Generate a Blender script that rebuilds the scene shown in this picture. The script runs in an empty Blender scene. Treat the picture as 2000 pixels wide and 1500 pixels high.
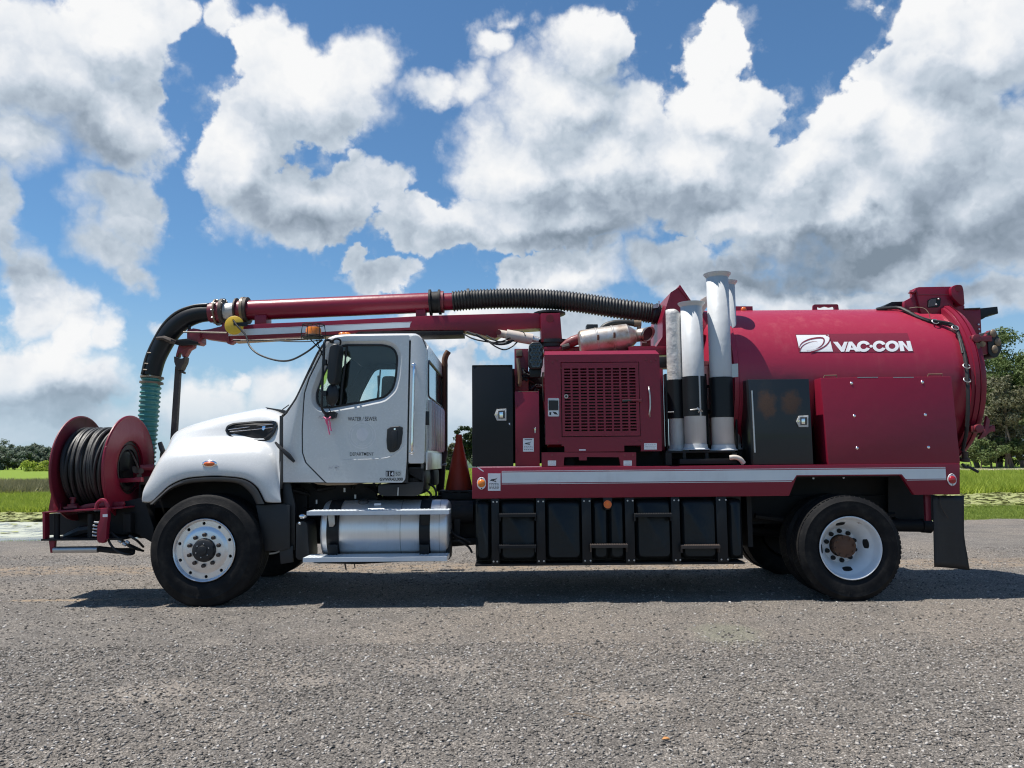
import bpy, bmesh, math, random
import numpy as np
from mathutils import Vector, Matrix
from mathutils.geometry import tessellate_polygon
R = math.radians
random.seed(7)
rng = np.random.default_rng(11)
SC = bpy.context.scene
COL = SC.collection

# ------------------------------------------------------------------ camera
CAM_H, CAM_D, PITCH, ROLL, FPX = 1.405, 7.75, 5.75, 0.5, 1500.0
_p, _r = R(PITCH), R(ROLL)
_fw = Vector((0, math.cos(_p), math.sin(_p)))
_up0 = Vector((0, -math.sin(_p), math.cos(_p)))
_rt0 = Vector((1, 0, 0))
_rt = _rt0 * math.cos(_r) - _up0 * math.sin(_r)
_up = _up0 * math.cos(_r) + _rt0 * math.sin(_r)
cam_data = bpy.data.cameras.new('camera')
cam_data.sensor_width = 36
cam_data.lens = 36 * FPX / 2000
cam_data.clip_start = 0.05
cam_data.clip_end = 6000
cam = bpy.data.objects.new('camera', cam_data)
COL.objects.link(cam)
cam.matrix_world = Matrix(((_rt.x, _up.x, -_fw.x, 0), (_rt.y, _up.y, -_fw.y, -CAM_D), (_rt.z, _up.z, -_fw.z, CAM_H), (0, 0, 0, 1)))
SC.camera = cam

def ray(px, py):
    return _fw + _rt * ((px - 1000) / FPX) + _up * ((750 - py) / FPX)

def P(px, py, Y):
    """the point at depth Y that a photograph pixel shows (used as a measuring tool)"""
    d = ray(px, py)
    t = (Y + CAM_D) / d.y
    return Vector((d.x * t, Y, CAM_H + d.z * t))

# ------------------------------------------------------------------ exposure, sun, sky
SC.view_settings.view_transform = 'Standard'
SC.view_settings.look = 'None'
SC.view_settings.exposure = 0.38
SC.view_settings.gamma = 1.0
SC.view_settings.use_curve_mapping = False
SUN_DIR = Vector((-0.36, -0.012, 1.0)).normalized()      # towards the sun
sun_data = bpy.data.lights.new('sun', 'SUN')
sun_data.energy = 5.0
sun_data.angle = R(0.53)
sun_data.color = (1.0, 0.955, 0.88)
sun = bpy.data.objects.new('sun', sun_data)
COL.objects.link(sun)
sun.rotation_euler = SUN_DIR.to_track_quat('Z', 'Y').to_euler()
sun.location = (-10, 0, 30)

class NT:
    """small helper to write node trees"""
    def __init__(self, tree):
        self.t = tree; self.n = tree.nodes; self.l = tree.links
    def new(self, typ, **kw):
        x = self.n.new(typ)
        for k, v in kw.items():
            setattr(x, k, v)
        return x
    def put(self, sock, v):
        if isinstance(v, bpy.types.NodeSocket):
            self.l.new(v, sock)
        elif v is not None:
            if hasattr(sock.default_value, '__len__') and len(sock.default_value) == 4 and len(v) == 3:
                v = (*v, 1)
            sock.default_value = v
    def math(self, op, a, b=None, c=None, clamp=False):
        x = self.new('ShaderNodeMath', operation=op, use_clamp=clamp)
        self.put(x.inputs[0], a)
        if b is not None: self.put(x.inputs[1], b)
        if c is not None: self.put(x.inputs[2], c)
        return x.outputs[0]
    def vec(self, op, a, b=None, c=None, scale=None):
        x = self.new('ShaderNodeVectorMath', operation=op)
        self.put(x.inputs[0], a)
        if b is not None: self.put(x.inputs[1], b)
        if c is not None: self.put(x.inputs[2], c)
        if scale is not None: self.put(x.inputs[3], scale)
        return x.outputs['Value'] if op in ('LENGTH', 'DOT_PRODUCT', 'DISTANCE') else x.outputs[0]
    def noise(self, vec, scale, detail=4, rough=0.55, dist=0.0, out='Fac', lac=2.0):
        x = self.new('ShaderNodeTexNoise')
        if vec is not None: self.l.new(vec, x.inputs['Vector'])
        x.inputs['Scale'].default_value = scale
        x.inputs['Detail'].default_value = detail
        x.inputs['Roughness'].default_value = rough
        x.inputs['Distortion'].default_value = dist
        x.inputs['Lacunarity'].default_value = lac
        return x.outputs[out]
    def voronoi(self, vec, scale, feature='F1', out='Distance', rand=1.0):
        x = self.new('ShaderNodeTexVoronoi', feature=feature)
        if vec is not None: self.l.new(vec, x.inputs['Vector'])
        x.inputs['Scale'].default_value = scale
        if 'Randomness' in x.inputs: x.inputs['Randomness'].default_value = rand
        return x.outputs[out]
    def ramp(self, fac, stops, interp='LINEAR'):
        x = self.new('ShaderNodeValToRGB')
        x.color_ramp.interpolation = interp
        e = x.color_ramp.elements
        while len(e) > 1: e.remove(e[-1])
        e[0].position = stops[0][0]
        for i, (p, c) in enumerate(stops):
            k = e[0] if i == 0 else e.new(p)
            k.color = (*c, 1) if hasattr(c, '__len__') else (c, c, c, 1)
        self.put(x.inputs[0], fac)
        return x.outputs[0]
    def mix(self, fac, a, b, blend='MIX'):
        x = self.new('ShaderNodeMix', data_type='RGBA', blend_type=blend)
        self.put(x.inputs[0], fac)
        self.put(x.inputs[6], a)
        self.put(x.inputs[7], b)
        return x.outputs[2]
    def step(self, v, a, b):
        x = self.new('ShaderNodeMapRange', interpolation_type='SMOOTHSTEP')
        self.put(x.inputs[0], v)
        self.put(x.inputs[1], a); self.put(x.inputs[2], b)
        x.inputs[3].default_value = 0; x.inputs[4].default_value = 1
        return x.outputs[0]

world = bpy.data.worlds.new('World')
SC.world = world
world.use_nodes = True
W = NT(world.node_tree)
W.n.clear()
w_out = W.new('ShaderNodeOutputWorld')
sky = W.new('ShaderNodeTexSky', sky_type='NISHITA')
sky.sun_disc = False
sky.sun_elevation = math.asin(SUN_DIR.z)
sky.sun_rotation = math.atan2(SUN_DIR.x, SUN_DIR.y)
sky.air_density = 1.0
sky.dust_density = 0.0
sky.ozone_density = 4.0
bg_sky = W.new('ShaderNodeBackground')
bg_sky.inputs[1].default_value = 0.088

# cumulus field: each entry is a lobe of a cloud (azimuth/elevation measured off the photograph)
LOBES = [  # px, py, rx, ry, weight
 (50,130,250,230,1.2),(200,50,210,140,1.1),(335,40,85,90,.9),(210,240,180,140,1.1),(20,300,170,90,1.0),(300,200,60,60,.9),
 (250,390,100,85,1.0),(225,465,80,75,.8),(265,510,45,40,.8),(440,60,30,50,.40),
 (540,100,95,80,1.1),(700,110,75,85,1.05),(600,190,170,130,1.1),(510,240,120,90,1.0),(480,330,115,125,1.1),(590,400,190,115,1.25),(590,455,130,55,1.1),
 (645,370,85,85,1.0),(815,430,110,50,.95),(740,390,60,60,.9),(850,465,150,60,1.0),(690,200,60,60,.8),
 (965,95,52,60,.75),(845,195,95,30,.62),(930,180,60,60,.7),(975,310,75,100,.9),(1150,70,105,120,1.15),(1090,200,150,130,1.1),
 (1020,320,180,140,1.1),(1200,330,240,150,1.25),(990,430,190,90,1.1),(1130,430,230,85,1.2),(1230,225,100,110,1.0),
 (1410,120,85,80,1.15),(1390,220,130,110,1.15),(1340,330,190,130,1.2),(1450,280,50,60,.8),
 (1710,165,90,75,1.1),(1850,70,170,150,1.2),(1970,70,200,170,1.2),(1660,250,130,95,1.1),(1560,330,150,110,1.1),(1800,290,270,170,1.25),
 (1680,430,330,110,1.25),(1930,400,230,190,1.25),(1430,430,150,80,1.1),
 (740,545,95,48,.95),(690,520,40,30,.7),(1100,550,170,75,1.0),(1310,520,95,62,1.05),(1180,500,50,40,.7),(1010,540,70,50,.8),(1450,570,150,60,.95),
 (1640,580,260,55,.95),(1860,600,150,40,.7),(1480,515,60,40,.7),
 (5,450,45,110,1.1),(55,570,95,110,1.2),(150,640,90,85,1.15),(60,740,210,110,1.15),(215,640,38,60,1.0),(180,760,110,70,1.0),
 (90,850,280,75,.95),(410,800,150,85,.95),(465,735,40,36,.9),(550,735,80,70,.95),(312,622,28,22,.7),(890,790,140,120,.95),(650,790,150,100,.9),
 (1350,560,80,60,.9),(1000,640,300,60,.7),
 (1760,510,340,75,1.1),(1920,590,180,55,.85),(1690,25,36,30,.36),(1000,40,40,30,.3),
]
DARKS = [(1130,470,260,50,.75),(1600,540,420,60,.8),(860,470,120,45,.5),(600,400,185,105,1.0),(560,340,90,90,.6),(1720,480,360,95,1.1),(1960,420,190,190,.8),(190,270,150,110,.75),(1090,425,210,65,.75),
 (1390,420,160,80,.55),(10,640,120,140,.8),(110,790,230,70,.75),(1270,390,140,80,.5),(1900,250,120,120,.4),(1180,250,90,90,.35),(1860,590,200,40,.5),(40,180,110,70,.35)]

def azel(px, py):
    d = ray(px, py).normalized()
    return math.atan2(d.x, d.y), math.asin(d.z)

def lobe_group(name, lobes):
    g = bpy.data.node_groups.new(name, 'ShaderNodeTree')
    g.interface.new_socket('Vector', in_out='INPUT', socket_type='NodeSocketVector')
    g.interface.new_socket('Field', in_out='OUTPUT', socket_type='NodeSocketFloat')
    G = NT(g)
    gi = G.new('NodeGroupInput'); go = G.new('NodeGroupOutput')
    acc = None
    for (px, py, rx, ry, w) in lobes:
        a, e = azel(px, py)
        ax, ex = azel(px + 10, py); ay, ey = azel(px, py - 10)
        kx = abs(ax - a) / 10; ky = abs(ey - e) / 10
        sx = w / (rx * kx); sy = w / (ry * ky)
        v = G.vec('MULTIPLY_ADD', gi.outputs[0], (sx, sy, 0), (-a * sx, -e * sy, 0))
        f = G.math('SUBTRACT', w, G.vec('LENGTH', v))
        acc = f if acc is None else G.math('MAXIMUM', acc, f)
    G.l.new(acc, go.inputs[0])
    return g

tc = W.new('ShaderNodeTexCoord')
dirv = tc.outputs['Generated']
sep = W.new('ShaderNodeSeparateXYZ'); W.l.new(dirv, sep.inputs[0])
az = W.math('ARCTAN2', sep.outputs[0], sep.outputs[1])
el = W.math('ARCSINE', sep.outputs[2])
cmb = W.new('ShaderNodeCombineXYZ'); W.l.new(az, cmb.inputs[0]); W.l.new(el, cmb.inputs[1])
p0 = cmb.outputs[0]
# billowy warp of the coordinates
warp1 = W.vec('SUBTRACT', W.noise(dirv, 7.0, 5, 0.55, out='Color'), (0.5, 0.5, 0.5))
warp2 = W.vec('SUBTRACT', W.noise(dirv, 26.0, 5, 0.6, out='Color'), (0.5, 0.5, 0.5))
pw = W.vec('ADD', p0, W.vec('SCALE', warp1, scale=0.14))
pw = W.vec('ADD', pw, W.vec('SCALE', warp2, scale=0.035))
BIG = [l for l in LOBES if l[2] * l[3] >= 11000]
lg = lobe_group('cumulus_masses', BIG)
lgs = lobe_group('cumulus_tufts', [l for l in LOBES if l[2] * l[3] < 11000])
dg = lobe_group('cumulus_bases', DARKS)
def use(g, v):
    x = W.new('ShaderNodeGroup'); x.node_tree = g
    W.l.new(v, x.inputs[0]); return x.outputs[0]
fb = use(lg, pw)
f0 = W.math('MAXIMUM', fb, use(lgs, pw))
f1 = use(lg, W.vec('ADD', pw, (-0.012, 0.045, 0)))
# cloud cover out of view, thinned to darken the ambient light
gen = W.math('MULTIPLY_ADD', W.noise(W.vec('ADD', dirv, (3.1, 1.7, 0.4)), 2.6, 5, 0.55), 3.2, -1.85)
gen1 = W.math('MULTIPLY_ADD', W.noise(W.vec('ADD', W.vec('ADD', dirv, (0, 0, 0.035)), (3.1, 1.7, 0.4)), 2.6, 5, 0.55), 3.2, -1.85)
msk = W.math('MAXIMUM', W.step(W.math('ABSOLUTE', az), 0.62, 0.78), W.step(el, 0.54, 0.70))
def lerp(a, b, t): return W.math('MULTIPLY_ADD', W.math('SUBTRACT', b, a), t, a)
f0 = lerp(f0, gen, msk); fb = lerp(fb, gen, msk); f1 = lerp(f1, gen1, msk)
def billow(v, scale):
    x = W.new('ShaderNodeTexVoronoi', feature='F1')
    W.l.new(v, x.inputs['Vector']); x.inputs['Scale'].default_value = scale
    x.inputs['Detail'].default_value = 3.0; x.inputs['Roughness'].default_value = 0.62; x.inputs['Lacunarity'].default_value = 2.2
    x.normalize = True
    return x.outputs['Distance']
wdir = W.vec('ADD', dirv, W.vec('SCALE', warp2, scale=0.035))
SUNO = (-0.010, 0, 0.020)
det = W.math('SUBTRACT', W.noise(dirv, 30.0, 8, 0.6, 0.2), 0.5)
bil = W.math('SUBTRACT', 0.42, billow(wdir, 12.0))
bil2 = W.math('SUBTRACT', 0.42, billow(W.vec('ADD', wdir, SUNO), 12.0))
mid = W.math('SUBTRACT', W.noise(dirv, 9.0, 5, 0.56), 0.5)
mid2 = W.math('SUBTRACT', W.noise(W.vec('ADD', dirv, (-0.02, 0, 0.045)), 9.0, 5, 0.56), 0.5)
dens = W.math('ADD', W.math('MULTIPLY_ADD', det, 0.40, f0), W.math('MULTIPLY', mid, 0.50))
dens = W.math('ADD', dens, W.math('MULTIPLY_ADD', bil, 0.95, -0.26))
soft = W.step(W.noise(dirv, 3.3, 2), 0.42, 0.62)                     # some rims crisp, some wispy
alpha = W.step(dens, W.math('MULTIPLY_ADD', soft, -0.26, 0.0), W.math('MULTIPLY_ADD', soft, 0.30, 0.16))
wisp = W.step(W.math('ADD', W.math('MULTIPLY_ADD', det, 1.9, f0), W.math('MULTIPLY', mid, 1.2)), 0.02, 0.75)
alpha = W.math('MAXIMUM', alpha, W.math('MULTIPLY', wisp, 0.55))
relief = W.math('MAXIMUM', W.math('SUBTRACT', fb, f1), -0.22)
shade = W.math('MULTIPLY_ADD', relief, 0.80, 0.70)
shade = W.math('ADD', shade, W.math('MULTIPLY', W.math('SUBTRACT', bil, bil2), 1.25))
shade = W.math('ADD', shade, W.math('MULTIPLY', W.math('SUBTRACT', mid, mid2), 0.35))
shade = W.math('ADD', shade, W.math('MULTIPLY', det, 0.10))
dk = W.math('MULTIPLY', W.step(W.math('ADD', use(dg, pw), W.math('MULTIPLY', mid, 0.5)), -0.15, 1.0), W.math('SUBTRACT', 1.0, msk))
shade = W.math('SUBTRACT', shade, W.math('MULTIPLY', dk, 0.55))
thin = W.step(dens, 0.5, 0.0)                                       # thin rims are lit through
shade = W.math('ADD', shade, W.math('MULTIPLY', thin, 0.14))
ccol = W.ramp(W.math('MULTIPLY', shade, 0.78), [(0.0, (0.22, 0.28, 0.35)), (0.22, (0.35, 0.42, 0.51)), (0.42, (0.52, 0.60, 0.69)), (0.60, (0.69, 0.75, 0.83)), (0.78, (0.86, 0.89, 0.93)), (1.0, (0.98, 0.985, 0.99))])
# clouds low down sink into the pale horizon air
low = W.step(el, 0.12, 0.0)
ccol = W.mix(W.math('MULTIPLY', low, 0.75), ccol, (0.50, 0.62, 0.74))
alpha = W.math('MULTIPLY', alpha, W.math('MULTIPLY_ADD', low, -0.35, 1.0))
alpha = W.math('MULTIPLY', alpha, W.step(el, -0.02, 0.02))
skyc = W.mix(1.0, sky.outputs[0], (0.74, 0.97, 1.06), 'MULTIPLY')
hz = W.step(el, 0.26, -0.02)                                        # pale summer air towards the horizon, all round
skyc = W.mix(W.math('MULTIPLY', hz, 0.85), skyc, (3.5, 4.7, 5.9))
W.l.new(skyc, bg_sky.inputs[0])
bg_cl = W.new('ShaderNodeBackground')
W.l.new(ccol, bg_cl.inputs[0]); bg_cl.inputs[1].default_value = 0.74
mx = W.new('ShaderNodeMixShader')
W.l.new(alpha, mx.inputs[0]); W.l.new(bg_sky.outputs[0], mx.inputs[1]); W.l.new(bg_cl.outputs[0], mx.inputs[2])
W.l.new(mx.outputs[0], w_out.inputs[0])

SC.cycles.use_adaptive_sampling = True
SC.cycles.adaptive_threshold = 0.02
SC.cycles.use_denoising = True
SC.cycles.filter_width = 1.15
SC.cycles.max_bounces = 6
SC.cycles.diffuse_bounces = 3
SC.cycles.transparent_max_bounces = 12
# ------------------------------------------------------------------ materials
def mat(name):
    m = bpy.data.materials.new(name)
    m.use_nodes = True
    N = NT(m.node_tree); N.n.clear()
    o = N.new('ShaderNodeOutputMaterial'); b = N.new('ShaderNodeBsdfPrincipled')
    N.l.new(b.outputs[0], o.inputs[0])
    t = N.new('ShaderNodeTexCoord')
    return m, N, b, t.outputs['Object'], o

def setp(N, b, **kw):
    names = dict(col='Base Color', rough='Roughness', metal='Metallic', coat='Coat Weight', coatr='Coat Roughness', spec='Specular IOR Level',
                 alpha='Alpha', trans='Transmission Weight', ior='IOR', sss='Subsurface Weight', emit='Emission Color', emits='Emission Strength', normal='Normal')
    for k, v in kw.items():
        N.put(b.inputs[names[k]], v)

def bump(N, h, strength=0.3, dist=0.01):
    x = N.new('ShaderNodeBump')
    x.inputs['Strength'].default_value = strength
    x.inputs['Distance'].default_value = dist
    N.l.new(h, x.inputs['Height'])
    return x.outputs[0]

def paint(name, col, rough=0.35, coat=0.4, dirt=(0.16, 0.13, 0.11), dirt_amt=0.35, var=0.12, metal=0.0, bmp=0.05, scratch=0.0, streak=0.25, spec=0.5, film=0.0):
    m, N, b, co, _ = mat(name)
    n1 = N.noise(co, 2.3, 5, 0.6)
    n2 = N.noise(co, 38.0, 4, 0.65)
    c = N.mix(N.math('MULTIPLY', n1, var * 2), col, tuple(x * 0.72 + 0.012 for x in col))
    # grime: patchy, with run-down streaks
    stv = N.vec('MULTIPLY', co, (16, 16, 0.9))
    st = N.noise(stv, 1.0, 5, 0.6)
    d = N.math('MULTIPLY', N.step(N.math('MULTIPLY_ADD', st, streak, N.math('MULTIPLY', n1, 1 - streak)), 0.48, 0.78), dirt_amt)
    c = N.mix(d, c, dirt)
    if film:      # road film thrown up onto the lower body
        s_ = N.new('ShaderNodeSeparateXYZ'); N.l.new(co, s_.inputs[0])
        k_ = N.math('MULTIPLY', N.step(N.math('MULTIPLY_ADD', N.math('SUBTRACT', n1, .5), .7, s_.outputs[2]), 1.75, 1.05), film)
        c = N.mix(k_, c, dirt)
    if scratch > 0:
        s = N.step(N.noise(N.vec('MULTIPLY', co, (9, 9, 9)), 14.0, 6, 0.75), 0.69, 0.73)
        c = N.mix(N.math('MULTIPLY', s, scratch), c, (0.45, 0.42, 0.4))
    r = N.math('MULTIPLY_ADD', n2, 0.18, N.math('MULTIPLY_ADD', d, 0.35, rough - 0.09))
    setp(N, b, col=c, rough=r, coat=coat, coatr=0.18, metal=metal, spec=spec)
    if bmp: setp(N, b, normal=bump(N, N.noise(co, 9.0, 3, 0.5), bmp, 0.02))
    return m

def simple(name, col, rough=0.5, metal=0.0, coat=0.0, var=0.15, scale=20.0, bmp=0.0, **kw):
    m, N, b, co, _ = mat(name)
    n = N.noise(co, scale, 4, 0.6)
    c = N.mix(n, tuple(x * (1 - var) for x in col), tuple(min(1, x * (1 + var)) for x in col))
    setp(N, b, col=c, rough=N.math('MULTIPLY_ADD', n, 0.2, rough - 0.1), metal=metal, coat=coat, **kw)
    if bmp: setp(N, b, normal=bump(N, n, bmp, 0.01))
    return m

M = {}
M['maroon'] = paint('maroon_paint', (0.225, 0.009, 0.031), 0.36, 0.12, dirt=(0.20, 0.032, 0.042), dirt_amt=0.35, scratch=0.2, film=0.06, bmp=0.12, spec=0.35)
M['maroon_tank'] = paint('faded_maroon_paint', (0.350, 0.018, 0.050), 0.38, 0.15, dirt=(0.40, 0.07, 0.09), dirt_amt=0.5, streak=0.5, bmp=0.12, scratch=0.06)
M['maroon_rust'] = paint('rust_worn_maroon_paint', (0.20, 0.018, 0.035), 0.5, 0.1, dirt=(0.13, 0.05, 0.025), dirt_amt=0.8, scratch=0.2)
M['white'] = paint('white_cab_paint', (0.63, 0.64, 0.64), 0.26, 0.6, dirt=(0.46, 0.43, 0.39), dirt_amt=0.25, var=0.04, bmp=0.015, film=0.16)
M['white2'] = paint('white_worn_paint', (0.74, 0.75, 0.76), 0.38, 0.15, dirt=(0.30, 0.24, 0.19), dirt_amt=0.4, var=0.06)
M['stripe'] = paint('white_reflective_tape', (0.66, 0.70, 0.73), 0.32, 0.3, dirt=(0.33, 0.30, 0.30), dirt_amt=0.35, var=0.06, scratch=0.35)
M['black'] = paint('black_paint', (0.008, 0.010, 0.013), 0.45, 0.1, dirt=(0.022, 0.023, 0.024), dirt_amt=0.35, spec=0.25)
M['black_dusty'] = paint('dusty_black_paint', (0.012, 0.012, 0.013), 0.62, 0.0, dirt=(0.045, 0.038, 0.032), dirt_amt=0.5, spec=0.3)
M['poly'] = paint('black_plastic_tank', (0.008, 0.011, 0.013), 0.40, 0.0, dirt=(0.030, 0.030, 0.029), dirt_amt=0.6, bmp=0.3, spec=0.3, scratch=0.06)
M['plastic'] = simple('black_trim_plastic', (0.012, 0.013, 0.015), 0.5, var=0.3)
M['flare'] = paint('grey_plastic_trim', (0.055, 0.052, 0.050), 0.42, 0.0, dirt=(0.16, 0.13, 0.11), dirt_amt=0.6)
M['rubber'] = paint('black_rubber', (0.016, 0.016, 0.017), 0.55, 0.0, dirt=(0.085, 0.08, 0.075), dirt_amt=0.5, bmp=0.25)
M['hose_black'] = paint('weathered_black_hose', (0.018, 0.018, 0.018), 0.5, 0.0, dirt=(0.115, 0.105, 0.095), dirt_amt=0.75, bmp=0.2)
M['hose_teal'] = paint('teal_plastic_hose', (0.045, 0.22, 0.20), 0.42, 0.1, dirt=(0.10, 0.17, 0.15), dirt_amt=0.5)
M['rust'] = paint('rusty_steel', (0.13, 0.060, 0.032), 0.75, 0.0, dirt=(0.20, 0.11, 0.07), dirt_amt=0.7, bmp=0.35, var=0.6)
M['dark_rust'] = paint('dark_brown_steel', (0.050, 0.034, 0.026), 0.62, 0.0, dirt=(0.12, 0.07, 0.05), dirt_amt=0.6, bmp=0.3, var=0.4)
M['bronze'] = paint('tan_painted_band', (0.19, 0.135, 0.085), 0.5, 0.1, dirt=(0.08, 0.05, 0.03), dirt_amt=0.6)
M['galv'] = paint('galvanised_tube', (0.56, 0.575, 0.59), 0.5, 0.0, dirt=(0.40, 0.385, 0.36), dirt_amt=0.7, metal=0.0, bmp=0.25, streak=0.6, scratch=0.15)
M['galv_dent'] = paint('dented_aluminium_tube', (0.58, 0.57, 0.55), 0.48, 0.0, dirt=(0.24, 0.20, 0.17), dirt_amt=0.7, metal=0.1, bmp=1.0, streak=0.2, scratch=0.4)
M['chrome'] = simple('chrome', (0.86, 0.87, 0.88), 0.12, 1.0, var=0.04)
M['steel'] = simple('bare_steel', (0.50, 0.50, 0.50), 0.42, 0.9, var=0.25)
M['amber'] = simple('amber_lens', (0.75, 0.20, 0.012), 0.25, coat=0.6, var=0.1, scale=60)
M['orange'] = simple('orange_reflector', (0.65, 0.13, 0.02), 0.3, coat=0.5, var=0.1)
M['red_lens'] = simple('red_lens', (0.36, 0.008, 0.012), 0.22, coat=0.7, var=0.1)
M['yellow'] = simple('yellow_plastic', (0.66, 0.42, 0.02), 0.42, coat=0.2, var=0.06)
M['decal'] = simple('white_vinyl', (0.78, 0.78, 0.80), 0.4, var=0.05, scale=8)
M['ink'] = simple('black_vinyl', (0.012, 0.012, 0.014), 0.45)
M['ghost'] = simple('faded_seal_residue', (0.69, 0.69, 0.70), 0.5, var=0.05)
M['smudge'] = simple('grey_glue_residue', (0.42, 0.42, 0.46), 0.6, var=0.3, scale=60)
M['pink'] = simple('pink_ribbon_cloth', (0.80, 0.16, 0.30), 0.6)
M['seat'] = simple('dark_grey_seat_cloth', (0.045, 0.043, 0.040), 0.85, bmp=0.2)
M['inner'] = simple('grey_cab_lining', (0.10, 0.10, 0.105), 0.8)
M['dark'] = simple('underbody_black', (0.006, 0.006, 0.007), 0.7, var=0.5)
M['cone'] = paint('faded_orange_red_cone', (0.40, 0.040, 0.014), 0.55, 0.0, dirt=(0.13, 0.045, 0.03), dirt_amt=0.75)
M['hydr'] = paint('pale_cylinder_paint', (0.62, 0.54, 0.47), 0.45, 0.0, dirt=(0.28, 0.12, 0.06), dirt_amt=0.7)

def m_boxrust():
    m, N, b, co, _ = mat('black_paint_with_rust_patches')
    c0 = P(1499, 790, .12); c1 = P(1546, 786, .12)
    n = N.noise(co, 14, 6, 0.65)
    msk = None
    for c, rx, rz in ((c0, .125, .19), (c1, .135, .155)):
        v = N.vec('MULTIPLY', N.vec('SUBTRACT', co, tuple(c)), (1 / rx, .0001, 1 / rz))
        L = N.math('SUBTRACT', 1.0, N.vec('LENGTH', v))
        k = N.step(N.math('ADD', L, N.math('MULTIPLY', N.math('SUBTRACT', n, 0.5), 1.1)), 0.02, 0.6)
        msk = k if msk is None else N.math('MAXIMUM', msk, k)
    rustc = N.mix(N.noise(co, 60, 4, 0.7), (0.032, 0.019, 0.012), (0.12, 0.055, 0.027))
    setp(N, b, col=N.mix(N.math('MULTIPLY', msk, 0.85), (0.008, 0.011, 0.014), rustc), rough=N.math('MULTIPLY_ADD', msk, 0.35, 0.42), coat=0.15)
    return m
M['boxrust'] = m_boxrust()

def m_alu(name, base, rough, axis):
    m, N, b, co, _ = mat(name)
    sc = (70, 1, 1) if axis == 'x' else (1, 1, 1)
    n = N.noise(N.vec('MULTIPLY', co, sc), 3.0, 5, 0.65)
    g = N.noise(co, 5.0, 4, 0.6)
    c = N.mix(n, tuple(x * .86 for x in base), base)
    c = N.mix(N.math('MULTIPLY', N.step(g, .5, .75), .3), c, (0.40, 0.36, 0.32))
    setp(N, b, col=c, metal=0.80, rough=N.math('MULTIPLY_ADD', g, 0.25, rough - .1))
    setp(N, b, normal=bump(N, n, 0.06, 0.01))
    return m
M['alu'] = m_alu('brushed_aluminium', (0.90, 0.905, 0.91), 0.40, 'x')
M['alu_rim'] = m_alu('polished_aluminium_rim', (0.82, 0.82, 0.83), 0.30, 'y')

def m_muffler():
    m, N, b, co, _ = mat('heat_stained_steel')
    n = N.noise(co, 6, 5, 0.65)
    c = N.ramp(n, [(0.3, (0.26, 0.17, 0.12)), (0.45, (0.46, 0.39, 0.33)), (0.60, (0.56, 0.54, 0.51)), (0.8, (0.30, 0.33, 0.38))])
    setp(N, b, col=c, metal=0.8, rough=0.42)
    return m
M['muffler'] = m_muffler()

def m_tyre():
    m, N, b, co, _ = mat('tyre_rubber')
    n = N.noise(co, 7, 5, 0.6); n2 = N.noise(co, 60, 4, 0.6)
    c = N.mix(N.step(n, .42, .8), (0.007, 0.007, 0.008), (0.030, 0.027, 0.024))
    setp(N, b, col=c, rough=N.math('MULTIPLY_ADD', n2, .2, .62), spec=.22, normal=bump(N, n2, .25, .01))
    return m
M['tyre'] = m_tyre()

def m_rearwheel():
    m, N, b, co, _ = mat('white_wheel_paint_with_rust')
    n = N.noise(co, 5, 6, 0.65)
    rust = N.step(n, .66, .72)
    c = N.mix(N.math('MULTIPLY', rust, .85), (0.74, 0.76, 0.78), (0.20, 0.085, 0.045))
    c = N.mix(N.math('MULTIPLY', N.step(N.noise(co, 2.0, 4), .45, .8), .25), c, (0.40, 0.38, 0.35))
    setp(N, b, col=c, rough=.45)
    return m
M['rear_wheel'] = m_rearwheel()

def m_glass():
    m, N, b, co, o = mat('tinted_cab_glass')
    N.n.remove(b)
    tr = N.new('ShaderNodeBsdfTransparent'); tr.inputs[0].default_value = (0.90, 0.955, 0.95, 1)
    gl = N.new('ShaderNodeBsdfGlossy'); gl.inputs[0].default_value = (1, 1, 1, 1); gl.inputs['Roughness'].default_value = 0.02
    fr = N.new('ShaderNodeFresnel'); fr.inputs[0].default_value = 1.45
    mx = N.new('ShaderNodeMixShader')
    N.l.new(fr.outputs[0], mx.inputs[0]); N.l.new(tr.outputs[0], mx.inputs[1]); N.l.new(gl.outputs[0], mx.inputs[2])
    N.l.new(mx.outputs[0], o.inputs[0])
    return m
M['glass'] = m_glass()
M['mirror_glass'] = simple('dark_reflective_glass', (0.35, 0.42, 0.44), 0.06, 0.9, var=0.05)

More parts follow.
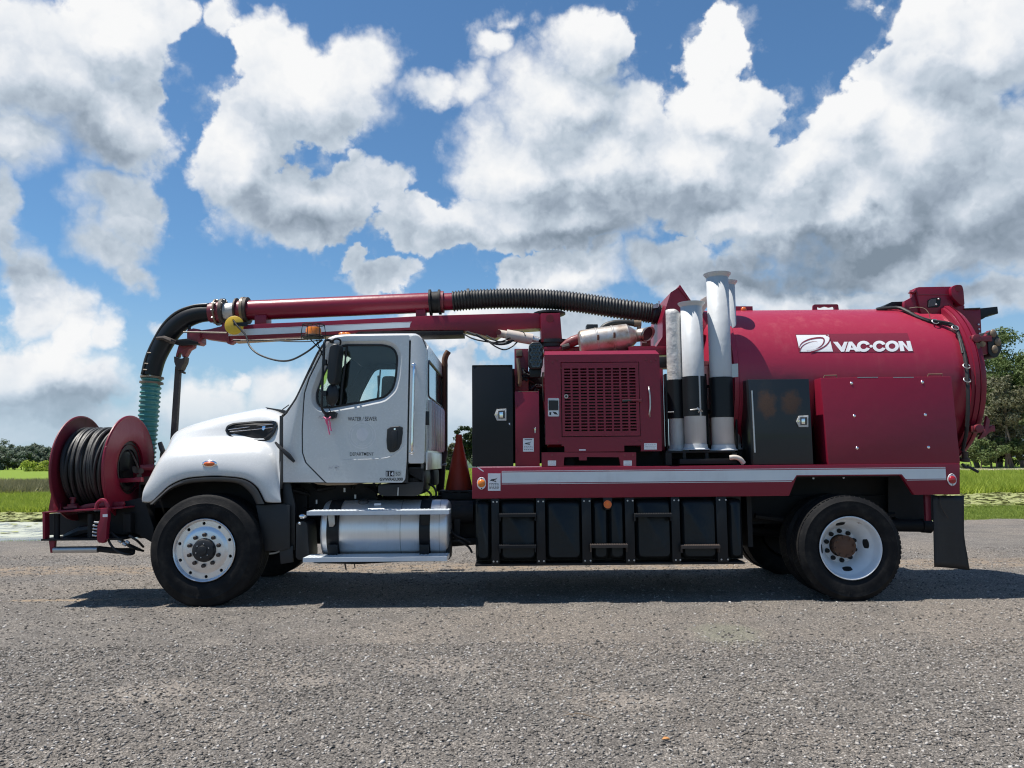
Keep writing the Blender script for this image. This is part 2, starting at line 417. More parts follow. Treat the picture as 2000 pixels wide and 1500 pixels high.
def m_gravel():
    m, N, b, co, _ = mat('compacted_gravel')
    big = N.noise(co, 0.35, 5, 0.6); med = N.noise(co, 2.2, 5, 0.62); fine = N.noise(co, 75.0, 4, 0.7)
    vor = N.voronoi(co, 78.0); vor2 = N.voronoi(co, 78.0, out='Color')
    c = N.ramp(med, [(0.28, (0.180, 0.161, 0.143)), (0.5, (0.250, 0.225, 0.200)), (0.72, (0.32, 0.284, 0.245))])
    c = N.mix(N.math('MULTIPLY', N.step(big, .44, .66), .7), c, (0.335, 0.285, 0.235))
    sp = N.new('ShaderNodeSeparateColor'); N.l.new(vor2, sp.inputs[0])
    st = N.ramp(sp.outputs[0], [(0.0, 0.6), (0.5, 0.88), (0.8, 1.12), (0.93, 1.5), (1.0, 1.8)])
    c = N.mix(1.0, c, st, 'MULTIPLY')
    c = N.mix(N.math('MULTIPLY', N.step(vor, .25, .65), .55), c, (0.065, 0.060, 0.054))
    # sandy wheel tracks running along the lot
    s = N.new('ShaderNodeSeparateXYZ'); N.l.new(co, s.inputs[0])
    wob = N.math('MULTIPLY_ADD', N.noise(co, .8, 4), .5, -.25)
    y = N.math('ADD', s.outputs[1], wob)
    def band(c0, w): return N.step(N.math('ABSOLUTE', N.math('SUBTRACT', y, c0)), w, w * .3)
    left = N.step(s.outputs[0], -3.2, -4.2)
    track = N.math('MAXIMUM', N.math('MULTIPLY', band(.46, .10), left), N.math('MULTIPLY', band(2.75, .65), .65))
    track = N.math('MULTIPLY', track, N.step(N.noise(co, 5.0, 5, .65), .34, .6))
    c = N.mix(N.math('MULTIPLY', track, .85), c, (0.36, 0.265, 0.175))
    for (px, py, rx, ry) in ((285, 1355, .42, .34), (600, 1330, .3, .22), (1420, 1240, .35, .55), (860, 1300, .5, .3), (1230, 1370, .4, .2)):
        d = ray(px, py); t = -CAM_H / d.z; q = Vector((d.x * t, -CAM_D + d.y * t, 0))
        L = N.vec('LENGTH', N.vec('MULTIPLY', N.vec('SUBTRACT', co, tuple(q)), (1 / rx, 1 / ry, 0)))
        k = N.step(N.math('ADD', L, N.math('MULTIPLY', N.math('SUBTRACT', med, .5), 1.2)), 1.0, .45)
        c = N.mix(N.math('MULTIPLY', k, .5), c, (0.34, 0.295, 0.25) if px != 1420 else (0.22, 0.225, 0.165))
    h = N.math('ADD', N.math('MULTIPLY', vor, -1.0), N.math('MULTIPLY', fine, .6))
    setp(N, b, col=c, rough=.9, spec=.25, normal=bump(N, h, .8, .018))
    return m
M['gravel'] = m_gravel()

def m_island(name, stops, rough=.85, spec=.3, trans=0.0):
    m, N, b, co, _ = mat(name)
    g = N.new('ShaderNodeNewGeometry')
    c = N.ramp(g.outputs['Random Per Island'], stops)
    setp(N, b, col=c, rough=rough, spec=spec)
    return m
M['stones'] = m_island('loose_stone', [(0.0, (0.09, 0.081, 0.071)), (0.45, (0.185, 0.166, 0.147)), (0.75, (0.275, 0.25, 0.222)), (0.9, (0.37, 0.342, 0.31)), (1.0, (0.52, 0.49, 0.455))])

def m_leaf(name, dark, light, sh=0.25):
    m, N, b, co, o = mat(name)
    g = N.new('ShaderNodeNewGeometry')
    n = N.noise(co, .55, 3, .6)
    f = N.math('ADD', N.math('MULTIPLY', g.outputs['Random Per Island'], .6), N.math('MULTIPLY', n, .4))
    c = N.mix(f, dark, light)
    setp(N, b, col=c, rough=.6, spec=.25)
    tl = N.new('ShaderNodeBsdfTranslucent'); N.l.new(c, tl.inputs[0])
    mx = N.new('ShaderNodeMixShader'); mx.inputs[0].default_value = sh
    N.l.new(b.outputs[0], mx.inputs[1]); N.l.new(tl.outputs[0], mx.inputs[2]); N.l.new(mx.outputs[0], o.inputs[0])
    return m
M['leaf_far'] = m_leaf('hazed_far_foliage', (0.095, 0.130, 0.098), (0.21, 0.25, 0.175))  # pale aerial haze is mixed into these leaf colours
M['leaf_oak'] = m_leaf('oak_foliage', (0.050, 0.085, 0.026), (0.155, 0.20, 0.068))
M['leaf_dry'] = m_leaf('dry_tangled_foliage', (0.080, 0.085, 0.045), (0.19, 0.185, 0.115))
M['leaf_mag'] = m_leaf('glossy_dark_foliage', (0.020, 0.034, 0.014), (0.055, 0.080, 0.030))
M['bark'] = simple('grey_brown_bark', (0.15, 0.125, 0.10), .9, var=.5, scale=9, bmp=.5)
M['grass_lush'] = m_leaf('lush_grass_blades', (0.20, 0.28, 0.028), (0.46, 0.53, 0.085), .4)
M['grass_short'] = m_leaf('short_grass_blades', (0.16, 0.23, 0.032), (0.36, 0.43, 0.09), .35)
M['reed'] = m_leaf('dull_bank_weeds', (0.15, 0.155, 0.06), (0.31, 0.28, 0.15), .3)
M['pad'] = m_leaf('lily_pad_leaf', (0.20, 0.23, 0.06), (0.40, 0.41, 0.19), .1)

def m_field():
    m, N, b, co, _ = mat('mown_field')
    n = N.noise(N.vec('MULTIPLY', co, (.35, 1, 1)), .06, 5, .6); f = N.noise(co, 5, 5, .7); g = N.noise(N.vec('MULTIPLY', co, (.05, 1, 1)), .25, 4, .6)
    c = N.mix(n, (0.14, 0.225, 0.024), (0.25, 0.32, 0.055))
    c = N.mix(N.math('MULTIPLY', N.step(g, .5, .72), .5), c, (0.25, 0.27, 0.075))
    c = N.mix(N.math('MULTIPLY', f, .5), c, (0.07, 0.13, 0.012))
    setp(N, b, col=c, rough=.9, spec=.1, normal=bump(N, f, .6, .08))
    return m
M['field'] = m_field()

def m_water():
    m, N, b, co, _ = mat('pond_water')
    n = N.noise(co, .9, 4, .6)
    scum = N.step(N.noise(co, 1.6, 6, .7), .36, .52)
    s = N.new('ShaderNodeSeparateXYZ'); N.l.new(co, s.inputs[0])
    near = N.step(N.math('SUBTRACT', s.outputs[1], N.math('MULTIPLY', s.outputs[0], .17)), 9.2, 10.2)
    scum = N.math('MULTIPLY', scum, near)
    c = N.mix(scum, (0.030, 0.036, 0.030), N.mix(n, (0.33, 0.35, 0.25), (0.50, 0.51, 0.43)))
    setp(N, b, col=c, rough=N.math('MULTIPLY_ADD', scum, .5, .05), spec=.6, normal=bump(N, N.noise(N.vec('MULTIPLY', co, (1, 3, 1)), 2.2, 3), .06, .03))
    return m
M['water'] = m_water()
M['sand'] = simple('pale_sand_road', (0.50, 0.42, 0.31), .95, var=.12, scale=.8)
M['bank'] = simple('weedy_bank_soil', (0.14, 0.14, 0.055), .95, var=.4, scale=2.0, bmp=.4)

# ------------------------------------------------------------------ mesh builder
class MB:
    def __init__(self):
        self.v = []; self.f = []
    def add(self, vs, fs):
        o = len(self.v)
        self.v += [tuple(x) for x in vs]
        self.f += [tuple(i + o for i in f) for f in fs]
        return self
    def box(self, x0, x1, y0, y1, z0, z1):
        v = [(x, y, z) for z in (z0, z1) for y in (y0, y1) for x in (x0, x1)]
        return self.add(v, [(0, 1, 3, 2), (4, 6, 7, 5), (0, 4, 5, 1), (2, 3, 7, 6), (0, 2, 6, 4), (1, 5, 7, 3)])
    def pbox(self, px0, py0, px1, py1, Y0, Y1):
        """axis-aligned box whose near face, at depth Y0, spans these photograph pixels"""
        a = P(px0, (py0 + py1) / 2, Y0); b = P(px1, (py0 + py1) / 2, Y0)
        c = P((px0 + px1) / 2, py0, Y0); d = P((px0 + px1) / 2, py1, Y0)
        return self.box(a.x, b.x, Y0, Y1, d.z, c.z)
    def prism(self, front, back):
        n = len(front)
        fs = [tuple(range(n)), tuple(range(2 * n - 1, n - 1, -1))]
        fs += [(i, i + n, (i + 1) % n + n, (i + 1) % n) for i in range(n)]
        return self.add(list(front) + list(back), fs)
    def pprism(self, pts, Y0, Y1):
        f = [P(x, y, Y0) for x, y in pts]
        return self.prism(f, [(q.x, Y1, q.z) for q in f])
    def holed(self, outer, holes, depth, mapf=None):
        """plate with holes; loops are lists of 3-D points; depth is the extrusion vector"""
        loops = [[Vector(p) for p in outer]] + [[Vector(p) for p in h] for h in holes]
        tri = tessellate_polygon(loops)
        flat = [p for l in loops for p in l]; n = len(flat); d = Vector(depth)
        fs = [tuple(t) for t in tri] + [tuple(i + n for i in reversed(t)) for t in tri]
        o = 0
        for l in loops:
            k = len(l)
            fs += [(o + i, o + i + n, o + (i + 1) % k + n, o + (i + 1) % k) for i in range(k)]
            o += k
        return self.add(flat + [p + d for p in flat], fs)
    def lathe(self, prof, org, axis, n=32, closed=False, a0=0.0, a1=2 * math.pi):
        """revolve (along, radius) pairs about an axis"""
        org = Vector(org); ax = Vector(axis).normalized()
        u = ax.orthogonal().normalized(); w = ax.cross(u)
        full = abs(a1 - a0 - 2 * math.pi) < 1e-6
        m = n if full else n + 1
        vs = []
        for (a, r) in prof:
            for k in range(m):
                t = a0 + (a1 - a0) * k / n
                vs.append(org + ax * a + (u * math.cos(t) + w * math.sin(t)) * max(r, 1e-5))
        fs = []
        L = len(prof)
        for i in range(L if closed else L - 1):
            j = (i + 1) % L
            for k in range(n):
                k2 = (k + 1) % m
                fs.append((i * m + k, i * m + k2, j * m + k2, j * m + k))
        return self.add(vs, fs)
    def cyl(self, p0, p1, r0, r1=None, n=20):
        p0 = Vector(p0); p1 = Vector(p1); r1 = r0 if r1 is None else r1
        L = (p1 - p0).length
        return self.lathe([(0, 0), (0, r0), (L, r1), (L, 0)], p0, p1 - p0, n)
    def tube(self, pts, r, n=10, cap=True, flat=None):
        pts = [Vector(p) for p in pts]
        rs = r if hasattr(r, '__len__') else [r] * len(pts)
        vs = []; fs = []
        t = (pts[1] - pts[0]).normalized(); u = t.orthogonal().normalized()
        for i, p in enumerate(pts):
            t2 = (pts[min(i + 1, len(pts) - 1)] - pts[max(i - 1, 0)])
            t2 = t2.normalized() if t2.length > 1e-9 else t
            u = (u - t2 * u.dot(t2)).normalized(); w = t2.cross(u); t = t2
            for k in range(n):
                a = 2 * math.pi * k / n
                vs.append(p + (u * math.cos(a) + w * math.sin(a)) * rs[i])
        for i in range(len(pts) - 1):
            for k in range(n):
                k2 = (k + 1) % n
                fs.append((i * n + k, i * n + k2, (i + 1) * n + k2, (i + 1) * n + k))
        if cap:
            fs.append(tuple(range(n))); fs.append(tuple(range((len(pts) - 1) * n, len(pts) * n)))
        return self.add(vs, fs)
    def sphere(self, c, r, nu=16, nv=10):
        c = Vector(c); r = r if hasattr(r, '__len__') else (r, r, r)
        vs = []; fs = []
        for i in range(nv + 1):
            t = math.pi * i / nv
            for k in range(nu):
                a = 2 * math.pi * k / nu
                vs.append((c.x + r[0] * math.sin(t) * math.cos(a), c.y + r[1] * math.sin(t) * math.sin(a), c.z + r[2] * math.cos(t)))
        for i in range(nv):
            for k in range(nu):
                k2 = (k + 1) % nu
                fs.append((i * nu + k, i * nu + k2, (i + 1) * nu + k2, (i + 1) * nu + k))
        return self.add(vs, fs)
    def loft(self, rows, closed=False):
        n = len(rows[0]); vs = [p for r in rows for p in r]; fs = []
        for i in range(len(rows) - 1):
            for k in range(n if closed else n - 1):
                k2 = (k + 1) % n
                fs.append((i * n + k, i * n + k2, (i + 1) * n + k2, (i + 1) * n + k))
        return self.add(vs, fs)
    def mesh(self, name, m, bevel=0.0, segs=2, angle=35, smooth=True, weld=True):
        me = bpy.data.meshes.new(name)
        me.from_pydata(self.v, [], self.f)
        bm = bmesh.new(); bm.from_mesh(me)
        if weld: bmesh.ops.remove_doubles(bm, verts=bm.verts, dist=1e-5)
        bmesh.ops.recalc_face_normals(bm, faces=bm.faces)
        if bevel > 0:
            es = [e for e in bm.edges if len(e.link_faces) == 2 and e.calc_face_angle(0) > R(25)]
            bmesh.ops.bevel(bm, geom=es, offset=bevel, segments=segs, profile=0.6, affect='EDGES', clamp_overlap=True)
        bm.to_mesh(me); bm.free()
        if smooth:
            me.polygons.foreach_set('use_smooth', [True] * len(me.polygons))
            me.set_sharp_from_angle(angle=R(angle))
        me.materials.append(M[m] if isinstance(m, str) else m)
        return me
    def build(self, name, m, parent=None, label=None, bevel=0.0, segs=2, angle=35, smooth=True, weld=True):
        o = bpy.data.objects.new(name, self.mesh(name, m, bevel, segs, angle, smooth, weld))
        COL.objects.link(o)
        if parent is not None: attach(o, parent)
        if label: o['label'] = label
        return o

def attach(o, parent):
    o.parent = parent
    q = parent; loc = Vector((0, 0, 0))
    while q is not None:
        loc += q.location if q.type == 'EMPTY' else Vector((0, 0, 0)); q = q.parent
    o.matrix_parent_inverse = Matrix.Translation(-loc) if parent.type == 'EMPTY' else Matrix.Identity(4)

def thing(name, label, cat, loc=(0, 0, 0), group=None):
    o = bpy.data.objects.new(name, None); COL.objects.link(o)
    o.empty_display_size = 0.2
    o.location = loc; o['label'] = label; o['category'] = cat
    if group: o['group'] = group
    return o

def tag(o, label=None, cat=None, group=None, kind=None):
    if label: o['label'] = label
    if cat: o['category'] = cat
    if group: o['group'] = group
    if kind: o['kind'] = kind
    return o

def share(name, me, parent, loc=None, label=None):
    """one more object of an existing mesh, placed by an offset"""
    o = bpy.data.objects.new(name, me); COL.objects.link(o)
    if parent is not None: attach(o, parent)
    if loc is not None: o.location = loc
    if label: o['label'] = label
    return o

def spline(pts, n):
    """Catmull-Rom through points, n samples"""
    pts = [Vector(p) for p in pts]
    if len(pts) == 2: return [pts[0].lerp(pts[1], i / (n - 1)) for i in range(n)]
    ds = [0.0]
    for a, b in zip(pts, pts[1:]): ds.append(ds[-1] + (b - a).length)
    out = []
    for i in range(n):
        s = ds[-1] * i / (n - 1); k = 0
        while k < len(pts) - 2 and ds[k + 1] < s: k += 1
        t = (s - ds[k]) / max(ds[k + 1] - ds[k], 1e-9)
        p1, p2 = pts[k], pts[k + 1]
        p0 = pts[k - 1] if k > 0 else p1 * 2 - p2
        p3 = pts[k + 2] if k + 2 < len(pts) else p2 * 2 - p1
        out.append(0.5 * ((2 * p1) + (p2 - p0) * t + (2 * p0 - 5 * p1 + 4 * p2 - p3) * t * t + (3 * p1 - p0 - 3 * p2 + p3) * t ** 3))
    return out

def pspl(pts, n):
    """smooth world path through (px, py, Y) triples"""
    return spline([P(*p) for p in pts], n)

def circle_pts(c, r, n, u=(1, 0, 0), w=(0, 0, 1), r2=None, ph=0.0):
    c = Vector(c); u = Vector(u); w = Vector(w); r2 = r if r2 is None else r2
    return [c + u * (r * math.cos(2 * math.pi * k / n + ph)) + w * (r2 * math.sin(2 * math.pi * k / n + ph)) for k in range(n)]

def rounded(pts, r, n=4):
    """round the corners of a 2-D/3-D polygon"""
    out = []; k = len(pts); pts = [Vector(p) for p in pts]
    for i in range(k):
        a, b, c = pts[i - 1], pts[i], pts[(i + 1) % k]
        ra = min(r, (a - b).length * .45, (c - b).length * .45)
        s = b + (a - b).normalized() * ra; e = b + (c - b).normalized() * ra
        for j in range(n + 1):
            t = j / n
            out.append(s * (1 - t) ** 2 + b * 2 * t * (1 - t) + e * t * t)
    return out

def text_mesh(txt, px0, py0, px1, py1, Y, m, name, parent, bold=0.0, depth=0.0015, label=None):
    """flat lettering on a plane facing -Y, filling a pixel box"""
    cu = bpy.data.curves.new(name, 'FONT'); cu.body = txt; cu.size = 1.0; cu.offset = bold
    o = bpy.data.objects.new(name, cu); COL.objects.link(o)
    dg_ = bpy.context.evaluated_depsgraph_get()
    me0 = bpy.data.meshes.new_from_object(o.evaluated_get(dg_))
    vs = [v.co.copy() for v in me0.vertices]; fs = [tuple(p.vertices) for p in me0.polygons]
    bpy.data.objects.remove(o); bpy.data.curves.remove(cu); bpy.data.meshes.remove(me0)
    x0 = min(v.x for v in vs); x1 = max(v.x for v in vs); y0 = min(v.y for v in vs); y1 = max(v.y for v in vs)
    a = P(px0, (py0 + py1) / 2, Y); b = P(px1, (py0 + py1) / 2, Y); c = P((px0 + px1) / 2, py0, Y); d = P((px0 + px1) / 2, py1, Y)
    mb = MB()
    mb.add([(a.x + (v.x - x0) / (x1 - x0) * (b.x - a.x), Y - depth, d.z + (v.y - y0) / (y1 - y0) * (c.z - d.z)) for v in vs], fs)
    return mb.build(name, m, parent, label, smooth=False, weld=False)

M['lens_dark'] = simple('dark_lamp_lens', (0.05, 0.06, 0.065), 0.15, 0.3, coat=0.5)
# ------------------------------------------------------------------ the setting
def G(px, py, z=0.0):
    d = ray(px, py); t = (z - CAM_H) / d.z
    return Vector((d.x * t, -CAM_D + d.y * t, z))

def sheet(name, pts, z, m, sub=None):
    mb = MB(); mb.add([(p[0], p[1], z) for p in pts], [tuple(range(len(pts)))])
    o = mb.build(name, m, smooth=False); o['kind'] = 'structure'
    return o

sheet('ground', [(-2600, -600), (2600, -600), (2600, 4200), (-2600, 4200)], -0.09, 'field')

def edge(a, b, n, amp, seed):
    rs = np.random.default_rng(seed); out = []
    a = Vector(a); b = Vector(b); off = 0
    for i in range(n + 1):
        p = a.lerp(b, i / n); off = .6 * off + rs.normal() * amp
        out.append((p.x, p.y + off))
    return out
e0 = G(40, 1057); e1 = G(1950, 1014)
dxy = (e1.y - e0.y) / (e1.x - e0.x)
lot_far = edge((-40, e0.y - dxy * (40 + e0.x) * .35, 0), (e0.x, e0.y, 0), 40, .06, 1)[:-1] + edge((e0.x, e0.y, 0), (e1.x, e1.y, 0), 60, .05, 2)[:-1] + edge((e1.x, e1.y, 0), (60, e1.y + 2.5, 0), 50, .08, 3)
mb = MB()
n = len(lot_far)
top = [(x, y, 0.0) for x, y in lot_far]; low_ = [(x, y + .25, -0.1) for x, y in lot_far]
mb.add([(60, -40, 0), (-40, -40, 0)] + top, [tuple(range(n + 2))])
mb.loft([top, low_])
lot = mb.build('gravel_lot', 'gravel', smooth=False); lot['kind'] = 'structure'

pn = [(-46, e0.y + 1.0)] + [tuple(G(x, y)[:2]) for x, y in ((0, 1056), (150, 1052), (600, 1034), (1200, 1008), (1850, 992), (1990, 988))] + [(46, G(1990, 988).y + 3)]
pf = [(60, G(1990, 963).y + 6)] + [tuple(G(x, y)[:2]) for x, y in ((1990, 963), (1850, 965), (1200, 978), (600, 990), (150, 1000), (0, 1001))] + [(-60, G(0, 1001).y + 2)]
sheet('pond', pn + pf, -0.05, 'water')
rd0 = G(1900, 919.5); rd1 = G(1900, 913.5)
sheet('sand_road', [(10, rd0.y - 4), (120, rd0.y + 4), (120, rd1.y + 4), (10, rd1.y - 2)], -0.05, 'sand')
b0 = G(50, 967); b1 = G(50, 944)
sheet('weedy_bank', [(-90, b0.y), (-6, b0.y - 3), (-6, b1.y - 3), (-120, b1.y)], -0.06, 'bank')

def mesh_np(name, V, Fs, m, k):
    me = bpy.data.meshes.new(name)
    nv = len(V); nf = len(Fs)
    me.vertices.add(nv); me.vertices.foreach_set('co', V.astype(np.float32).ravel())
    me.loops.add(nf * k); me.loops.foreach_set('vertex_index', Fs.astype(np.int32).ravel())
    me.polygons.add(nf); me.polygons.foreach_set('loop_start', np.arange(0, nf * k, k, dtype=np.int32))
    me.update(calc_edges=True)
    me.materials.append(M[m])
    o = bpy.data.objects.new(name, me); COL.objects.link(o)
    return o

def blades(name, area, count, h, w, m, label, cat, z=-0.08, lean=.45, clump=0.0):
    """area: function mapping uniform (u, v) to x, y"""
    u = rng.random(count); v = rng.random(count)
    x, y = area(u, v)
    if clump:
        k = np.sin(x * 1.7 + 2 * np.sin(y * .9)) * np.sin(y * 1.3 + x * .4)
        hh = h * (.55 + .45 * rng.random(count)) * (1 + clump * k)
    else:
        hh = h * (.5 + .6 * rng.random(count))
    a = rng.random(count) * 2 * np.pi
    ww = w * (.6 + .8 * rng.random(count))
    lx = rng.normal(size=count) * lean * hh; ly = rng.normal(size=count) * lean * hh
    V = np.empty((count, 3, 3))
    V[:, 0] = np.stack([x - np.cos(a) * ww, y - np.sin(a) * ww, np.full(count, z)], 1)
    V[:, 1] = np.stack([x + np.cos(a) * ww, y + np.sin(a) * ww, np.full(count, z)], 1)
    V[:, 2] = np.stack([x + lx, y + ly, z + hh], 1)
    o = mesh_np(name, V.reshape(-1, 3), np.arange(count * 3).reshape(-1, 3), m, 3)
    return tag(o, label, cat, kind='stuff')

def strip(p0, p1, q0, q1):
    """bilinear patch between a near edge p0-p1 and a far edge q0-q1"""
    p0, p1, q0, q1 = [np.array(p[:2]) for p in (p0, p1, q0, q1)]
    def f(u, v):
        a = p0[None] + (p1 - p0)[None] * u[:, None]; b = q0[None] + (q1 - q0)[None] * u[:, None]
        c = a + (b - a) * v[:, None]
        return c[:, 0], c[:, 1]
    return f
blades('marsh_grass', strip(G(-130, 1003), G(420, 994), G(-130, 964), G(420, 963)), 90000, .30, .020, 'grass_lush', 'bright lime green marsh plants beyond the pond on the left', 'marsh grass', clump=.35)
blades('bank_weeds', strip(G(-130, 968), G(420, 965), G(-130, 944), G(420, 944)), 45000, .55, .035, 'reed', 'dull brownish weeds along the far bank on the left', 'weeds', clump=.3)
blades('lawn_grass', strip(G(1760, 1019), G(2130, 1011), G(1760, 988), G(2130, 982)), 60000, .13, .010, 'grass_short', 'short bright grass between gravel and pond on the right', 'grass', clump=.3)
blades('tall_grass', strip(G(1760, 967), G(2130, 961), G(1760, 928), G(2130, 925)), 80000, .60, .024, 'grass_lush', 'tall soft green grass between the right pond and sandy road', 'tall grass', clump=.3)
blades('field_grass', strip(G(830, 968), G(960, 968), G(830, 916), G(960, 916)), 30000, .22, .03, 'grass_lush', 'sunlit grass seen between cab and black toolbox', 'grass')
blades('lot_edge_grass', lambda u, v: (-16 + 34 * u, np.interp(-16 + 34 * u, [p[0] for p in lot_far], [p[1] for p in lot_far]) + .05 + .35 * v), 14000, .09, .008, 'grass_short', 'thin fringe of grass where the gravel meets the pond', 'grass')

# lily pads: thin notched discs lying on the water
def pads(name, area, count, r, label, tiltmax=.12):
    x, y = area(rng.random(count), rng.random(count))
    k = 9
    a = np.linspace(.25, 2 * np.pi - .25, k - 1)
    rr = r * (.45 + .9 * rng.random(count)); ph = rng.random(count) * 6.28
    V = np.zeros((count, k, 3)); z0 = -.043 + .01 * rng.random(count) + .002
    tx = rng.normal(size=count) * tiltmax; ty = rng.normal(size=count) * tiltmax
    lift = np.where(rng.random(count) < .12, .06 * rng.random(count), 0)
    V[:, 0, 0] = x; V[:, 0, 1] = y; V[:, 0, 2] = z0 + lift
    for i, t in enumerate(a):
        dx = np.cos(t + ph) * rr; dy = np.sin(t + ph) * rr
        V[:, i + 1] = np.stack([x + dx, y + dy, z0 + lift + np.abs(dx * tx + dy * ty)], 1)
    F = np.arange(count * k).reshape(-1, k)
    o = mesh_np(name, V.reshape(-1, 3), F, 'pad', k)
    return tag(o, label, 'lily pads', kind='stuff')
pads('lily_pads', strip(G(-130, 1018), G(420, 1010), G(-130, 999), G(420, 994)), 1500, .15, 'pale green lily pads crowding the far side of the left pond')
pads('lily_pads', strip(G(-130, 1044), G(420, 1034), G(-130, 1016), G(420, 1008)), 70, .10, 'sparse lily pads on the scummy near water of the left pond')
pads('lily_pads', strip(G(1760, 993), G(2130, 985), G(1760, 965), G(2130, 961)), 5200, .19, 'lily pads and mats covering the right pond')

# ------------------------------------------------------------------ trees
def tree(name, loc, h, rad, base, nleaf, leaf, m, label, seed, group=None, cat='tree', stems=1, lean=0.0, clumps=42, squash=1.0):
    rs = np.random.default_rng(seed)
    t = thing(name, label, cat, loc, group)
    tr = MB(); ctrs = []
    for s in range(stems):
        x = (s - (stems - 1) / 2) * .35 + rs.normal() * .1; pts = []
        lx, ly = rs.normal(size=2) * .05 * h + np.array([lean * h, 0])
        for i in range(7):
            q = i / 6
            pts.append((x + lx * q + rs.normal() * .012 * h, ly * q + rs.normal() * .012 * h, h * .86 * q))
        r0 = .020 * h * (1 if stems == 1 else .7)
        tr.tube([Vector(loc) + Vector(p) for p in spline(pts, 13)], [r0 * (1 - .85 * i / 12) + .008 for i in range(13)], 8)
        for b in range(9):
            q = rs.uniform(max(.25, base * .8), .9); a = rs.uniform(0, 6.28)
            p0 = Vector(pts[min(6, int(q * 6))]); L = rad * rs.uniform(.5, .95) * (1.15 - q * .5)
            p1 = p0 + Vector((math.cos(a) * L * .5, math.sin(a) * L * .5, L * .25)); p2 = p0 + Vector((math.cos(a) * L, math.sin(a) * L, L * rs.uniform(.3, .7)))
            tr.tube([Vector(loc) + p for p in spline([p0, p1, p2], 6)], [r0 * .38 * (1 - .8 * i / 5) + .005 for i in range(6)], 5)
            ctrs.append(p2)
    tr.build('trunk', 'bark', t, weld=False)
    cs = [np.array(c) for c in ctrs]
    while len(cs) < clumps:
        u = rs.normal(size=3); u /= np.linalg.norm(u); k = rs.random() ** .45
        c = np.array([u[0] * rad * k + lean * h * .5, u[1] * rad * k, h * (base + 1) / 2 + u[2] * h * (1 - base) / 2 * k])
        c[:2] *= 1 - .35 * max(0, (c[2] / h - .7) / .3)
        cs.append(c)
    cs = np.array(cs)
    idx = rs.integers(0, len(cs), nleaf)
    sz = (rad * rs.uniform(.16, .36, len(cs)))[idx]
    d = rs.normal(size=(nleaf, 3)); d /= np.linalg.norm(d, axis=1)[:, None]
    pos = cs[idx] + d * (sz * rs.random(nleaf) ** .5)[:, None] * np.array([1, 1, .72 * squash])
    nrm = d + rs.normal(size=(nleaf, 3)) * .7 + np.array([0, 0, .5]); nrm /= np.linalg.norm(nrm, axis=1)[:, None]
    a = np.cross(nrm, rs.normal(size=(nleaf, 3))); a /= np.linalg.norm(a, axis=1)[:, None]; b = np.cross(nrm, a)
    L = leaf * rs.uniform(.55, 1.35, nleaf)[:, None]
    V = np.stack([pos - a * L, pos - b * L * .55, pos + a * L, pos + b * L * .55], 1) + np.array(loc)
    o = mesh_np('crown', V.reshape(-1, 3), np.arange(nleaf * 4).reshape(-1, 4), m, 4)
    attach(o, t)
    return t

def gx(px, Y):
    return P(px, 900, Y).x
rt = [  # px, depth, height, radius, base, leaf material, stems, label
 (1906, 104, 18.5, 5.6, .06, 'leaf_oak', 1, 'broad green tree just right of the red tank door, behind the sandy road'),
 (1950, 112, 20.0, 5.4, .10, 'leaf_oak', 1, 'tall full green tree at the right, second from the picture edge'),
 (1992, 100, 20.5, 6.0, .04, 'leaf_oak', 1, 'tallest dense green tree at the right edge of the picture'),
 (1968, 93, 12.5, 3.6, .24, 'leaf_dry', 3, 'lower greyish tangled tree with pale bare stems, before the dense green trees'),
 (1935, 97, 9.0, 3.2, .05, 'leaf_dry', 2, 'short dull olive tree at the foot of the right woods'),
 (1868, 110, 16.0, 5.5, .08, 'leaf_oak', 1, 'green tree mostly hidden behind the red tank'),
 (2040, 106, 19.0, 5.6, .06, 'leaf_oak', 1, 'green tree cut off by the right picture edge'),
]
for i, (px, Y, h, r, b, lm, st, lab) in enumerate(rt):
    tree('broadleaf_tree' if lm == 'leaf_oak' else 'scrub_tree', (gx(px, Y), Y, -.09), h, r, b, 17000 if lm == 'leaf_oak' else 8000, .20, lm, lab, 40 + i, 'trees at the right beyond the sandy road', stems=st, clumps=75)
for i, px in enumerate((1893, 1915, 1943, 1975, 2005)):
    tree('undergrowth_shrub', (gx(px, 92 + i % 2 * 3), 92 + i % 2 * 3, -.09), 3.6 + (i * 7 % 3) * .5, 2.6, .02, 3500, .16, 'leaf_oak',
         ['dark shrub lowest at the left end of the right wood edge', 'shrub left of the pale bare stems at the wood edge', 'rounded shrub below the olive tree at the wood edge', 'shrub right under the pale tangled stems', 'shrub at the right picture edge below the tallest tree'][i], 80 + i, 'shrubs along the right wood edge', 'shrub', clumps=20)
lt = [(-14, 9.8, 7), (4, 10.6, 6), (17, 8.6, 5), (30, 9.0, 5), (43, 8.2, 5), (55, 8.6, 5), (68, 10.0, 4.5), (82, 8.4, 5), (95, 8.7, 5), (108, 9.0, 5), (124, 8.4, 5), (-34, 9.0, 6), (142, 8.0, 5)]
ll = ['far tree just cut by the left picture edge', 'tall far tree with open branch tip at the left edge', 'far tree third from the left edge of the field', 'rounded far tree left of the dark gap in the tree line', 'broad olive far tree in the middle of the left tree line', 'dark far tree right of the broad olive one', 'tallest pointed far tree rising above the left tree line', 'dense far tree right of the tallest pointed one', 'far tree second left of the hose reel', 'pale far tree touching the hose reel flange', 'far tree hidden behind the reel flange', 'far tree beyond the left picture edge', 'far tree hidden behind the wound hose']
for i, (px, h, r) in enumerate(lt):
    Y = 262 + (i * 37 % 23)
    tree('field_edge_tree', (gx(px, Y), Y, -.09), h, r, .03, 6500, .33, 'leaf_far', ll[i], 120 + i, 'tree line across the far left field', clumps=36)
